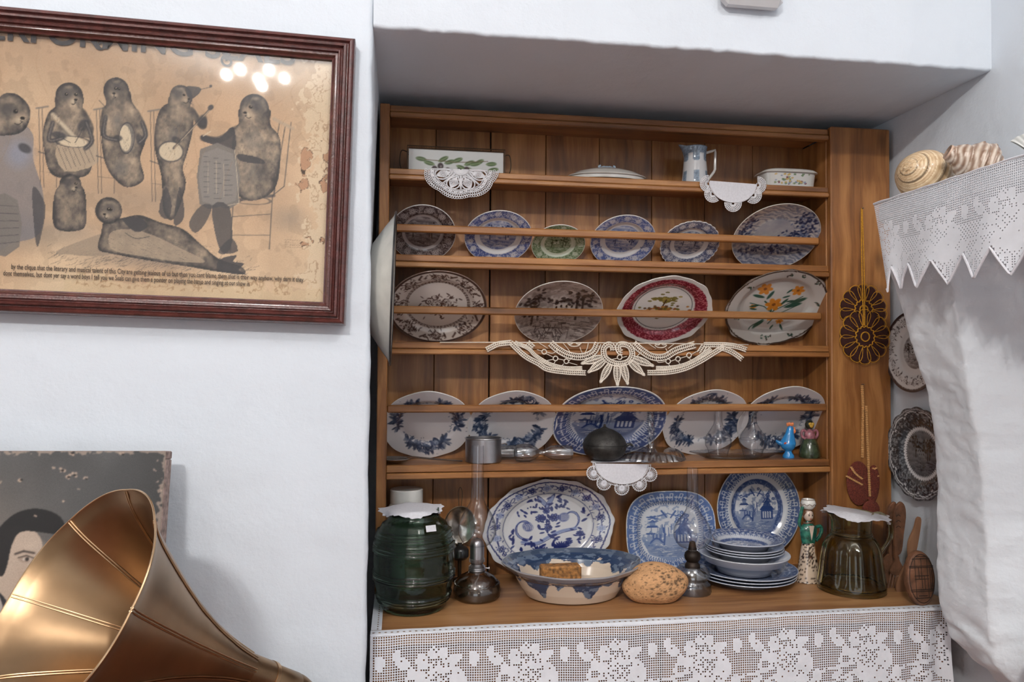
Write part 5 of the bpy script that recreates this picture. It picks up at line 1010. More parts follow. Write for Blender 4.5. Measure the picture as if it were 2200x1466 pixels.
# green barrel jar
x, w_ = dims(800, 977, 1220, 1.745); t = thing('barrel_jar', 'large dark green glass barrel jar with hoop ridges', 'jar', (x, 1.745, CT)); R_ = w_ / 2; HZ = zat(1092, 1.745, 885) - CT
zr = [HZ * q for q in (.095, .125, .155, .32, .35, .38, .60, .63, .66, .73, .76, .79)]; zs = np.concatenate([[0, .002], np.linspace(.006, HZ * .90, 120), [HZ * .91, HZ * .93, HZ]]); rr = np.interp(zs / HZ, [0, .02, .12, .30, .5, .65, .78, .86, .895, .93, 1], [.74, .78, .87, .965, .985, .965, .88, .78, .66, .61, .60]) * R_ + np.array([ridge(z, zr) for z in zs])
pr = [(0, 0)] + list(zip(rr, zs)) + [(r - .0035, z) for r, z in list(zip(rr, zs))[::-3] if z > .006] + [(.0005, .007)]
fn = lambda R, Z, T: (R * (1 + .007 * np.tanh(4 * np.cos(9 * T)) * ((Z > .02) & (Z < HZ * .86))), Z); V, F = lathe(pr, 144, fn=fn); obj('jar_body', V, F, M['green'], t, ang=0)
V, F = box_vf(-.012, .012, -.0008, 0, 0, .014, b=.0003); lbl = obj('paper_label', V, F, M['linen'], t, smooth=False); lbl.location = (.036, -R_ * .80, HZ * .83); lbl.rotation_euler = (-.35, 0, .38)
def jar_cloth(name, label, pxc, Yc, zc, Rn, pxw, pyw, lobes, drop, seed, tilt=0., sy=1.):
    x, w_ = dims(pxc - pxw / 2, pxc + pxw / 2, pyw, Yc); R_ = w_ / 2; rs = np.concatenate([np.linspace(.001, Rn, 10), np.linspace(Rn * 1.06, R_, 16)]); th = np.linspace(0, 2 * PI, 120, endpoint=False); V = []
    for r in rs:
        k = max(0, (r - Rn) / (R_ - Rn)); wv_ = np.cos(lobes * th + seed); z_ = -drop * k ** 1.2 * (.65 + .45 * wv_) + .0006 * np.sin(40 * th) * k; rr = r * (1 + .05 * k * np.cos(24 * th) * (k > .9) - .10 * k * wv_); V.append(np.stack([rr * np.cos(th), rr * np.sin(th) * sy, z_ + tilt * rr * np.cos(th)], -1))
    top = np.concatenate(V); n = len(rs); V2 = np.concatenate([top, top[::-1].reshape(n, 120, 3)[:, ::-1].reshape(-1, 3) - [0, 0, .0008]])
    o = obj(name, V2, grid_faces(2 * n, 120, True), M['linen'], None, ang=0); o.location = (x, Yc, zc + .0015); return tag(o, label, 'cloth', 'little cloths over the jar mouths')
jar_cloth('jar_cover', 'wavy-edged white cloth cover on the green barrel jar', 885, 1.745, CT + HZ, R_ * .60, 132, 1075, 5, .012, 1.0, .02)
# white jar behind it
x, w_ = dims(838, 908, 1070, 1.90); t = thing('white_jar', 'plain white jar standing behind the green barrel jar', 'jar', (x, 1.90, CT)); R_ = w_ / 2; hz = zat(1050, 1.90, 870) - CT
lathed('jar_body', [(0, 0), (R_ * 1.0, 0), (R_ * 1.15, .01), (R_ * 1.15, hz * .80), (R_ * 1.0, hz * .86)], M['white'], t); lathed('lid', [(R_ * 1.02, hz * .862), (R_ * 1.02, hz * .99), (R_ * .96, hz), (0, hz)], M['white'], t)
# wall oil lamp with round reflector
x, w_ = dims(955, 1022, 1140, 1.90); t = thing('reflector_lamp', 'old tin oil lamp with a round mirrored reflector hanging from a wire loop', 'oil lamp', (x + .002, 1.935, CT)); R_ = w_ / 2; cz = zat(1135, 1.9, 990) - CT; mir = plain('aged_mirror', rgb(206, 200, 188), .14, 1., var=.3, scale=40)
V, F = lathe([(0, .006), (R_ * .5, .004), (R_ * .9, 0), (R_, -.002), (R_ * .99, .003)], 48); V = V @ rotm('X', PI / 2).T; V[:, 2] *= 1.22; V[:, 1] *= -1; V = V + [0, -.004, cz]; obj('reflector', V, F, mir, t)
V, F = tube([(R_ * 1.0 * math.cos(a), -.005, cz + R_ * 1.22 * math.sin(a)) for a in np.linspace(0, 2 * PI, 48, endpoint=False)], .0018, 6, True); obj('reflector_rim', V, F, M['wire'], t)
hp = zat(1052, 1.9, 985) - CT; V, F = tube(spline([(-.003, -.004, cz + R_ * 1.2), (-.005, -.004, hp - .014), (.0, -.004, hp), (.005, -.004, hp - .014), (.003, -.004, cz + R_ * 1.2)], 6), .0009, 5); obj('hanging_loop', V, F, M['wire'], t)
lathed('oil_font', [(0, .055), (.018, .055), (.024, .062), (.024, .078), (.018, .086), (.008, .09), (.008, cz - R_ * 1.1)], M['black'], t, 32); lathed('stand', [(0, 0), (.020, 0), (.018, .004), (.005, .008), (.005, .055)], M['wire'], t, 24)
# oil lamps
def chimney(parent, z0, zb, rb, ztop, rt):
    H = ztop - z0; pr = [(.015, 0), (.016, .005), (rb * .70, zb * .22), (rb * .94, zb * .55), (rb, zb * .85), (rb * .94, zb * 1.2), (rb * .74, zb * 1.6), (rt * 1.28, zb * 2.1), (rt * 1.05, zb * 2.6), (rt, H)]
    p = spline([(r, z, 0) for r, z in pr], 5); pr = [(r, z + z0) for r, z, _ in p]; V, F = lathe(pr, 56); return obj('glass_chimney', V, F, M['clear'], parent)
x, w_ = dims(973, 1075, 1270, 1.79); t = thing('oil_lamp', 'clear glass oil lamp with bright metal burner and tall chimney beside the barrel jar', 'oil lamp', (x, 1.79, CT)); R_ = w_ / 2; M['font'] = thin_glass('thick_font_glass', (.90, .885, .87), (.50, .49, .48), extra=.07, rough=.05)
zb0 = zat(1232, 1.77, 1025) - CT
pr = [(0, 0), (R_ * .86, 0), (R_ * .97, .006), (R_, .018), (R_ * .96, .030), (R_ * .92, .034), (R_ * .90, .038), (R_ * .72, zb0 * .8), (R_ * .4, zb0 * .95), (.018, zb0)]; V, F = lathe(pr + [(max(r - .003, .0005), z + .001) for r, z in pr[::-1]], 80, fn=lambda R, Z, T: (R * (1 + .012 * np.cos(36 * T) * ((Z > .031) & (Z < .042))), Z)); obj('oil_font', V, F, M['font'], t)
V, F = tube([(R_ * .93 * math.cos(a), R_ * .93 * math.sin(a), .036 + .0008 * math.sin(30 * a)) for a in np.linspace(0, 2 * PI, 120, endpoint=False)], .0022, 6, True); obj('beaded_band', V, F, M['font'], t)
zk = zat(1160, 1.79, 1025) - CT
lathed('burner', [(.018, zb0 - .002), (.020, zb0), (.0205, zb0 + .003), (.0188, zb0 + .005), (.0205, zb0 + .007), (.0188, zb0 + .009), (.020, zb0 + .011), (.0175, zb0 + .013), (.014, zb0 + .016), (.0165, zb0 + .022), (.018, zb0 + .026), (.017, zb0 + .032), (.0172, zk - .014), (.015, zk - .004), (.010, zk + .002), (.004, zk + .004)], M['alu'], t, 40)
mb = MB()
for k in range(28): a = k * 2 * PI / 28; V, F = box_vf(-.0008, .0008, -.001, .0014, 0, .008, b=.0003); V = V @ rotm('Z', a).T + [.0178 * math.sin(-a) * -1, -.0178 * math.cos(a) * -1, zb0 + .022]; mb.add(V, F)
mb.build('prong_crown', M['alu'], t, props={'kind': 'stuff'}, smooth=False)
V, F = tube([(.019, 0, zb0 + .006), (.028, -.004, zb0 + .006)], .0014, 6); obj('wick_spindle', V, F, M['alu'], t); V, F = lathe([(0, 0), (.005, 0), (.005, .002), (0, .002)], 16); V = V @ rotm('Y', PI / 2).T + [.0275, -.004, zb0 + .006]; obj('wick_knob', V, F, M['alu'], t)
V, F = tube(spline([(0, 0, zb0 + .01), (.004, .0, zb0 - .012), (-.004, 0, .03), (.012, 0, .012)], 6), .004, 8, flat=.4); obj('wick', V, F, M['linen'], t)
chimney(t, zk - .020, .052, P(1066, 1130, 1.79)[0] - x, zat(958, 1.79, 1032) - CT, .0145)
x, w_ = dims(1452, 1528, 1265, 1.755); t = thing('oil_lamp', 'small clear glass oil lamp with a blackened burner behind the speckled rock', 'oil lamp', (x + .001, 1.765, CT)); R_ = w_ / 2; zb0 = zat(1222, 1.755, 1490) - CT
pr = [(0, .001), (R_ * .95, 0), (R_, .004), (R_ * .95, .022), (R_ * .80, .027), (R_ * .78, .031), (R_ * .95, .040), (R_ * .93, .052), (R_ * .7, .064), (R_ * .42, zb0)]; V, F = lathe(pr + [(max(r - .003, .0005), z + .001) for r, z in pr[::-1]], 72, fn=lambda R, Z, T: (R * (1 + .015 * np.cos(18 * T) * (Z < .03)), Z)); obj('oil_font', V, F, M['pressed'], t)
zk = zat(1172, 1.755, 1490) - CT
lathed('burner', [(.013, zb0 - .003), (.0185, zb0), (.0185, zb0 + .006), (.0165, zb0 + .010), (.0135, zb0 + .014), (.0185, zb0 + .020), (.0200, zb0 + .028), (.018, zb0 + .036), (.011, zb0 + .042), (.007, zk + .006), (.003, zk + .008)], M['burner'], t, 36)
chimney(t, zk - .014, .046, P(1525, 1140, 1.765)[0] - x, zat(1005, 1.765, 1490) - CT, .0135)
# footed oval basin with blue lambrequins
x, w_ = dims(1080, 1374, 1215, 1.785); t = thing('oval_basin', 'deep oval cream basin with a flaring rim edged in smoky blue', 'basin', (x, 1.79, CT)); R_ = w_ / 2; hz = zat(1240, 1.665, 1225) - CT; sy = .82
pr = [(0, 0), (.60, 0), (.66, .05), (.74, .30), (.80, .55), (.82, .66), (.86, .74), (.94, .84), (1.0, .99), (1.0, 1.02), (.985, 1.02), (.93, .90), (.84, .80), (.78, .70), (.74, .5), (.66, .25), (.56, .1), (0, .08)]
p2 = []
for i in range(len(pr) - 1):
    for k in range(12): p2.append(tuple(np.array(pr[i]) * (1 - k / 12) + np.array(pr[i + 1]) * k / 12))
p2.append(pr[-1]); n = 440; V, F = lathe([(r * R_, z * hz) for r, z in p2], n, sy=sy, fn=lambda R, Z, T: (R * (1 + .012 * np.cos(10 * T) * (R > .86 * R_)), Z + .003 * np.cos(2 * T) * (R > .86 * R_)))
nn = vnoise((len(p2), n), 46, 5, 4); T = np.linspace(0, 2 * PI, n, endpoint=False)[None, :]; Zf = np.array([z for r, z in p2])[:, None]; Rf = np.array([r for r, z in p2])[:, None]; k = np.arange(len(p2))[:, None]; outer = k < 12 * 8
lob = np.abs(np.sin(3.5 * T + .4)) ** 1.6; depth = np.where(outer, .05 + .40 * lob ** 2.6 + .16 * np.abs(np.sin(10.5 * T + .4)) ** 2, .26 + .20 * lob + .10 * np.abs(np.sin(10.5 * T + .4)) ** 2) + (nn - .5) * .30; dz = np.where(outer, .80 - Zf, 1.02 - Zf); cr = rgb(206, 190, 172); bb = rgb(44, 62, 92)
m_ = (dz < depth) & (dz > -.5); sh = (nn > .56)[..., None]; col = np.where(m_[..., None], np.where(sh, rgb(96, 112, 134), bb), cr); col = np.where(((Zf > .86) & outer)[..., None] * np.ones((1, n, 1)) > 0, rgb(120, 122, 130), col); col = np.where((((Zf > .89) & ~outer) * (nn > .12))[..., None], np.where(sh, rgb(92, 104, 122), rgb(64, 78, 100)), col); col = np.where((((Rf > .99)))[..., None] * np.ones((1, n, 1)) > 0, rgb(150, 150, 154), col)
obj('basin_body', V, F, M['glaze'], t, col=col.reshape(-1, 3), ang=0)
a = P(1201, 1225, 1.80); hzb = zat(1213, 1.79, 1200) - (CT + .010)
V, F = box_vf(-.049, .049, -.018, .018, 0, hzb, b=.004); o = tag(obj('block', V, F, M['cork'], None, smooth=False), 'brown speckled wooden block standing inside the oval basin', 'block'); o.location = (a[0], 1.785, CT + .0105)
# speckled loaf-shaped rock
x, w_ = dims(1338, 1478, 1255, 1.715); hz = zat(1206, 1.71, 1400) - CT; V, F = ellipsoid((0, 0, 0), (1, 1, 1), 160, 100); V = V.copy(); rg = np.random.default_rng(12)
d = np.zeros(len(V))
for k in range(46): q = rg.normal(size=3); q /= np.linalg.norm(q); s_ = rg.uniform(.12, .4); d += rg.uniform(-.075, .075) * np.exp(-((V - q) ** 2).sum(1) / s_ ** 2)
pit = np.zeros(len(V))
for k in range(420):
    if k % 3: q = rg.normal(size=3) * [1, 1, 1]; q[1] = -abs(q[1])
    else: q = np.array([.15, -.75, .3]) + rg.normal(size=3) * .35
    q /= np.linalg.norm(q); s_ = rg.uniform(.010, .030) if k % 12 else .055; g = np.exp(-((V - q) ** 2).sum(1) / s_ ** 2); pit = np.maximum(pit, g)
V *= (1 + d - .02 * pit)[:, None]; flat = np.clip((-V[:, 2] - .75), 0, 1); V[:, 2] += flat * .8; V = V * [w_ / 2, .045, hz / 2 * 1.03]; V[:, 2] -= V[:, 2].min(); col = rgb(196, 150, 106) * (1 + .1 * rg.normal(size=(len(V), 1)) * .4) * (1 - .6 * np.clip(pit * 1.2 - .15, 0, 1))[:, None]
M['rock'] = colmat('pitted_rock', .85, 0., bump=.6, bscale=90, fine=.12, fscale=60); o = tag(obj('rock', V, F, M['rock'], None, col=col, ang=0), 'sandy brown pitted rock shaped like a loaf, between basin and small lamp', 'rock'); o.location = (x, 1.712, CT)
# woman figurine with a jar on her head
a = Pz(1742, 1243, CT); t = thing('woman_figurine', 'painted figurine of a woman in a green jacket balancing a white pot on her head', 'figurine', (P(1742, 1160, 1.80)[0] + .002, 1.815, CT)); hz = zat(1073, 1.815, 1735) - CT; k = hz / .195
skin = plain('painted_skin', rgb(206, 186, 170), .25, var=.05, coat=.5); grn = plain('green_jacket_glaze', rgb(40, 104, 88), .22, var=.35, scale=110, coat=.5); hair = plain('brown_hair_glaze', rgb(104, 70, 48), .3, var=.25, coat=.4)
pr = [(0, 0), (.030, 0), (.031, .004), (.026, .03), (.021, .06), (.0165, .085), (.0155, .092)]; p2 = spline([(r, z, 0) for r, z in pr], 8); V, F = lathe([(r * k, z * k) for r, z, _ in p2], 120, sy=.75); random.seed(4); col = np.ones((len(V), 3)) * rgb(196, 176, 156)
for q in range(420):
    i = random.randrange(len(V)); d = ((V - V[i]) ** 2).sum(1); col[d < (.0013 * random.uniform(.7, 1.4)) ** 2 * 2] = rgb(52, 38, 34)
d = np.hypot(V[:, 0] + .004, V[:, 2] - .060 * k); an = np.arctan2(V[:, 2] - .06 * k, V[:, 0] + .004); f_ = (V[:, 1] < 0); col[f_ & (d < .012) & (np.cos(8 * an) > .2)] = rgb(52, 38, 34); col[f_ & (d < .003)] = rgb(90, 40, 34); col[(V[:, 0] > .010 * k) & (V[:, 2] < .09 * k) & (V[:, 1] > -.014)] = rgb(160, 118, 78)
obj('skirt', V, F, M['glaze'], t, col=col, ang=0)
V, F = lathe([(r * k, z * k) for r, z in [(.0155, .088), (.0165, .092), (.0195, .108), (.021, .122), (.019, .130), (.010, .137), (.0055, .141), (.005, .146)]], 40, sy=.7); obj('jacket', V, F, grn, t)
V, F = box_vf(-.5, .5, -.5, .5, -.5, .5); cvp = [(-.0065, .134), (.0065, .134), (.0, .100)]; V = [(u * k, (-.0150 - .0) * k, z * k) for u, z in cvp] + [(u * k, -.010 * k, z * k) for u, z in cvp]; obj('blouse_front', V, [(0, 1, 2), (3, 5, 4), (0, 3, 4, 1), (1, 4, 5, 2), (2, 5, 3, 0)], skin, t, smooth=False)
V, F = ellipsoid((0, -.001, .157 * k), (.0115 * k, .0105 * k, .0145 * k), 24, 16); hd = obj('head', V, F, skin, t); V, F = ellipsoid((0, .003 * k, .161 * k), (.0135 * k, .012 * k, .0145 * k), 24, 16); obj('hair', V, F, hair, t)
mb = MB()
for s in (-1, 1): V, F = ellipsoid((s * .0042 * k, -.0110 * k, .158 * k), (.0021 * k, .0008, .0013 * k), 12, 8); mb.add(V, F); V, F = ellipsoid((s * .0042 * k, -.0110 * k, .1615 * k), (.0026 * k, .0007, .0005 * k), 12, 8); mb.add(V, F)
mb.build('eyes', M['dark'], hd); V, F = ellipsoid((0, -.0117 * k, .1545 * k), (.0011 * k, .0012, .0022 * k), 10, 8); obj('nose', V, F, skin, hd); V, F = ellipsoid((0, -.0110 * k, .1498 * k), (.0022 * k, .0008, .0008 * k), 12, 8); obj('mouth', V, F, rd, hd)
V, F = tube([(.0105 * k * math.cos(a), .0078 * k * math.sin(a), .1395 * k + .001 * math.sin(3 * a)) for a in np.linspace(0, 2 * PI, 30, endpoint=False)], .0018 * k, 6, True); obj('necklace', V, F, hair, t); V, F = ellipsoid((0, -.0135 * k, .1325 * k), (.002 * k, .0012, .0028 * k)); obj('pendant', V, F, hair, t)
V, F = tube(spline([(-.017 * k, 0, .127 * k), (-.0235 * k, 0, .137 * k), (-.0215 * k, -.002, .155 * k), (-.0165 * k, -.003, .178 * k)], 7), .0040 * k, 9); obj('raised_arm', V, F, grn, t); V, F = tube(spline([(.017 * k, 0, .127 * k), (.030 * k, 0, .130 * k), (.034 * k, 0, .120 * k), (.028 * k, 0, .105 * k), (.018 * k, -.002, .096 * k)], 7), .0042 * k, 9); obj('bent_arm', V, F, grn, t)
V, F = lathe([(r * k, z * k) for r, z in [(0, .172), (.010, .172), (.0155, .178), (.0175, .185), (.016, .191), (.0145, .193), (.0155, .195), (.0125, .195), (.010, .19), (0, .189)]], 40); obj('head_pot', V, F, M['white'], t); V, F = tube([(.0176 * k * math.cos(a), .0176 * k * math.sin(a), (.1835 + .0016 * math.sin(9 * a)) * k) for a in np.linspace(0, 2 * PI, 90, endpoint=False)], .0006, 4, True); obj('wavy_line', V, F, hair, t); V, F = tube([(.0150 * k * math.cos(a), .0150 * k * math.sin(a), .1952 * k) for a in np.linspace(0, 2 * PI, 40, endpoint=False)], .0006, 4, True); obj('rim_line', V, F, hair, t)
# olive glass pitcher
x, w_ = dims(1765, 1893, 1260, 1.735); t = thing('pitcher', 'fluted olive-green glass pitcher standing before the dresser post', 'pitcher', (x, 1.735, CT)); R_ = w_ / 2; hz = zat(1100, 1.735, 1830) - CT
pr = [(0, 0), (.90, 0), (.98, .02), (1.0, .07), (.94, .22), (.88, .42), (.82, .56), (.70, .66), (.61, .70), (.63, .715), (.59, .725), (.61, .74), (.575, .75), (.58, .80), (.60, .92), (.64, 1.0)]; p2 = [(r * R_, z * hz) for r, z, _ in spline([(r, z, 0) for r, z in pr], 4)]; p2[0] = (0, 0)
fn = lambda R, Z, T: (R * (1 + .022 * np.cos(14 * T) * np.clip((Z / hz - .03) * 8, 0, 1) * np.clip((.68 - Z / hz) * 8, 0, 1)) * (1 + .22 * np.exp(-(np.angle(np.exp(1j * (T - PI))) / .4) ** 2) * np.clip((Z / hz - .85) / .15, 0, 1)), Z)
V, F = lathe(p2 + [(max(r - .0032, .0005), z + (.008 if z < .01 else 0)) for r, z in p2[::-1]], 126, fn=fn); obj('pitcher_body', V, F, M['olive'], t, ang=0)
V, F = tube(spline([(R_ * .58, 0, hz * .93), (R_ * .95, 0, hz * .97), (R_ * 1.30, 0, hz * .86), (R_ * 1.33, 0, hz * .66), (R_ * 1.05, 0, hz * .48), (R_ * .86, 0, hz * .40)], 9), .0062, 12, flat=.75); obj('handle', V, F, M['olive'], t)
jar_cloth('jar_cover', 'wavy-edged white cloth cover on the olive glass pitcher', 1838, 1.735, CT + hz, R_ * .60, 130, 1095, 4, .016, 2.6, -.11)

# ------------------------------------------------------------------ wooden pieces beside the pitcher
def slab(name, pts, Y0, thick, mat, parent, world=True, lean=0., n=4):
    """outline given as world x,z points -> a carved board with rounded faces"""
    p = spline([(a[0], a[1], 0) for a in pts], n, True)[:, :2]; c0 = p.mean(0); V = []; cnt = len(p)
    for s, y in ((.90, 0), (.985, thick * .18), (1.0, thick * .5), (.985, thick * .82), (.90, thick)):
        q = c0 + (p - c0) * (1 - (1 - s) * .35); V.append(np.stack([q[:, 0], np.full(cnt, Y0 + y) - lean * (q[:, 1] - CT), q[:, 1]], -1))
    F = [tuple(f) for f in grid_faces(5, cnt, True)] + [tuple(range(cnt))[::-1], tuple(4 * cnt + j for j in range(cnt))]; return obj(name, np.concatenate(V), F, mat, parent, world=world)
def XZ(px, py, Y): q = P(px, py, Y); return (q[0], q[2])
Yf = 1.73
t = thing('salad_fork', 'carved wooden serving fork leaning beside the pitcher', 'utensil', (XZ(1920, 1275, Yf)[0], Yf, CT), 'carved wooden salad servers')
f_ = [(1926, 1090), (1932, 1082), (1938, 1079), (1945, 1088), (1947, 1110), (1942, 1150), (1938, 1185), (1930, 1196), (1932, 1206), (1942, 1225), (1935, 1248), (1925, 1274), (1915, 1278), (1904, 1268), (1912, 1244), (1918, 1222), (1924, 1204), (1923, 1190), (1922, 1150), (1923, 1110)]
slab('carved_handle', [XZ(a, b, Yf) for a, b in f_[:8] + f_[16:]], Yf, .009, M['carved'], t, n=3)
slab('fork_head', [XZ(a, b, Yf) for a, b in ((1924, 1194), (1932, 1196), (1934, 1206), (1942, 1222), (1938, 1236), (1918, 1236), (1914, 1226), (1924, 1206))], Yf + .001, .007, M['carved'], t, n=3)
for k in range(4): a = XZ(1918 + k * 6.2, 1230, Yf); b = XZ(1908 + k * 6.8, 1273 + (k % 2), Yf); V, F = tube([(a[0], Yf + .005, a[1]), ((a[0] + b[0]) / 2, Yf + .004, (a[1] + b[1]) / 2), (b[0], Yf + .004, b[1])], [.0028, .0026, .0012], 7); obj('tine', V, F, M['carved'], t, world=True)
for k in range(3): a = XZ(1930, 1110 + k * 12, Yf); V, F = tube(spline([(a[0] - .006, Yf - .0002, a[1]), (a[0], Yf - .0005, a[1] + .004), (a[0] + .006, Yf - .0002, a[1])], 5), .0008, 5); obj('carved_line', V, F, M['dark'], t, world=True)
Ys = 1.752
t = thing('salad_spoon', 'carved wooden serving spoon half hidden behind the pitcher handle', 'utensil', (XZ(1905, 1260, Ys)[0], Ys, CT), 'carved wooden salad servers')
slab('carved_handle', [XZ(a, b, Ys) for a, b in ((1910, 1096), (1916, 1084), (1924, 1079), (1927, 1092), (1926, 1150), (1920, 1195), (1912, 1196), (1908, 1150))], Ys, .009, M['carved'], t, n=3); slab('spoon_head', [XZ(a, b, Ys) for a, b in ((1912, 1190), (1918, 1192), (1920, 1210), (1918, 1240), (1906, 1262), (1892, 1258), (1888, 1236), (1896, 1210))], Ys + .001, .008, M['carved'], t, n=3)
Yw_ = 1.70
t = thing('wooden_spoon', 'pale wooden spoon leaning behind the oval butter mould', 'utensil', (XZ(1945, 1280, Yw_)[0], Yw_, CT)); slab('twisted_handle', [XZ(a, b, Yw_) for a, b in ((1972, 1114), (1978, 1112), (1980, 1120), (1976, 1150), (1968, 1190), (1958, 1205), (1953, 1192), (1954, 1165), (1966, 1136))], Yw_, .008, M['woodd'], t, n=3)
slab('spoon_bowl', [XZ(a, b, Yw_) for a, b in ((1955, 1200), (1962, 1204), (1960, 1240), (1952, 1272), (1938, 1280), (1928, 1272), (1930, 1250), (1942, 1225))], Yw_ + .001, .008, M['woodd'], t, n=3)
Ym = 1.60; cx_, cz_ = XZ(1979, 1240, Ym); rx = .036; rz = XZ(1979, 1182, Ym)[1] - cz_
t = thing('butter_mould', 'oval brown wooden butter mould carved with crossing lines', 'mould', (cx_, Ym, CT), rot=(-.10, 0, 0)); V, F = lathe([(0, -.009), (.90, -.009), (.97, -.007), (1.0, -.002), (1.0, .006), (.95, .009), (0, .009)], 72); V = V @ rotm('X', PI / 2).T; V *= [rx, -1, rz]; V[:, 1] = V[:, 1]; V = V + [0, 0, rz]
V = lathe([(0, -.009), (.90, -.009), (.97, -.007), (1.0, -.002), (1.0, .006), (.95, .009), (0, .009)], 72)[0]; V = np.stack([V[:, 0] * rx, V[:, 2], V[:, 1] * rz + rz], -1); obj('mould_body', V, F, M['carved'], t)
V, F = tube([(rx * .88 * math.cos(a), -.0095, rz + rz * .88 * math.sin(a)) for a in np.linspace(0, 2 * PI, 48, endpoint=False)], .0008, 4, True); obj('carved_line', V, F, M['dark'], t)
for z_, x0, x1 in ((.80, -.4, .4), (.72, -.62, .62), (.45, -.86, .86), (.40, -.86, .86), (.10, -.5, .5), (-.02, -.5, .5), (-.40, -.84, .84), (-.46, -.82, .82), (-.70, -.55, .55), (-.62, -.3, .3)): V, F = tube([(x0 * rx, -.0093, rz + z_ * rz), (x1 * rx, -.0093, rz + z_ * rz)], .0008, 4); obj('carved_line', V, F, M['dark'], t)
for x_, z0, z1 in ((-.45, -.7, .7), (.0, -.35, .75), (.42, -.7, .7), (.6, -.4, .4), (-.2, .0, .42), (.2, -.4, .1), (.72, -.3, .3)): V, F = tube([(x_ * rx, -.0093, rz + z0 * rz), (x_ * rx, -.0093, rz + z1 * rz)], .0007, 4); obj('carved_line', V, F, M['dark'], t)

# ------------------------------------------------------------------ crocheted potholders on the post
YP = YD - .0105
def rosette(label, px, py, r, y, grp, loop=None):
    x, z_ = XZ(px, py, y); t = thing('potholder', label, 'potholder', (x, y, z_), grp); n = 14
    for k in range(n):
        a = k * 2 * PI / n + PI / 2; V, F = ellipsoid((0, 0, 0), (r * .34, r * .195, .0032), 18, 8); V[:, 1] *= 1 + .35 * V[:, 0] / (r * .33); ca, sa = math.cos(a), math.sin(a); V = np.stack([r * .66 * ca + V[:, 0] * ca - V[:, 1] * sa, V[:, 2] * 1.0 - .002, r * .66 * sa + V[:, 0] * sa + V[:, 1] * ca], -1); pet = obj('petal', V, F, M['byarn'], t)
        p = [(u, v * (1 + .35 * u)) for u, v in ((-.9, -.5), (-.2, -1.0), (.5, -1.05), (1.0, -.6), (1.12, 0), (1.0, .6), (.5, 1.05), (-.2, 1.0), (-.9, .5))]
        q = spline([((r * .66 + u * r * .33) * ca - v * r * .195 * sa, -.0045, (r * .66 + u * r * .33) * sa + v * r * .195 * ca) for u, v in p], 4); V, F = tube(q, .0010, 5); obj('petal_edging', V, F, M['yyarn'], pet)
    V, F = lathe([(0, .004), (r * .36, .004), (r * .42, 0), (r * .36, -.001)], 36); V = np.stack([V[:, 0], -V[:, 2] - .001, V[:, 1]], -1); obj('hub', V, F, M['byarn'], t)
    V, F = tube([(r * .38 * math.cos(a) * (1 + .07 * math.sin(14 * a)), -.0055, r * .38 * math.sin(a) * (1 + .07 * math.sin(14 * a))) for a in np.linspace(0, 2 * PI, 120, endpoint=False)], .0022, 6, True, flat=.7); obj('yellow_ring', V, F, M['yyarn'], t)
    V, F = tube([(r * .17 * math.cos(a), -.0062, r * .17 * math.sin(a)) for a in np.linspace(0, 2 * PI, 40, endpoint=False)], .0018, 6, True); obj('yellow_ring', V, F, M['yyarn'], t)
    if loop:
        (ax, az), (bx, bz) = XZ(*loop[0], y), XZ(*loop[1], y)
        for dx in (-.0016, .0016): V, F = tube(spline([(bx + dx - x, -.0058, bz - z_), ((ax + bx) / 2 + dx * 2.0 - x, -.004, (az + bz) / 2 - z_), (ax + dx * .6 - x, -.003, az - z_)], 6), .0015, 6); obj('hanging_cord', V, F, M['yyarn'], t)
        V, F = tube([(ax - x, 0, az - z_ - .002), (ax - x, -.012, az - z_ - .001)], .0012, 6); obj('nail', V, F, M['steel'], t)
r_ = P(1907, 723, YP)[0] - P(1855, 723, YP)[0]
rosette('brown crocheted rosette potholder mostly hidden behind another', 1853, 666, r_ * .95, YP - .001, 'brown and yellow rosette potholders')
rosette('brown crocheted rosette potholder outlined in yellow, in front of its twin', 1856, 724, r_, YP - .0085, 'brown and yellow rosette potholders', ((1850, 448), (1854, 700)))
t = thing('potholder', 'rust-red crocheted mitt-shaped potholder with pale braided cords above the pitcher', 'potholder', (*XZ(1852, 1090, YP)[:1], YP, XZ(1852, 1090, YP)[1]))
def yarnlump(name, px, py, rx_, rz_, y, mat, rot=0.):
    x, z_ = XZ(px, py, y); s_ = P(101, 900, 1.83)[0] - P(100, 900, 1.83)[0]; V, F = ellipsoid((0, 0, 0), (rx_ * s_, .006, rz_ * s_), 60, 40); nz_ = 1 + .05 * np.sin(V[:, 2] * 1400 + np.sin(V[:, 0] * 900)) ; V[:, 1] *= nz_; V[:, 0] *= 1 + .02 * np.sin(V[:, 2] * 1100); V = V @ rotm('Y', rot).T + [x, y - .006, z_]; return obj(name, V, F, mat, t, world=True)
yarnlump('mitt_body', 1842, 1038, 36, 60, YP, M['ryarn'], -.06); yarnlump('mitt_side', 1872, 1040, 20, 52, YP - .001, M['ryarn'], .05); yarnlump('mitt_fold', 1868, 1095, 26, 26, YP - .003, M['ryarn'])
def braid(name, pts, y, r, parent, mat='pyarn', pitch=.0048):
    p = spline([(*(lambda q: (q[0], y, q[1]))(XZ(a, b, y)),) for a, b in pts], 14); L_ = np.concatenate([[0], np.cumsum(np.linalg.norm(np.diff(p, axis=0), axis=1))]); mb = MB(); n = int(L_[-1] / pitch)
    for k in range(n):
        s = (k + .5) * pitch; c_ = np.array([np.interp(s, L_, p[:, i]) for i in range(3)])
        for q in (-1, 1): V, F = ellipsoid((0, 0, 0), (r * .62, r * .6, r * .75), 8, 6); V = V @ rotm('Y', q * .6).T; mb.add(V + c_ + [q * r * .45, 0, 0], F)
    return mb.build(name, M[mat], parent, world=True)
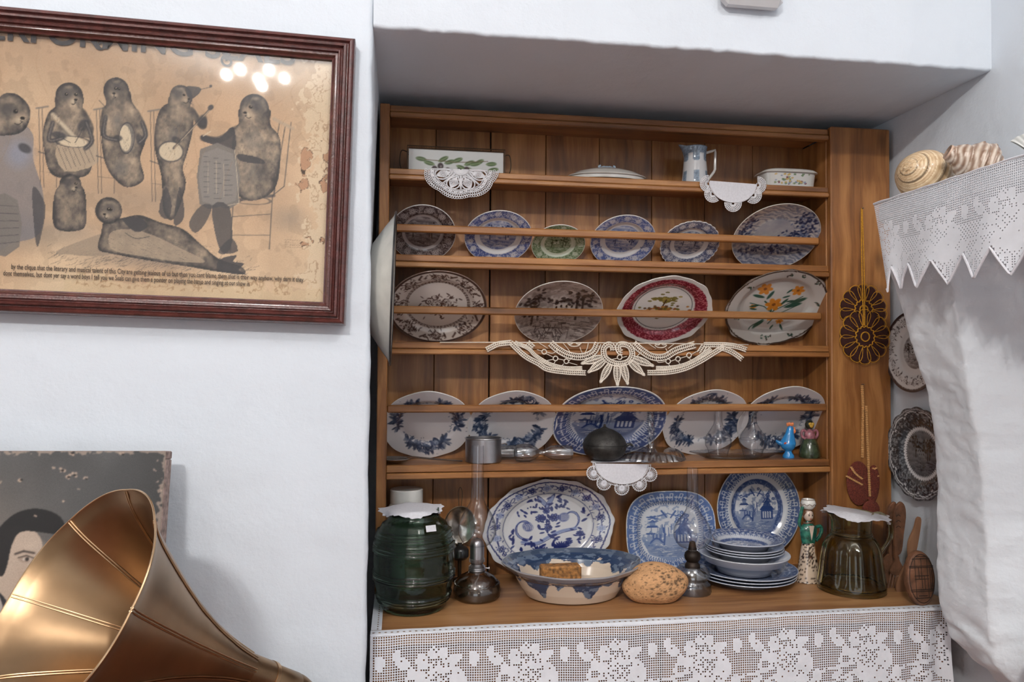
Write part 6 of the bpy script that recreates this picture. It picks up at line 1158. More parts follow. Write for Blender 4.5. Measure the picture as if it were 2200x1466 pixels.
braid('braided_cord', ((1852, 828), (1854, 880), (1853, 930), (1853, 985)), YP - .006, .0036, t); braid('braided_cord', ((1861, 872), (1863, 930), (1866, 1000), (1869, 1068)), YP - .0125, .0032, t)
braid('pale_stripe', ((1828, 1003), (1838, 1018), (1856, 1032)), YP - .0125, .0032, t); braid('pale_stripe', ((1818, 1023), (1834, 1032), (1856, 1044)), YP - .0125, .0032, t); braid('pale_stripe', ((1874, 1006), (1880, 1008), (1884, 1004)), YP - .010, .0030, t); braid('pale_stripe', ((1874, 1026), (1884, 1024), (1890, 1022)), YP - .010, .0030, t)
V, F = tube([(*XZ(1852, 828, YP),)][:0] + [(XZ(1852, 826, YP)[0], YP + .001, XZ(1852, 826, YP)[1]), (XZ(1852, 826, YP)[0], YP - .010, XZ(1852, 826, YP)[1])], .0012, 6); obj('nail', V, F, M['steel'], t, world=True)
# ------------------------------------------------------------------ gramophone horn
HC = np.array([-.460, 1.139, -.3444 + CAMZ]); HN = np.array([-.6175, -.5705, .5415]); HN /= np.linalg.norm(HN); HR = .170
ha = np.cross(HN, [0, 0, 1.]); ha /= np.linalg.norm(ha); hb = np.cross(ha, HN)
def hpt(s, r, a): return HC - HN * s + r * (math.cos(a) * ha + math.sin(a) * hb)
t = thing('gramophone', 'large brass gramophone horn with raised seams, its wide mouth before the portrait', 'gramophone', (-.18, 1.26, .70))
hs = np.array([0, .006, .02, .045, .08, .125, .175, .23, .29, .345]); hr = np.array([.170, .164, .152, .137, .118, .095, .0715, .051, .034, .0245])
ss = np.linspace(0, .345, 56); rr = np.interp(ss, hs, hr)
rr = np.convolve(np.pad(rr, 3, 'edge'), np.ones(5) / 5, 'same')[3:-3]; rr[0] = .170; rr[1] = .1655
n = 192; th = np.linspace(0, 2 * PI, n, endpoint=False); rings = []
def ring_(s, r): k = 1 + .014 * (r / .17) * np.abs(np.sin(4 * th + .6)); return HC - HN * s + (r * k)[:, None] * (np.cos(th)[:, None] * ha + np.sin(th)[:, None] * hb)
for s, r in zip(ss, rr): rings.append(ring_(s, np.full(n, r)))
for s, r in list(zip(ss, rr))[::-1]: rings.append(ring_(s - .0004, np.full(n, max(r - .0013, .001))))
obj('horn_bell', np.concatenate(rings), grid_faces(len(rings), n, True), M['brass'], t, world=True, ang=0)
V, F = tube([ring_(0.0, np.full(n, .1700))[i] for i in range(n)], .0016, 6, True); obj('rolled_rim', V, F, M['brassd'], t, world=True)
for k in range(8):
    a = (k * PI - .6) / 4; kk = 1.0
    for nm, off in (('inner_seam', -.0022), ('outer_seam', .0012)):
        for da in (-.0022, .0022):
            p = [hpt(s, (r + off), a + da / max(r, .02)) for s, r in zip(ss[::2], rr[::2])]; V, F = tube(p, .0011, 5)
            obj(nm, V, F, M['brassd'], t, world=True)
ax0 = HC - HN * .345
def atube(s0, s1, r, nm, mat): V, F = tube([HC - HN * (s0 + (s1 - s0) * q) for q in (0, .02, .5, .98, 1)], [r * .97, r, r, r, r * .97], 32); obj(nm, V, F, M[mat], t, world=True)
atube(.335, .385, .0262, 'collar', 'brass'); atube(.385, .393, .0272, 'collar_ring', 'brassd'); atube(.393, .45, .0240, 'collar', 'brass')
e0 = HC - HN * .445; V, F = tube(spline([e0, e0 - HN * .02, e0 - HN * .05 + [0, 0, -.02], e0 - HN * .055 + [.0, 0, -.07]], 8), .022, 24); obj('elbow', V, F, M['brass'], t, world=True)
case = wood('gramophone_case_wood', 0, (60, 30, 16), (96, 52, 28), (120, 70, 40))
box('case', (e0[0] - .16, e0[0] + .14, 1.13, 1.44, .705, .84), case, t, b=.004); box('case_lid', (e0[0] - .17, e0[0] + .15, 1.12, 1.45, .84, .855), case, t, b=.004)
t = thing('side_table', 'small wooden table under the gramophone, below the edge of view', 'table', (-.35, 1.2, 0))
box('table_top', (-1.0, -.02, 1.02, 1.48, .675, .70), M['woodx'], t, b=.004)
for x_ in (-.96, -.10):
    for y_ in (1.05, 1.42): box('leg', (x_, x_ + .04, y_, y_ + .04, 0, .675), M['woodz'], t)

# ------------------------------------------------------------------ sea shells on the mantel
M['shell'] = colmat('sea_shell', .35, .25, bump=.3, bscale=120)
def shell(name, label, W_, D_, T_, turns, size, stripes, pal, loc, rot, knob=0., ell_=1., grp='sea shells on the mantel', open_=True):
    nt_ = int(turns * 44); na = 40; V = []; col = []; rg = np.random.default_rng(len(label))
    for i in range(nt_ + 1):
        ph = i / nt_ * turns * 2 * PI; g = W_ ** (ph / (2 * PI) - turns); kb = 1 + knob * max(0, math.cos(ph * 4.5)) ** 3
        a = np.linspace(0, 2 * PI, na, endpoint=False); rib = 1 + .025 * np.cos(a * stripes)
        rc = g * (D_ + rib * np.cos(a) * (kb if knob else 1)); zc = -g * (T_ - rib * np.sin(a) * ell_)
        V.append(np.stack([rc * math.cos(ph), rc * math.sin(ph), zc], -1)); v = .5 + .5 * np.cos(a * stripes + .8 * math.sin(ph * 3)); v = v * .75 + .25 * rg.random(); col.append(pal[0] * v[:, None] + pal[1] * (1 - v[:, None]))
    V = np.concatenate(V); s = size / (np.abs(V).max()); o = obj(name, V * s, [tuple(f) for f in grid_faces(nt_ + 1, na, True)] + [tuple(range(na))], M['shell'], None, col=np.concatenate(col), ang=0)
    o.rotation_euler = rot; o.location = (0, 0, 0); bpy.context.view_layer.update(); mw = np.array(o.matrix_world); Z = (V * s) @ mw[:3, :3].T; o.location = (loc[0], loc[1], loc[2] - Z[:, 2].min() + .0008); return tag(o, label, 'sea shell', grp)
MZ = MT + .002
def moon_shell(name, label, size, loc, axis, grp):
    V, F = ellipsoid((0, 0, 0), (1, 1, 1), 150, 120); ax = np.array(axis, float); ax /= np.linalg.norm(ax); u = np.cross(ax, [0, 0, 1.]); u /= np.linalg.norm(u); v = np.cross(ax, u)
    th_ = np.arccos(np.clip(V @ ax, -1, 1)); ph = np.arctan2(V @ v, V @ u); s = np.log(np.maximum(th_, .03) / .03) / math.log(2.0) - ph / (2 * PI); f = s % 1
    groove = np.exp(-(np.minimum(f, 1 - f) / .07) ** 2) * (th_ < 1.7); step = (f - .5) * .10 * np.clip(1.6 - th_, 0, 1); rad = 1 - .045 * groove * np.clip(th_ * 2, 0, 1) + step * .5 + .16 * np.exp(-(th_ / .45) ** 2)
    st = .5 + .5 * np.sin(f * 2 * PI * 5 + .5 * np.sin(ph * 2)); rg = np.random.default_rng(1); k = np.clip(.25 + .45 * st + .25 * np.sin(ph * 14 + f * 3) * .4, 0, 1)[:, None]
    col = rgb(220, 196, 160) * (1 - k) + rgb(170, 134, 96) * k; col = col * (1 - .35 * groove[:, None]); col = np.where((np.abs(np.sin(f * 9.4)) > .97)[:, None], rgb(226, 206, 172), col)
    V = V * rad[:, None] * np.array(size); o = obj(name, V, F, M['shell'], None, col=col, ang=0); o.location = (loc[0], loc[1], loc[2] - V[:, 2].min() + .0005); return tag(o, label, 'sea shell', grp)
GS = 'sea shells on the mantel'
a = Px(1968, 365, 1.115); moon_shell('moon_shell', 'tan banded moon snail shell nearest the dresser on the lace covered mantel', (.056, .058, .053), (1.112, a[1] - .03, MZ - .002), (-.95, -.34, .16), GS)
def whelk(name, label, loc, rot, L_, grp):
    nt_, na = 110, 96; t_ = np.linspace(0, 1, nt_)[:, None]; ph = np.linspace(0, 2 * PI, na, endpoint=False)[None, :]; s = (t_ * 4.2 - ph / (2 * PI)); f = s % 1
    base = np.interp(t_, [0, .08, .3, .55, .75, .92, 1], [.16, .19, .34, .52, .46, .26, .10]); kn = np.clip(np.cos(ph * 7 + s.astype(int) * .9), 0, 1) ** 4 * np.exp(-((f - .55) / .16) ** 2) * np.clip(t_ * 2, .2, 1)
    r = base * (1 + .16 * np.sin(f * PI) ** .7 - .10 + .10 * kn + .012 * np.sin(f * 32)); X = t_ * 1.28 * np.ones_like(ph); V = np.stack([X, r * np.cos(ph), r * np.sin(ph)], -1).reshape(-1, 3) * L_
    k = np.clip(.5 + .35 * np.sin(f * 15 + 2 * np.sin(ph * 3)) + .35 * kn + .25 * (vnoise((nt_, na), 20, 3, 3) - .5) * 2, 0, 1)[..., None]; col = rgb(218, 206, 192) * (1 - k) + rgb(122, 92, 72) * k; dk = (t_ < .03)[..., None] * np.ones((1, na, 1)); col = np.where(dk > 0, rgb(190, 160, 140), col)
    hole = np.stack([np.full(na, .10), .115 * np.cos(ph[0]), .115 * np.sin(ph[0])], -1) * L_; V = np.concatenate([hole, V]); colh = np.tile(rgb(46, 34, 28), (na, 1)); F = [tuple(f_) for f_ in grid_faces(nt_ + 1, na, True)] + [tuple(range(na))[::-1], tuple(nt_ * na + q for q in range(na))]
    o = obj(name, V, F, M['shell'], None, col=np.concatenate([colh, col.reshape(-1, 3)]), ang=0); o.rotation_euler = rot; bpy.context.view_layer.update(); Z = V @ np.array(o.matrix_world)[:3, :3].T; o.location = (loc[0], loc[1], loc[2] - Z[:, 2].min()); return tag(o, label, 'sea shell', grp)
a = Px(2056, 300, 1.11); whelk('whelk_shell', 'brown and white knobbed whelk shell with a broken open tip, on the mantel', (1.092, a[1] + .005, MZ - .002), (.3, .46, -.29), .088, GS)
a = Px(2190, 300, 1.12); th_ = np.linspace(-1.25, 1.25, 60); rs_ = np.linspace(.02, 1, 24); V = []
for r in rs_:
    for q in th_: rib = math.cos(q * 26); V.append((r * math.sin(q) * .045, -.020 * math.sqrt(max(0, 1 - r * r * .85)) - .0012 * rib * r, r * math.cos(q) * .05))
V = np.array(V); Vb = V * [1, .8, 1] + [0, .0015, 0]; n_ = len(V); G_ = grid_faces(24, 60); F = [tuple(f) for f in G_] + [tuple(int(i) + n_ for i in f[::-1]) for f in G_]; col = np.ones((2 * n_, 3)) * rgb(196, 196, 192) * (.9 + .1 * np.cos(np.tile(th_, 48) * 26))[:, None]
o = tag(obj('cockle_shell', np.concatenate([V, Vb]), F, M['shell'], None, col=col, ang=0), 'white finely ribbed cockle shell at the edge of view on the mantel', 'sea shell', 'sea shells on the mantel'); o.location = (1.13, a[1] - .01, MZ + .02); o.rotation_euler = (-.2, .5, -.5)

# ------------------------------------------------------------------ filet crochet cloths
random.seed(3)
def rose_tile():
    c = CV(38, 34, (0, 38, 0, 34), (0, 0, 0)); W1 = (1, 1, 1); E = lambda x, y, a, b, r=0: c.ell(x, y, a, b, W1, r, 1, .01); B = (0, 0, 0)
    E(21, 17, 7.6, 7.2); E(28.8, 15.5, 3.4, 5.4, .2); E(23, 7.5, 7, 3.6); E(17.5, 9, 3.5, 3); E(13.6, 24, 2.4, 3.4); E(18.4, 27.5, 2.3, 2.6); E(22.5, 27, 1.8, 2.6); E(27, 24.5, 3.4, 2.0, .3); E(12.6, 18.5, 2.2, 2.2)
    E(5.4, 24, 4.4, 2.2, -.7); E(3.4, 27.5, 1.6, 1.6); E(8.6, 20.4, 3.2, 1.6, -.9); E(35.2, 24.4, 2., 3.2); E(34.6, 9, 2, 3)
    c.line([(1, 11), (6, 12), (13, 13.5)], 1.3, W1); c.ring(9.4, 15.4, 2.7, 2.7, 1.4, W1); c.line([(3, 5), (14, 10)], 1.2, W1); E(5, 8.5, 3.2, 1.5, .6); E(10.5, 5.2, 3.4, 1.5, .7); E(1.6, 3.4, 2.6, 1.3, .6); c.line([(28, 4), (38, 11)], 1.2, W1); c.ring(31.5, 3.6, 2.3, 2.3, 1.3, W1); c.ring(36, 2.6, 2., 2., 1.2, W1); E(14, 2, 3, 1.4, .6); E(20, 1.5, 3, 1.2, -.2)
    b = c.a[:, :, 0] > .5
    for r, ph0, ph1 in ((6.3, 1.0, 3.0), (5.2, .3, 5.4), (3.9, 3.4, 6.8), (2.6, 2.0, 7.4), (1.3, 0, 5)):
        for a in np.arange(ph0, ph1, 1.6 / r): b[int(17 + r * math.sin(a)), int(21 + r * math.cos(a))] = False
    for x, y in ((21, 17), (20, 18), (22, 16), (26, 11), (25, 10), (24, 9), (28, 13), (17, 9), (23, 6), (28, 18), (14, 24), (18, 28), (19, 27), (5, 24), (8, 21), (7, 20)): b[y, x] = False
    return b
TILE = rose_tile()
def filet(name, nx, ny, fmap, patt, parent=None, mat='filet', hole=.62, skip=None):
    """grid of crocheted cells; open cells keep a square hole; cells are row 0 = top"""
    V = []; F = []; k = 0
    for j in range(ny):
        for i in range(nx):
            if skip is not None and skip(i, j): continue
            if patt(i, j): V += [(i, j), (i + 1, j), (i + 1, j + 1), (i, j + 1)]; F.append((k, k + 3, k + 2, k + 1)); k += 4
            else:
                a, b = .5 - hole / 2, .5 + hole / 2; V += [(i, j), (i + 1, j), (i + 1, j + 1), (i, j + 1), (i + a, j + a), (i + b, j + a), (i + b, j + b), (i + a, j + b)]
                for q in range(4): F.append((k + q, k + 4 + q, k + 4 + (q + 1) % 4, k + (q + 1) % 4))
                k += 8
    uv = np.array(V, float); return obj(name, fmap(uv[:, 0], uv[:, 1]), np.array(F, dtype=np.int32), M[mat], parent, world=parent is not None, ang=0)
CELL = .00512; x0c = -.0545; NX = int((1.262 - x0c) / CELL)
cl = thing('lace_runner', 'white filet crochet cloth with roses hanging over the front edge of the dresser counter', 'cloth', (.6, 1.575, CT))
def drape(u, v):
    x = x0c + u * CELL; right = np.clip((x - 1.10) / .16, 0, 1); y = 1.5765 + .0012 * np.sin(x * 23) - .0022 * np.clip(v / 30, 0, 1) * (1 + np.sin(x * 16 + 1)) - .006 * right * (1 + np.sin(x * 95 + v * .03)); z = CT - .0035 - v * CELL * 1.0 + .0022 * np.sin(x * 7.5 + .6) * np.clip(1 - v / 40, 0, 1) + .0008 * np.sin(x * 60)
    return np.stack([x - right * .004 * np.sin(v * .1), y, z], -1)
filet('filet_panel', NX, 40, drape, lambda i, j: (j >= 3 and TILE[(31 - (j - 3)) % 34, (i - 7) % 38]) or i in (0, NX - 1), cl, hole=.62)
# heading: solid strip lying over the counter edge with a row of eyelets
M_h = MB(); rowy = [(1.601, CT + .0010), (1.590, CT + .0012), (1.5815, CT + .0012), (1.5765, CT - .0005), (1.5760, CT - .0035)]
def heading(nm, a, b, nn_, fx, parent):
    V = []; F = []; k = 0; hl = .36
    for i in range(nn_):
        u0, u1 = a + (b - a) * i / nn_, a + (b - a) * (i + 1) / nn_
        for j in range(4):
            if j != 1: V += [fx(u0, j), fx(u1, j), fx(u1, j + 1), fx(u0, j + 1)]; F.append((k, k + 3, k + 2, k + 1)); k += 4
            else:
                um, w2 = (u0 + u1) / 2, (u1 - u0) * hl / 2 * 1.3; h = [(u0, 1), ((u0 + u1) / 2, 1), (u1, 1), (u1, 1.5), (u1, 2), (um, 2), (u0, 2), (u0, 1.5)]; g = [(um + w2 * math.cos(q), 1.5 - .30 * math.sin(q)) for q in (2.36, 1.57, .785, 0, -.785, -1.57, -2.36, PI)]
                V += [fx(*p) for p in h] + [fx(*p) for p in g]
                for q in range(8): F.append((k + q, k + 8 + q, k + 8 + (q + 1) % 8, k + (q + 1) % 8))
                k += 16
    return obj(nm, V, F, M['filet'], parent, world=True, ang=0)
def hx(u, r):
    i = min(int(r), 3); f = r - i; y = rowy[i][0] * (1 - f) + rowy[i + 1][0] * f; z = rowy[i][1] * (1 - f) + rowy[i + 1][1] * f
    return (u, y + .0012 * math.sin(u * 9) + (.0010 * math.sin(u * 70) if r < .5 else 0), z + .0022 * math.sin(u * 7.5 + .6) * max(0, (r - 2) / 2))
heading('eyelet_heading', x0c, x0c + NX * CELL, 105, hx, cl)
heading('side_heading', 1.602, 1.955, 26, lambda u, r: (x0c + .022 * (4 - r) / 4 + .0005, u, CT + .0011), cl)

# mantel cloth
mc = thing('mantel_lace', 'white filet crochet valance with a zigzag hem hanging from the fireplace mantel', 'cloth', (MX, 1.25, MT))
CM = .0043; NY_ = 60; nx_ = int(.72 / CM); Y0 = 1.508
def zig(i): q = ((i * CM - .042) / .0745) % 1; return abs(q - .5) * 2   # 1 at a notch line, 0 at a point
def mmap(u, v):
    s = u * CM; d = v * CM; y = Y0 - s; x = MX - .0035 - .006 * np.clip(d / .2, 0, 1) * (1 + np.sin(s * 40 + d * 6)); z = MT - .002 - d + .0012 * np.sin(s * 26); z = z - .0; far = np.clip(1 - s / .10, 0, 1); x = x + far * (.002 + d * .03); return np.stack([x, y - far * d * .27, z], -1)
def mskip(i, j): L_ = (.197 - .052 * (1 - abs(1 - zig(i)) if False else (zig(i)))) ; return (j + 1.15) * CM > L_
def mpat(i, j):
    if j < 9: return False
    L_ = .197 - .052 * zig(i)
    if (j + 2.9) * CM > L_: return True
    if j < 38: return TILE[(33 - (j - 6)) % 34, (i + 10) % 38] or (j > 20 and (i + j) % 2 == 0)
    return (i * 7 + j * 3) % 3 == 0
filet('filet_valance', nx_, NY_, mmap, mpat, mc, hole=.50, skip=mskip)
p = []
for i in range(nx_ + 1): L_ = .197 - .052 * zig(i); q = mmap(np.array([float(i)]), np.array([L_ / CM]))[0]; p.append((q[0] - .0008, q[1], q[2]))
V, F = tube(p, .0024, 6); obj('hem_edging', V, F, M['linen'], mc, world=True)
# the far end and the strip on top of the ledge
top_rows = [(MX + .030, MT + .0015), (MX + .020, MT + .0015), (MX + .008, MT + .0015), (MX - .001, MT + .0010), (MX - .0035, MT - .002)]
def tx(u, r):
    i = min(int(r), 3); f = r - i; return (top_rows[i][0] * (1 - f) + top_rows[i + 1][0] * f, u, top_rows[i][1] * (1 - f) + top_rows[i + 1][1] * f)
heading('top_heading', Y0, Y0 - nx_ * CM, 64, tx, mc)
V, F = tube([(MX - .002, y, MT + .0005 + .0006 * math.sin(y * 90)) for y in np.linspace(Y0, Y0 - nx_ * CM, 90)], .0022, 6); obj('rolled_edge', V, F, M['linen'], mc, world=True)

# ------------------------------------------------------------------ doilies over the shelf edges
S_ = .00088
def disc_half(cx, cy, rx, ry, Y, lip=.0, n=28, m_=7):
    """solid half disc of cloth hanging from (cx, cy) in the plane Y, given in photograph units about that plane"""
    V = []; o = P(cx, cy, Y); sx = P(cx + 1, cy, Y)[0] - o[0]
    for r in np.linspace(0, 1, m_):
        for a in np.linspace(PI, 2 * PI, n): V.append((o[0] + rx * sx * r * math.cos(a), Y - .0006 * math.sin(a * 5) * r, o[2] + ry * sx * r * math.sin(a) - rx * sx * r * math.cos(a) * dsl))
    return V, grid_faces(m_, n)
dsl = .03
def PP(px, py, Y): return P(px, py, Y)
class Thread:
    def __init__(s, Y): s.m = MB(); s.Y = Y
    def run(s, pts, r=1.0, n=4, closed=False, smooth=0, dy=0.):
        if smooth: pts = spline([(a, b, 0) for a, b in pts], smooth, closed)[:, :2]
        p = np.array([P(a, b, s.Y) for a, b in pts]); p[:, 1] += dy; V, F = tube(p, r * S_, n, closed); s.m.add(V, F); return s
    def tape(s, pts, w_, pitch=4.2, r=1.0, n=6):
        p = spline([(a, b, 0) for a, b in pts], n)[:, :2]; d = np.gradient(p, axis=0); d /= np.linalg.norm(d, axis=1, keepdims=True); nr_ = np.stack([-d[:, 1], d[:, 0]], -1)
        for q in (-1, -.1, .1, 1): s.run(p + nr_ * w_ / 2 * q, r * (1.5 if abs(q) == 1 else .7))
        L_ = np.concatenate([[0], np.cumsum(np.hypot(*np.diff(p, axis=0).T))]); k = int(L_[-1] / pitch)
        for i in range(k):
            u = (i + .5) * pitch; c_ = np.array([np.interp(u, L_, p[:, 0]), np.interp(u, L_, p[:, 1])]); nn_ = np.array([np.interp(u, L_, nr_[:, 0]), np.interp(u, L_, nr_[:, 1])]); tt_ = np.array([nn_[1], -nn_[0]])
            s.run([c_ - nn_ * w_ / 2 + tt_ * 1.2, c_ - tt_ * 1.2, c_ + nn_ * w_ / 2 + tt_ * 1.2], r * .95)
        return s
YL = YD - .0075
# pineapple doily
t = thing('doily', 'white pineapple-pattern crochet doily hanging under the olive tile tray', 'doily', P(990, 364, YL), 'doilies hanging over the shelf edges')
T = Thread(YL); cx, cy = 990, 364; A0, A1 = PI + .02, 2 * PI - .02
def el(a, r, rx=74, ry=58): return (cx + rx * r * math.cos(a), cy - ry * r * math.sin(a) + 4 * r * math.cos(a) * .6)
lob = lambda a: 1 + .07 * abs(math.sin(3.5 * (a - PI))) - .02
for r in (.10, .2, .42, .74, .86): T.run([el(a, r * (lob(a) if r > .7 else 1)) for a in np.linspace(A0, A1, 60)], 1.25)
for k in range(64): a = A0 + (A1 - A0) * k / 63; T.run([el(a, .76 * lob(a)), el(a, .88 * lob(a))], 1.1)
for k in range(26): a = A0 + (A1 - A0) * k / 25; T.run([el(a, .02), el(a, .42)], 1.0)
for pa in (PI + .35, PI + 1.18, PI + 1.95, PI + 2.8):   # pineapples
    for q in np.linspace(-.28, .28, 9): T.run([el(pa + q * (1 - abs(2 * f - 1)) * 1.0, .30 + .46 * f) for f in np.linspace(0, 1, 9)], .9)
    for f in np.linspace(.1, .9, 9): T.run([el(pa + q, .30 + .46 * f) for q in np.linspace(-.28, .28, 7) * (1 - abs(2 * f - 1))], .8)
    for s_ in (-1, 1): T.run([el(pa + s_ * .34 * math.sin(f * PI) ** .6, .26 + .54 * f) for f in np.linspace(0, 1, 12)], 2.2)
for pa in np.linspace(PI + .04, 2 * PI - .04, 5): T.run([el(pa, .25), el(pa, .5), el(pa, .78)], 3.2)
for k in range(46):
    a = A0 + (A1 - A0) * (k + .5) / 46
    for r in (.82, .93, 1.02):
        c_ = el(a + (.03 if r == .93 else 0), r * lob(a)); T.run([(c_[0] + 2.6 * math.cos(q), c_[1] + 2.6 * math.sin(q)) for q in np.linspace(0, 2 * PI, 7)[:-1]], 1.15, closed=True)
T.m.build('crochet_work', M['lace'], t, world=True, ang=0)
# linen doily with fan scallops
def linen_doily(label, cx, cy, rx, ry, Y, fans, fr, wheel=False):
    t = thing('doily', label, 'doily', P(cx, cy, Y), 'doilies hanging over the shelf edges'); V, F = disc_half(cx, cy, rx, ry, Y); obj('linen_centre', V, F, M['linen'], t, world=True, ang=0); T = Thread(Y - .0004)
    T.run([(cx + (rx + 1) * math.cos(a), cy + (ry + 1) * -math.sin(a) + rx * math.cos(a) * dsl) for a in np.linspace(PI, 2 * PI, 40)], 1.3)
    if wheel: T.run([(cx + (rx + 6) * math.cos(a), cy - (ry + 6) * math.sin(a) + rx * math.cos(a) * dsl) for a in np.linspace(PI, 2 * PI, 40)], 1.0); [T.run([(cx + (rx + q) * math.cos(a), cy - (ry + q) * math.sin(a) + rx * math.cos(a) * dsl) for q in (0, 7)], .8) for a in np.linspace(PI, 2 * PI, 54)]
    for a in fans:
        bx, by = cx + (rx + (10 if wheel else 3)) * math.cos(a), cy - (ry + (10 if wheel else 3)) * math.sin(a) + rx * math.cos(a) * dsl; dx, dy = math.cos(a), -math.sin(a)
        if wheel:
            o = P(bx, by, Y - .001); V = [(o[0] + .0075 * r_ * math.cos(q), Y - .001, o[2] + .0075 * r_ * math.sin(q)) for r_ in (.12, .5, 1) for q in np.linspace(0, 2 * PI, 20, endpoint=False)]; obj('wheel_centre', V, grid_faces(3, 20, True), M['linen'], t, world=True, ang=0)
            for q in np.linspace(0, 2 * PI, 22, endpoint=False):
                if math.cos(q - math.atan2(dy, dx)) > -.55: T.run([(bx + 6 * math.cos(q), by + 6 * math.sin(q)), (bx + fr * math.cos(q), by + fr * math.sin(q))], 1.0)
            aa = math.atan2(dy, dx); T.run([(bx + (fr + .8 * math.cos(q * 22)) * math.cos(q), by + (fr + .8 * math.cos(q * 22)) * math.sin(q)) for q in np.linspace(aa - 2.1, aa + 2.1, 60)], 1.3)
        else:
            aa = math.atan2(dy, dx)
            for f, w_ in ((.35, 1.3), (.62, 1.2), (.80, 1.6), (.98, 1.6)): T.run([(bx + fr * f * math.cos(q), by + fr * f * math.sin(q)) for q in np.linspace(aa - 1.7, aa + 1.7, 26)], w_)
            for q in np.linspace(aa - 1.6, aa + 1.6, 13): T.run([(bx + 3 * math.cos(q), by + 3 * math.sin(q)), (bx + fr * 1.06 * math.cos(q), by + fr * 1.06 * math.sin(q))], 1.1)
    T.m.build('crochet_edging', M['lace'], t, world=True, ang=0); return t
linen_doily('white linen doily with scalloped crochet fans hanging beside the pale blue jug', 1575, 392, 50, 42, YL, [PI + .10, PI + .62, PI + 1.57, PI + 2.52, 2 * PI - .10], 18)
t = linen_doily('white linen doily edged in crocheted wheels under the dark pewter pot', 1336, 997, 56, 42, YL, [PI + .42, PI + .95, PI + 1.57, PI + 2.18, 2 * PI - .42], 15, True)
V = [((P(1336, 997, YL)[0] + .078 * r * math.cos(a)), YL + .0015 + .075 * r * math.sin(a), S4 + .0008) for r in np.linspace(.01, 1, 5) for a in np.linspace(0, PI, 24)]; obj('flat_part', V, grid_faces(5, 24), M['linen'], t, world=True, ang=0)
# tape lace valance
S_ = .00122
t = thing('lace_valance', 'wide cream tape-lace valance with finger petals hanging from the middle shelf', 'lace', P(1330, 745, YL)); T = Thread(YL)
K = lambda pts: [(1040 + a / 3.793, 720 + b / 3.793) for a, b in pts]
tp = [([(215, 62), (330, 170), (440, 232), (520, 280), (680, 303), (830, 310)], 9), ([(18, 122), (60, 100), (120, 74), (225, 62)], 9), ([(1330, 308), (1500, 303), (1640, 272), (1760, 215), (1850, 160), (1950, 98)], 9), ([(1790, 80), (1960, 82), (2060, 95), (2140, 122)], 9), ([(1900, 92), (2000, 130), (2060, 165), (2105, 200)], 9), ([(250, 62), (360, 110), (420, 170), (540, 240), (680, 272), (800, 270)], 6), ([(1400, 270), (1560, 262), (1700, 215), (1850, 110)], 6),
      ([(540, 66), (600, 118), (690, 165), (800, 178), (890, 140), (930, 66)], 13), ([(1215, 66), (1280, 125), (1370, 178), (1470, 180), (1570, 125), (1720, 78)], 13), ([(350, 62), (400, 108)], 11), ([(1795, 88), (1755, 150)], 11),
      ([(1052, 128), (1046, 92), (1010, 78), (975, 115), (984, 180), (1035, 222), (1110, 236), (1178, 215), (1208, 160), (1190, 100), (1140, 76), (1096, 86), (1100, 135), (1128, 142)], 10)]
for pts, w_ in tp: T.tape(K(pts), w_)
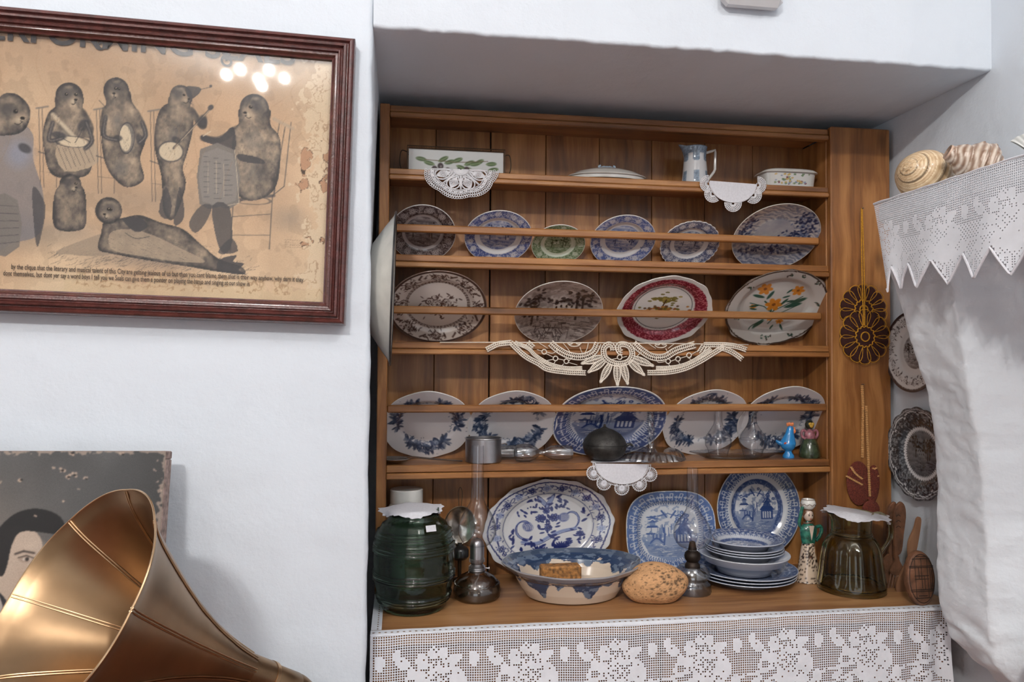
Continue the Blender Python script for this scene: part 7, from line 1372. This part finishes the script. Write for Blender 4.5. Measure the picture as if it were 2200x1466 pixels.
for (ax, ay), (bx, by) in (((960, 182), (790, 235)), ((980, 210), (845, 308)), ((1030, 238), (945, 392)), ((1082, 240), (1088, 420)), ((1132, 238), (1172, 408)), ((1185, 215), (1310, 332)), ((1212, 188), (1385, 255))):
    a, b = np.array(K([(ax, ay)])[0]), np.array(K([(bx, by)])[0]); d = (b - a) / np.linalg.norm(b - a); nr_ = np.array([-d[1], d[0]]); L_ = np.linalg.norm(b - a)
    for q in (-1, -.1, .1, 1): T.run([tuple(a + d * L_ * f + nr_ * q * 7.0 * (math.sin(min(f * 1.12 + .08, 1) * PI * .93 + .1) ** .55 if f < .999 else 0)) for f in np.linspace(0, 1, 14)], 1.7 if abs(q) == 1 else .8)
    for f in np.linspace(.06, .95, int(L_ / 3.4)): hw = 7.0 * math.sin(min(f * 1.12 + .08, 1) * PI * .93 + .1) ** .55; T.run([tuple(a + d * L_ * f - nr_ * hw), tuple(a + d * (L_ * f - 1.5)), tuple(a + d * L_ * f + nr_ * hw)], 1.0)
circ = K([(490, 138), (582, 192), (670, 215), (1500, 215), (1580, 196), (1670, 166), (1105, 182)])
for c_ in circ: T.run([(c_[0] + 5 * math.cos(q), c_[1] + 5 * math.sin(q)) for q in np.linspace(0, 2 * PI, 12, endpoint=False)], 1.3, closed=True)
for pts in ([(430, 120), (470, 132)], [(510, 140), (560, 150), (600, 120)], [(500, 150), (560, 180)], [(560, 200), (480, 215)], [(600, 195), (650, 205)], [(580, 215), (560, 250)], [(690, 215), (720, 180), (740, 168)], [(690, 225), (760, 245)], [(650, 235), (620, 262)], [(1480, 215), (1420, 225), (1400, 190)], [(1520, 215), (1560, 200)], [(1600, 190), (1650, 175)], [(1690, 160), (1740, 130)], [(1660, 185), (1700, 210)], [(1500, 232), (1520, 262)], [(1580, 215), (1600, 245)], [(1090, 190), (1040, 200)], [(1122, 185), (1165, 175)], [(1105, 165), (1080, 130)], [(440, 60), (520, 110)], [(640, 62), (680, 110), (700, 140)], [(780, 100), (800, 150)], [(850, 62), (840, 110), (820, 150)], [(1330, 66), (1400, 110)], [(1480, 110), (1500, 150)], [(1560, 66), (1500, 110)], [(820, 190), (900, 185)], [(1280, 140), (1230, 190)]): T.run(K(pts), .8, smooth=4)
for cx_, cy_, rx_, ry_ in ((735, 72, 48, 22), (1440, 80, 48, 24), (700, 66, 20, 10), (770, 66, 20, 10), (1415, 70, 18, 12), (1465, 70, 18, 12)): T.run(K([(cx_ + rx_ * math.cos(q), cy_ + ry_ * math.sin(q)) for q in np.linspace(0, PI, 12)]), 1.2)
T.run([(945, 736), (1100, 736), (1300, 737), (1480, 739), (1608, 741)], 1.2); T.m.build('tape_lace', M['cream'], t, world=True, ang=0)
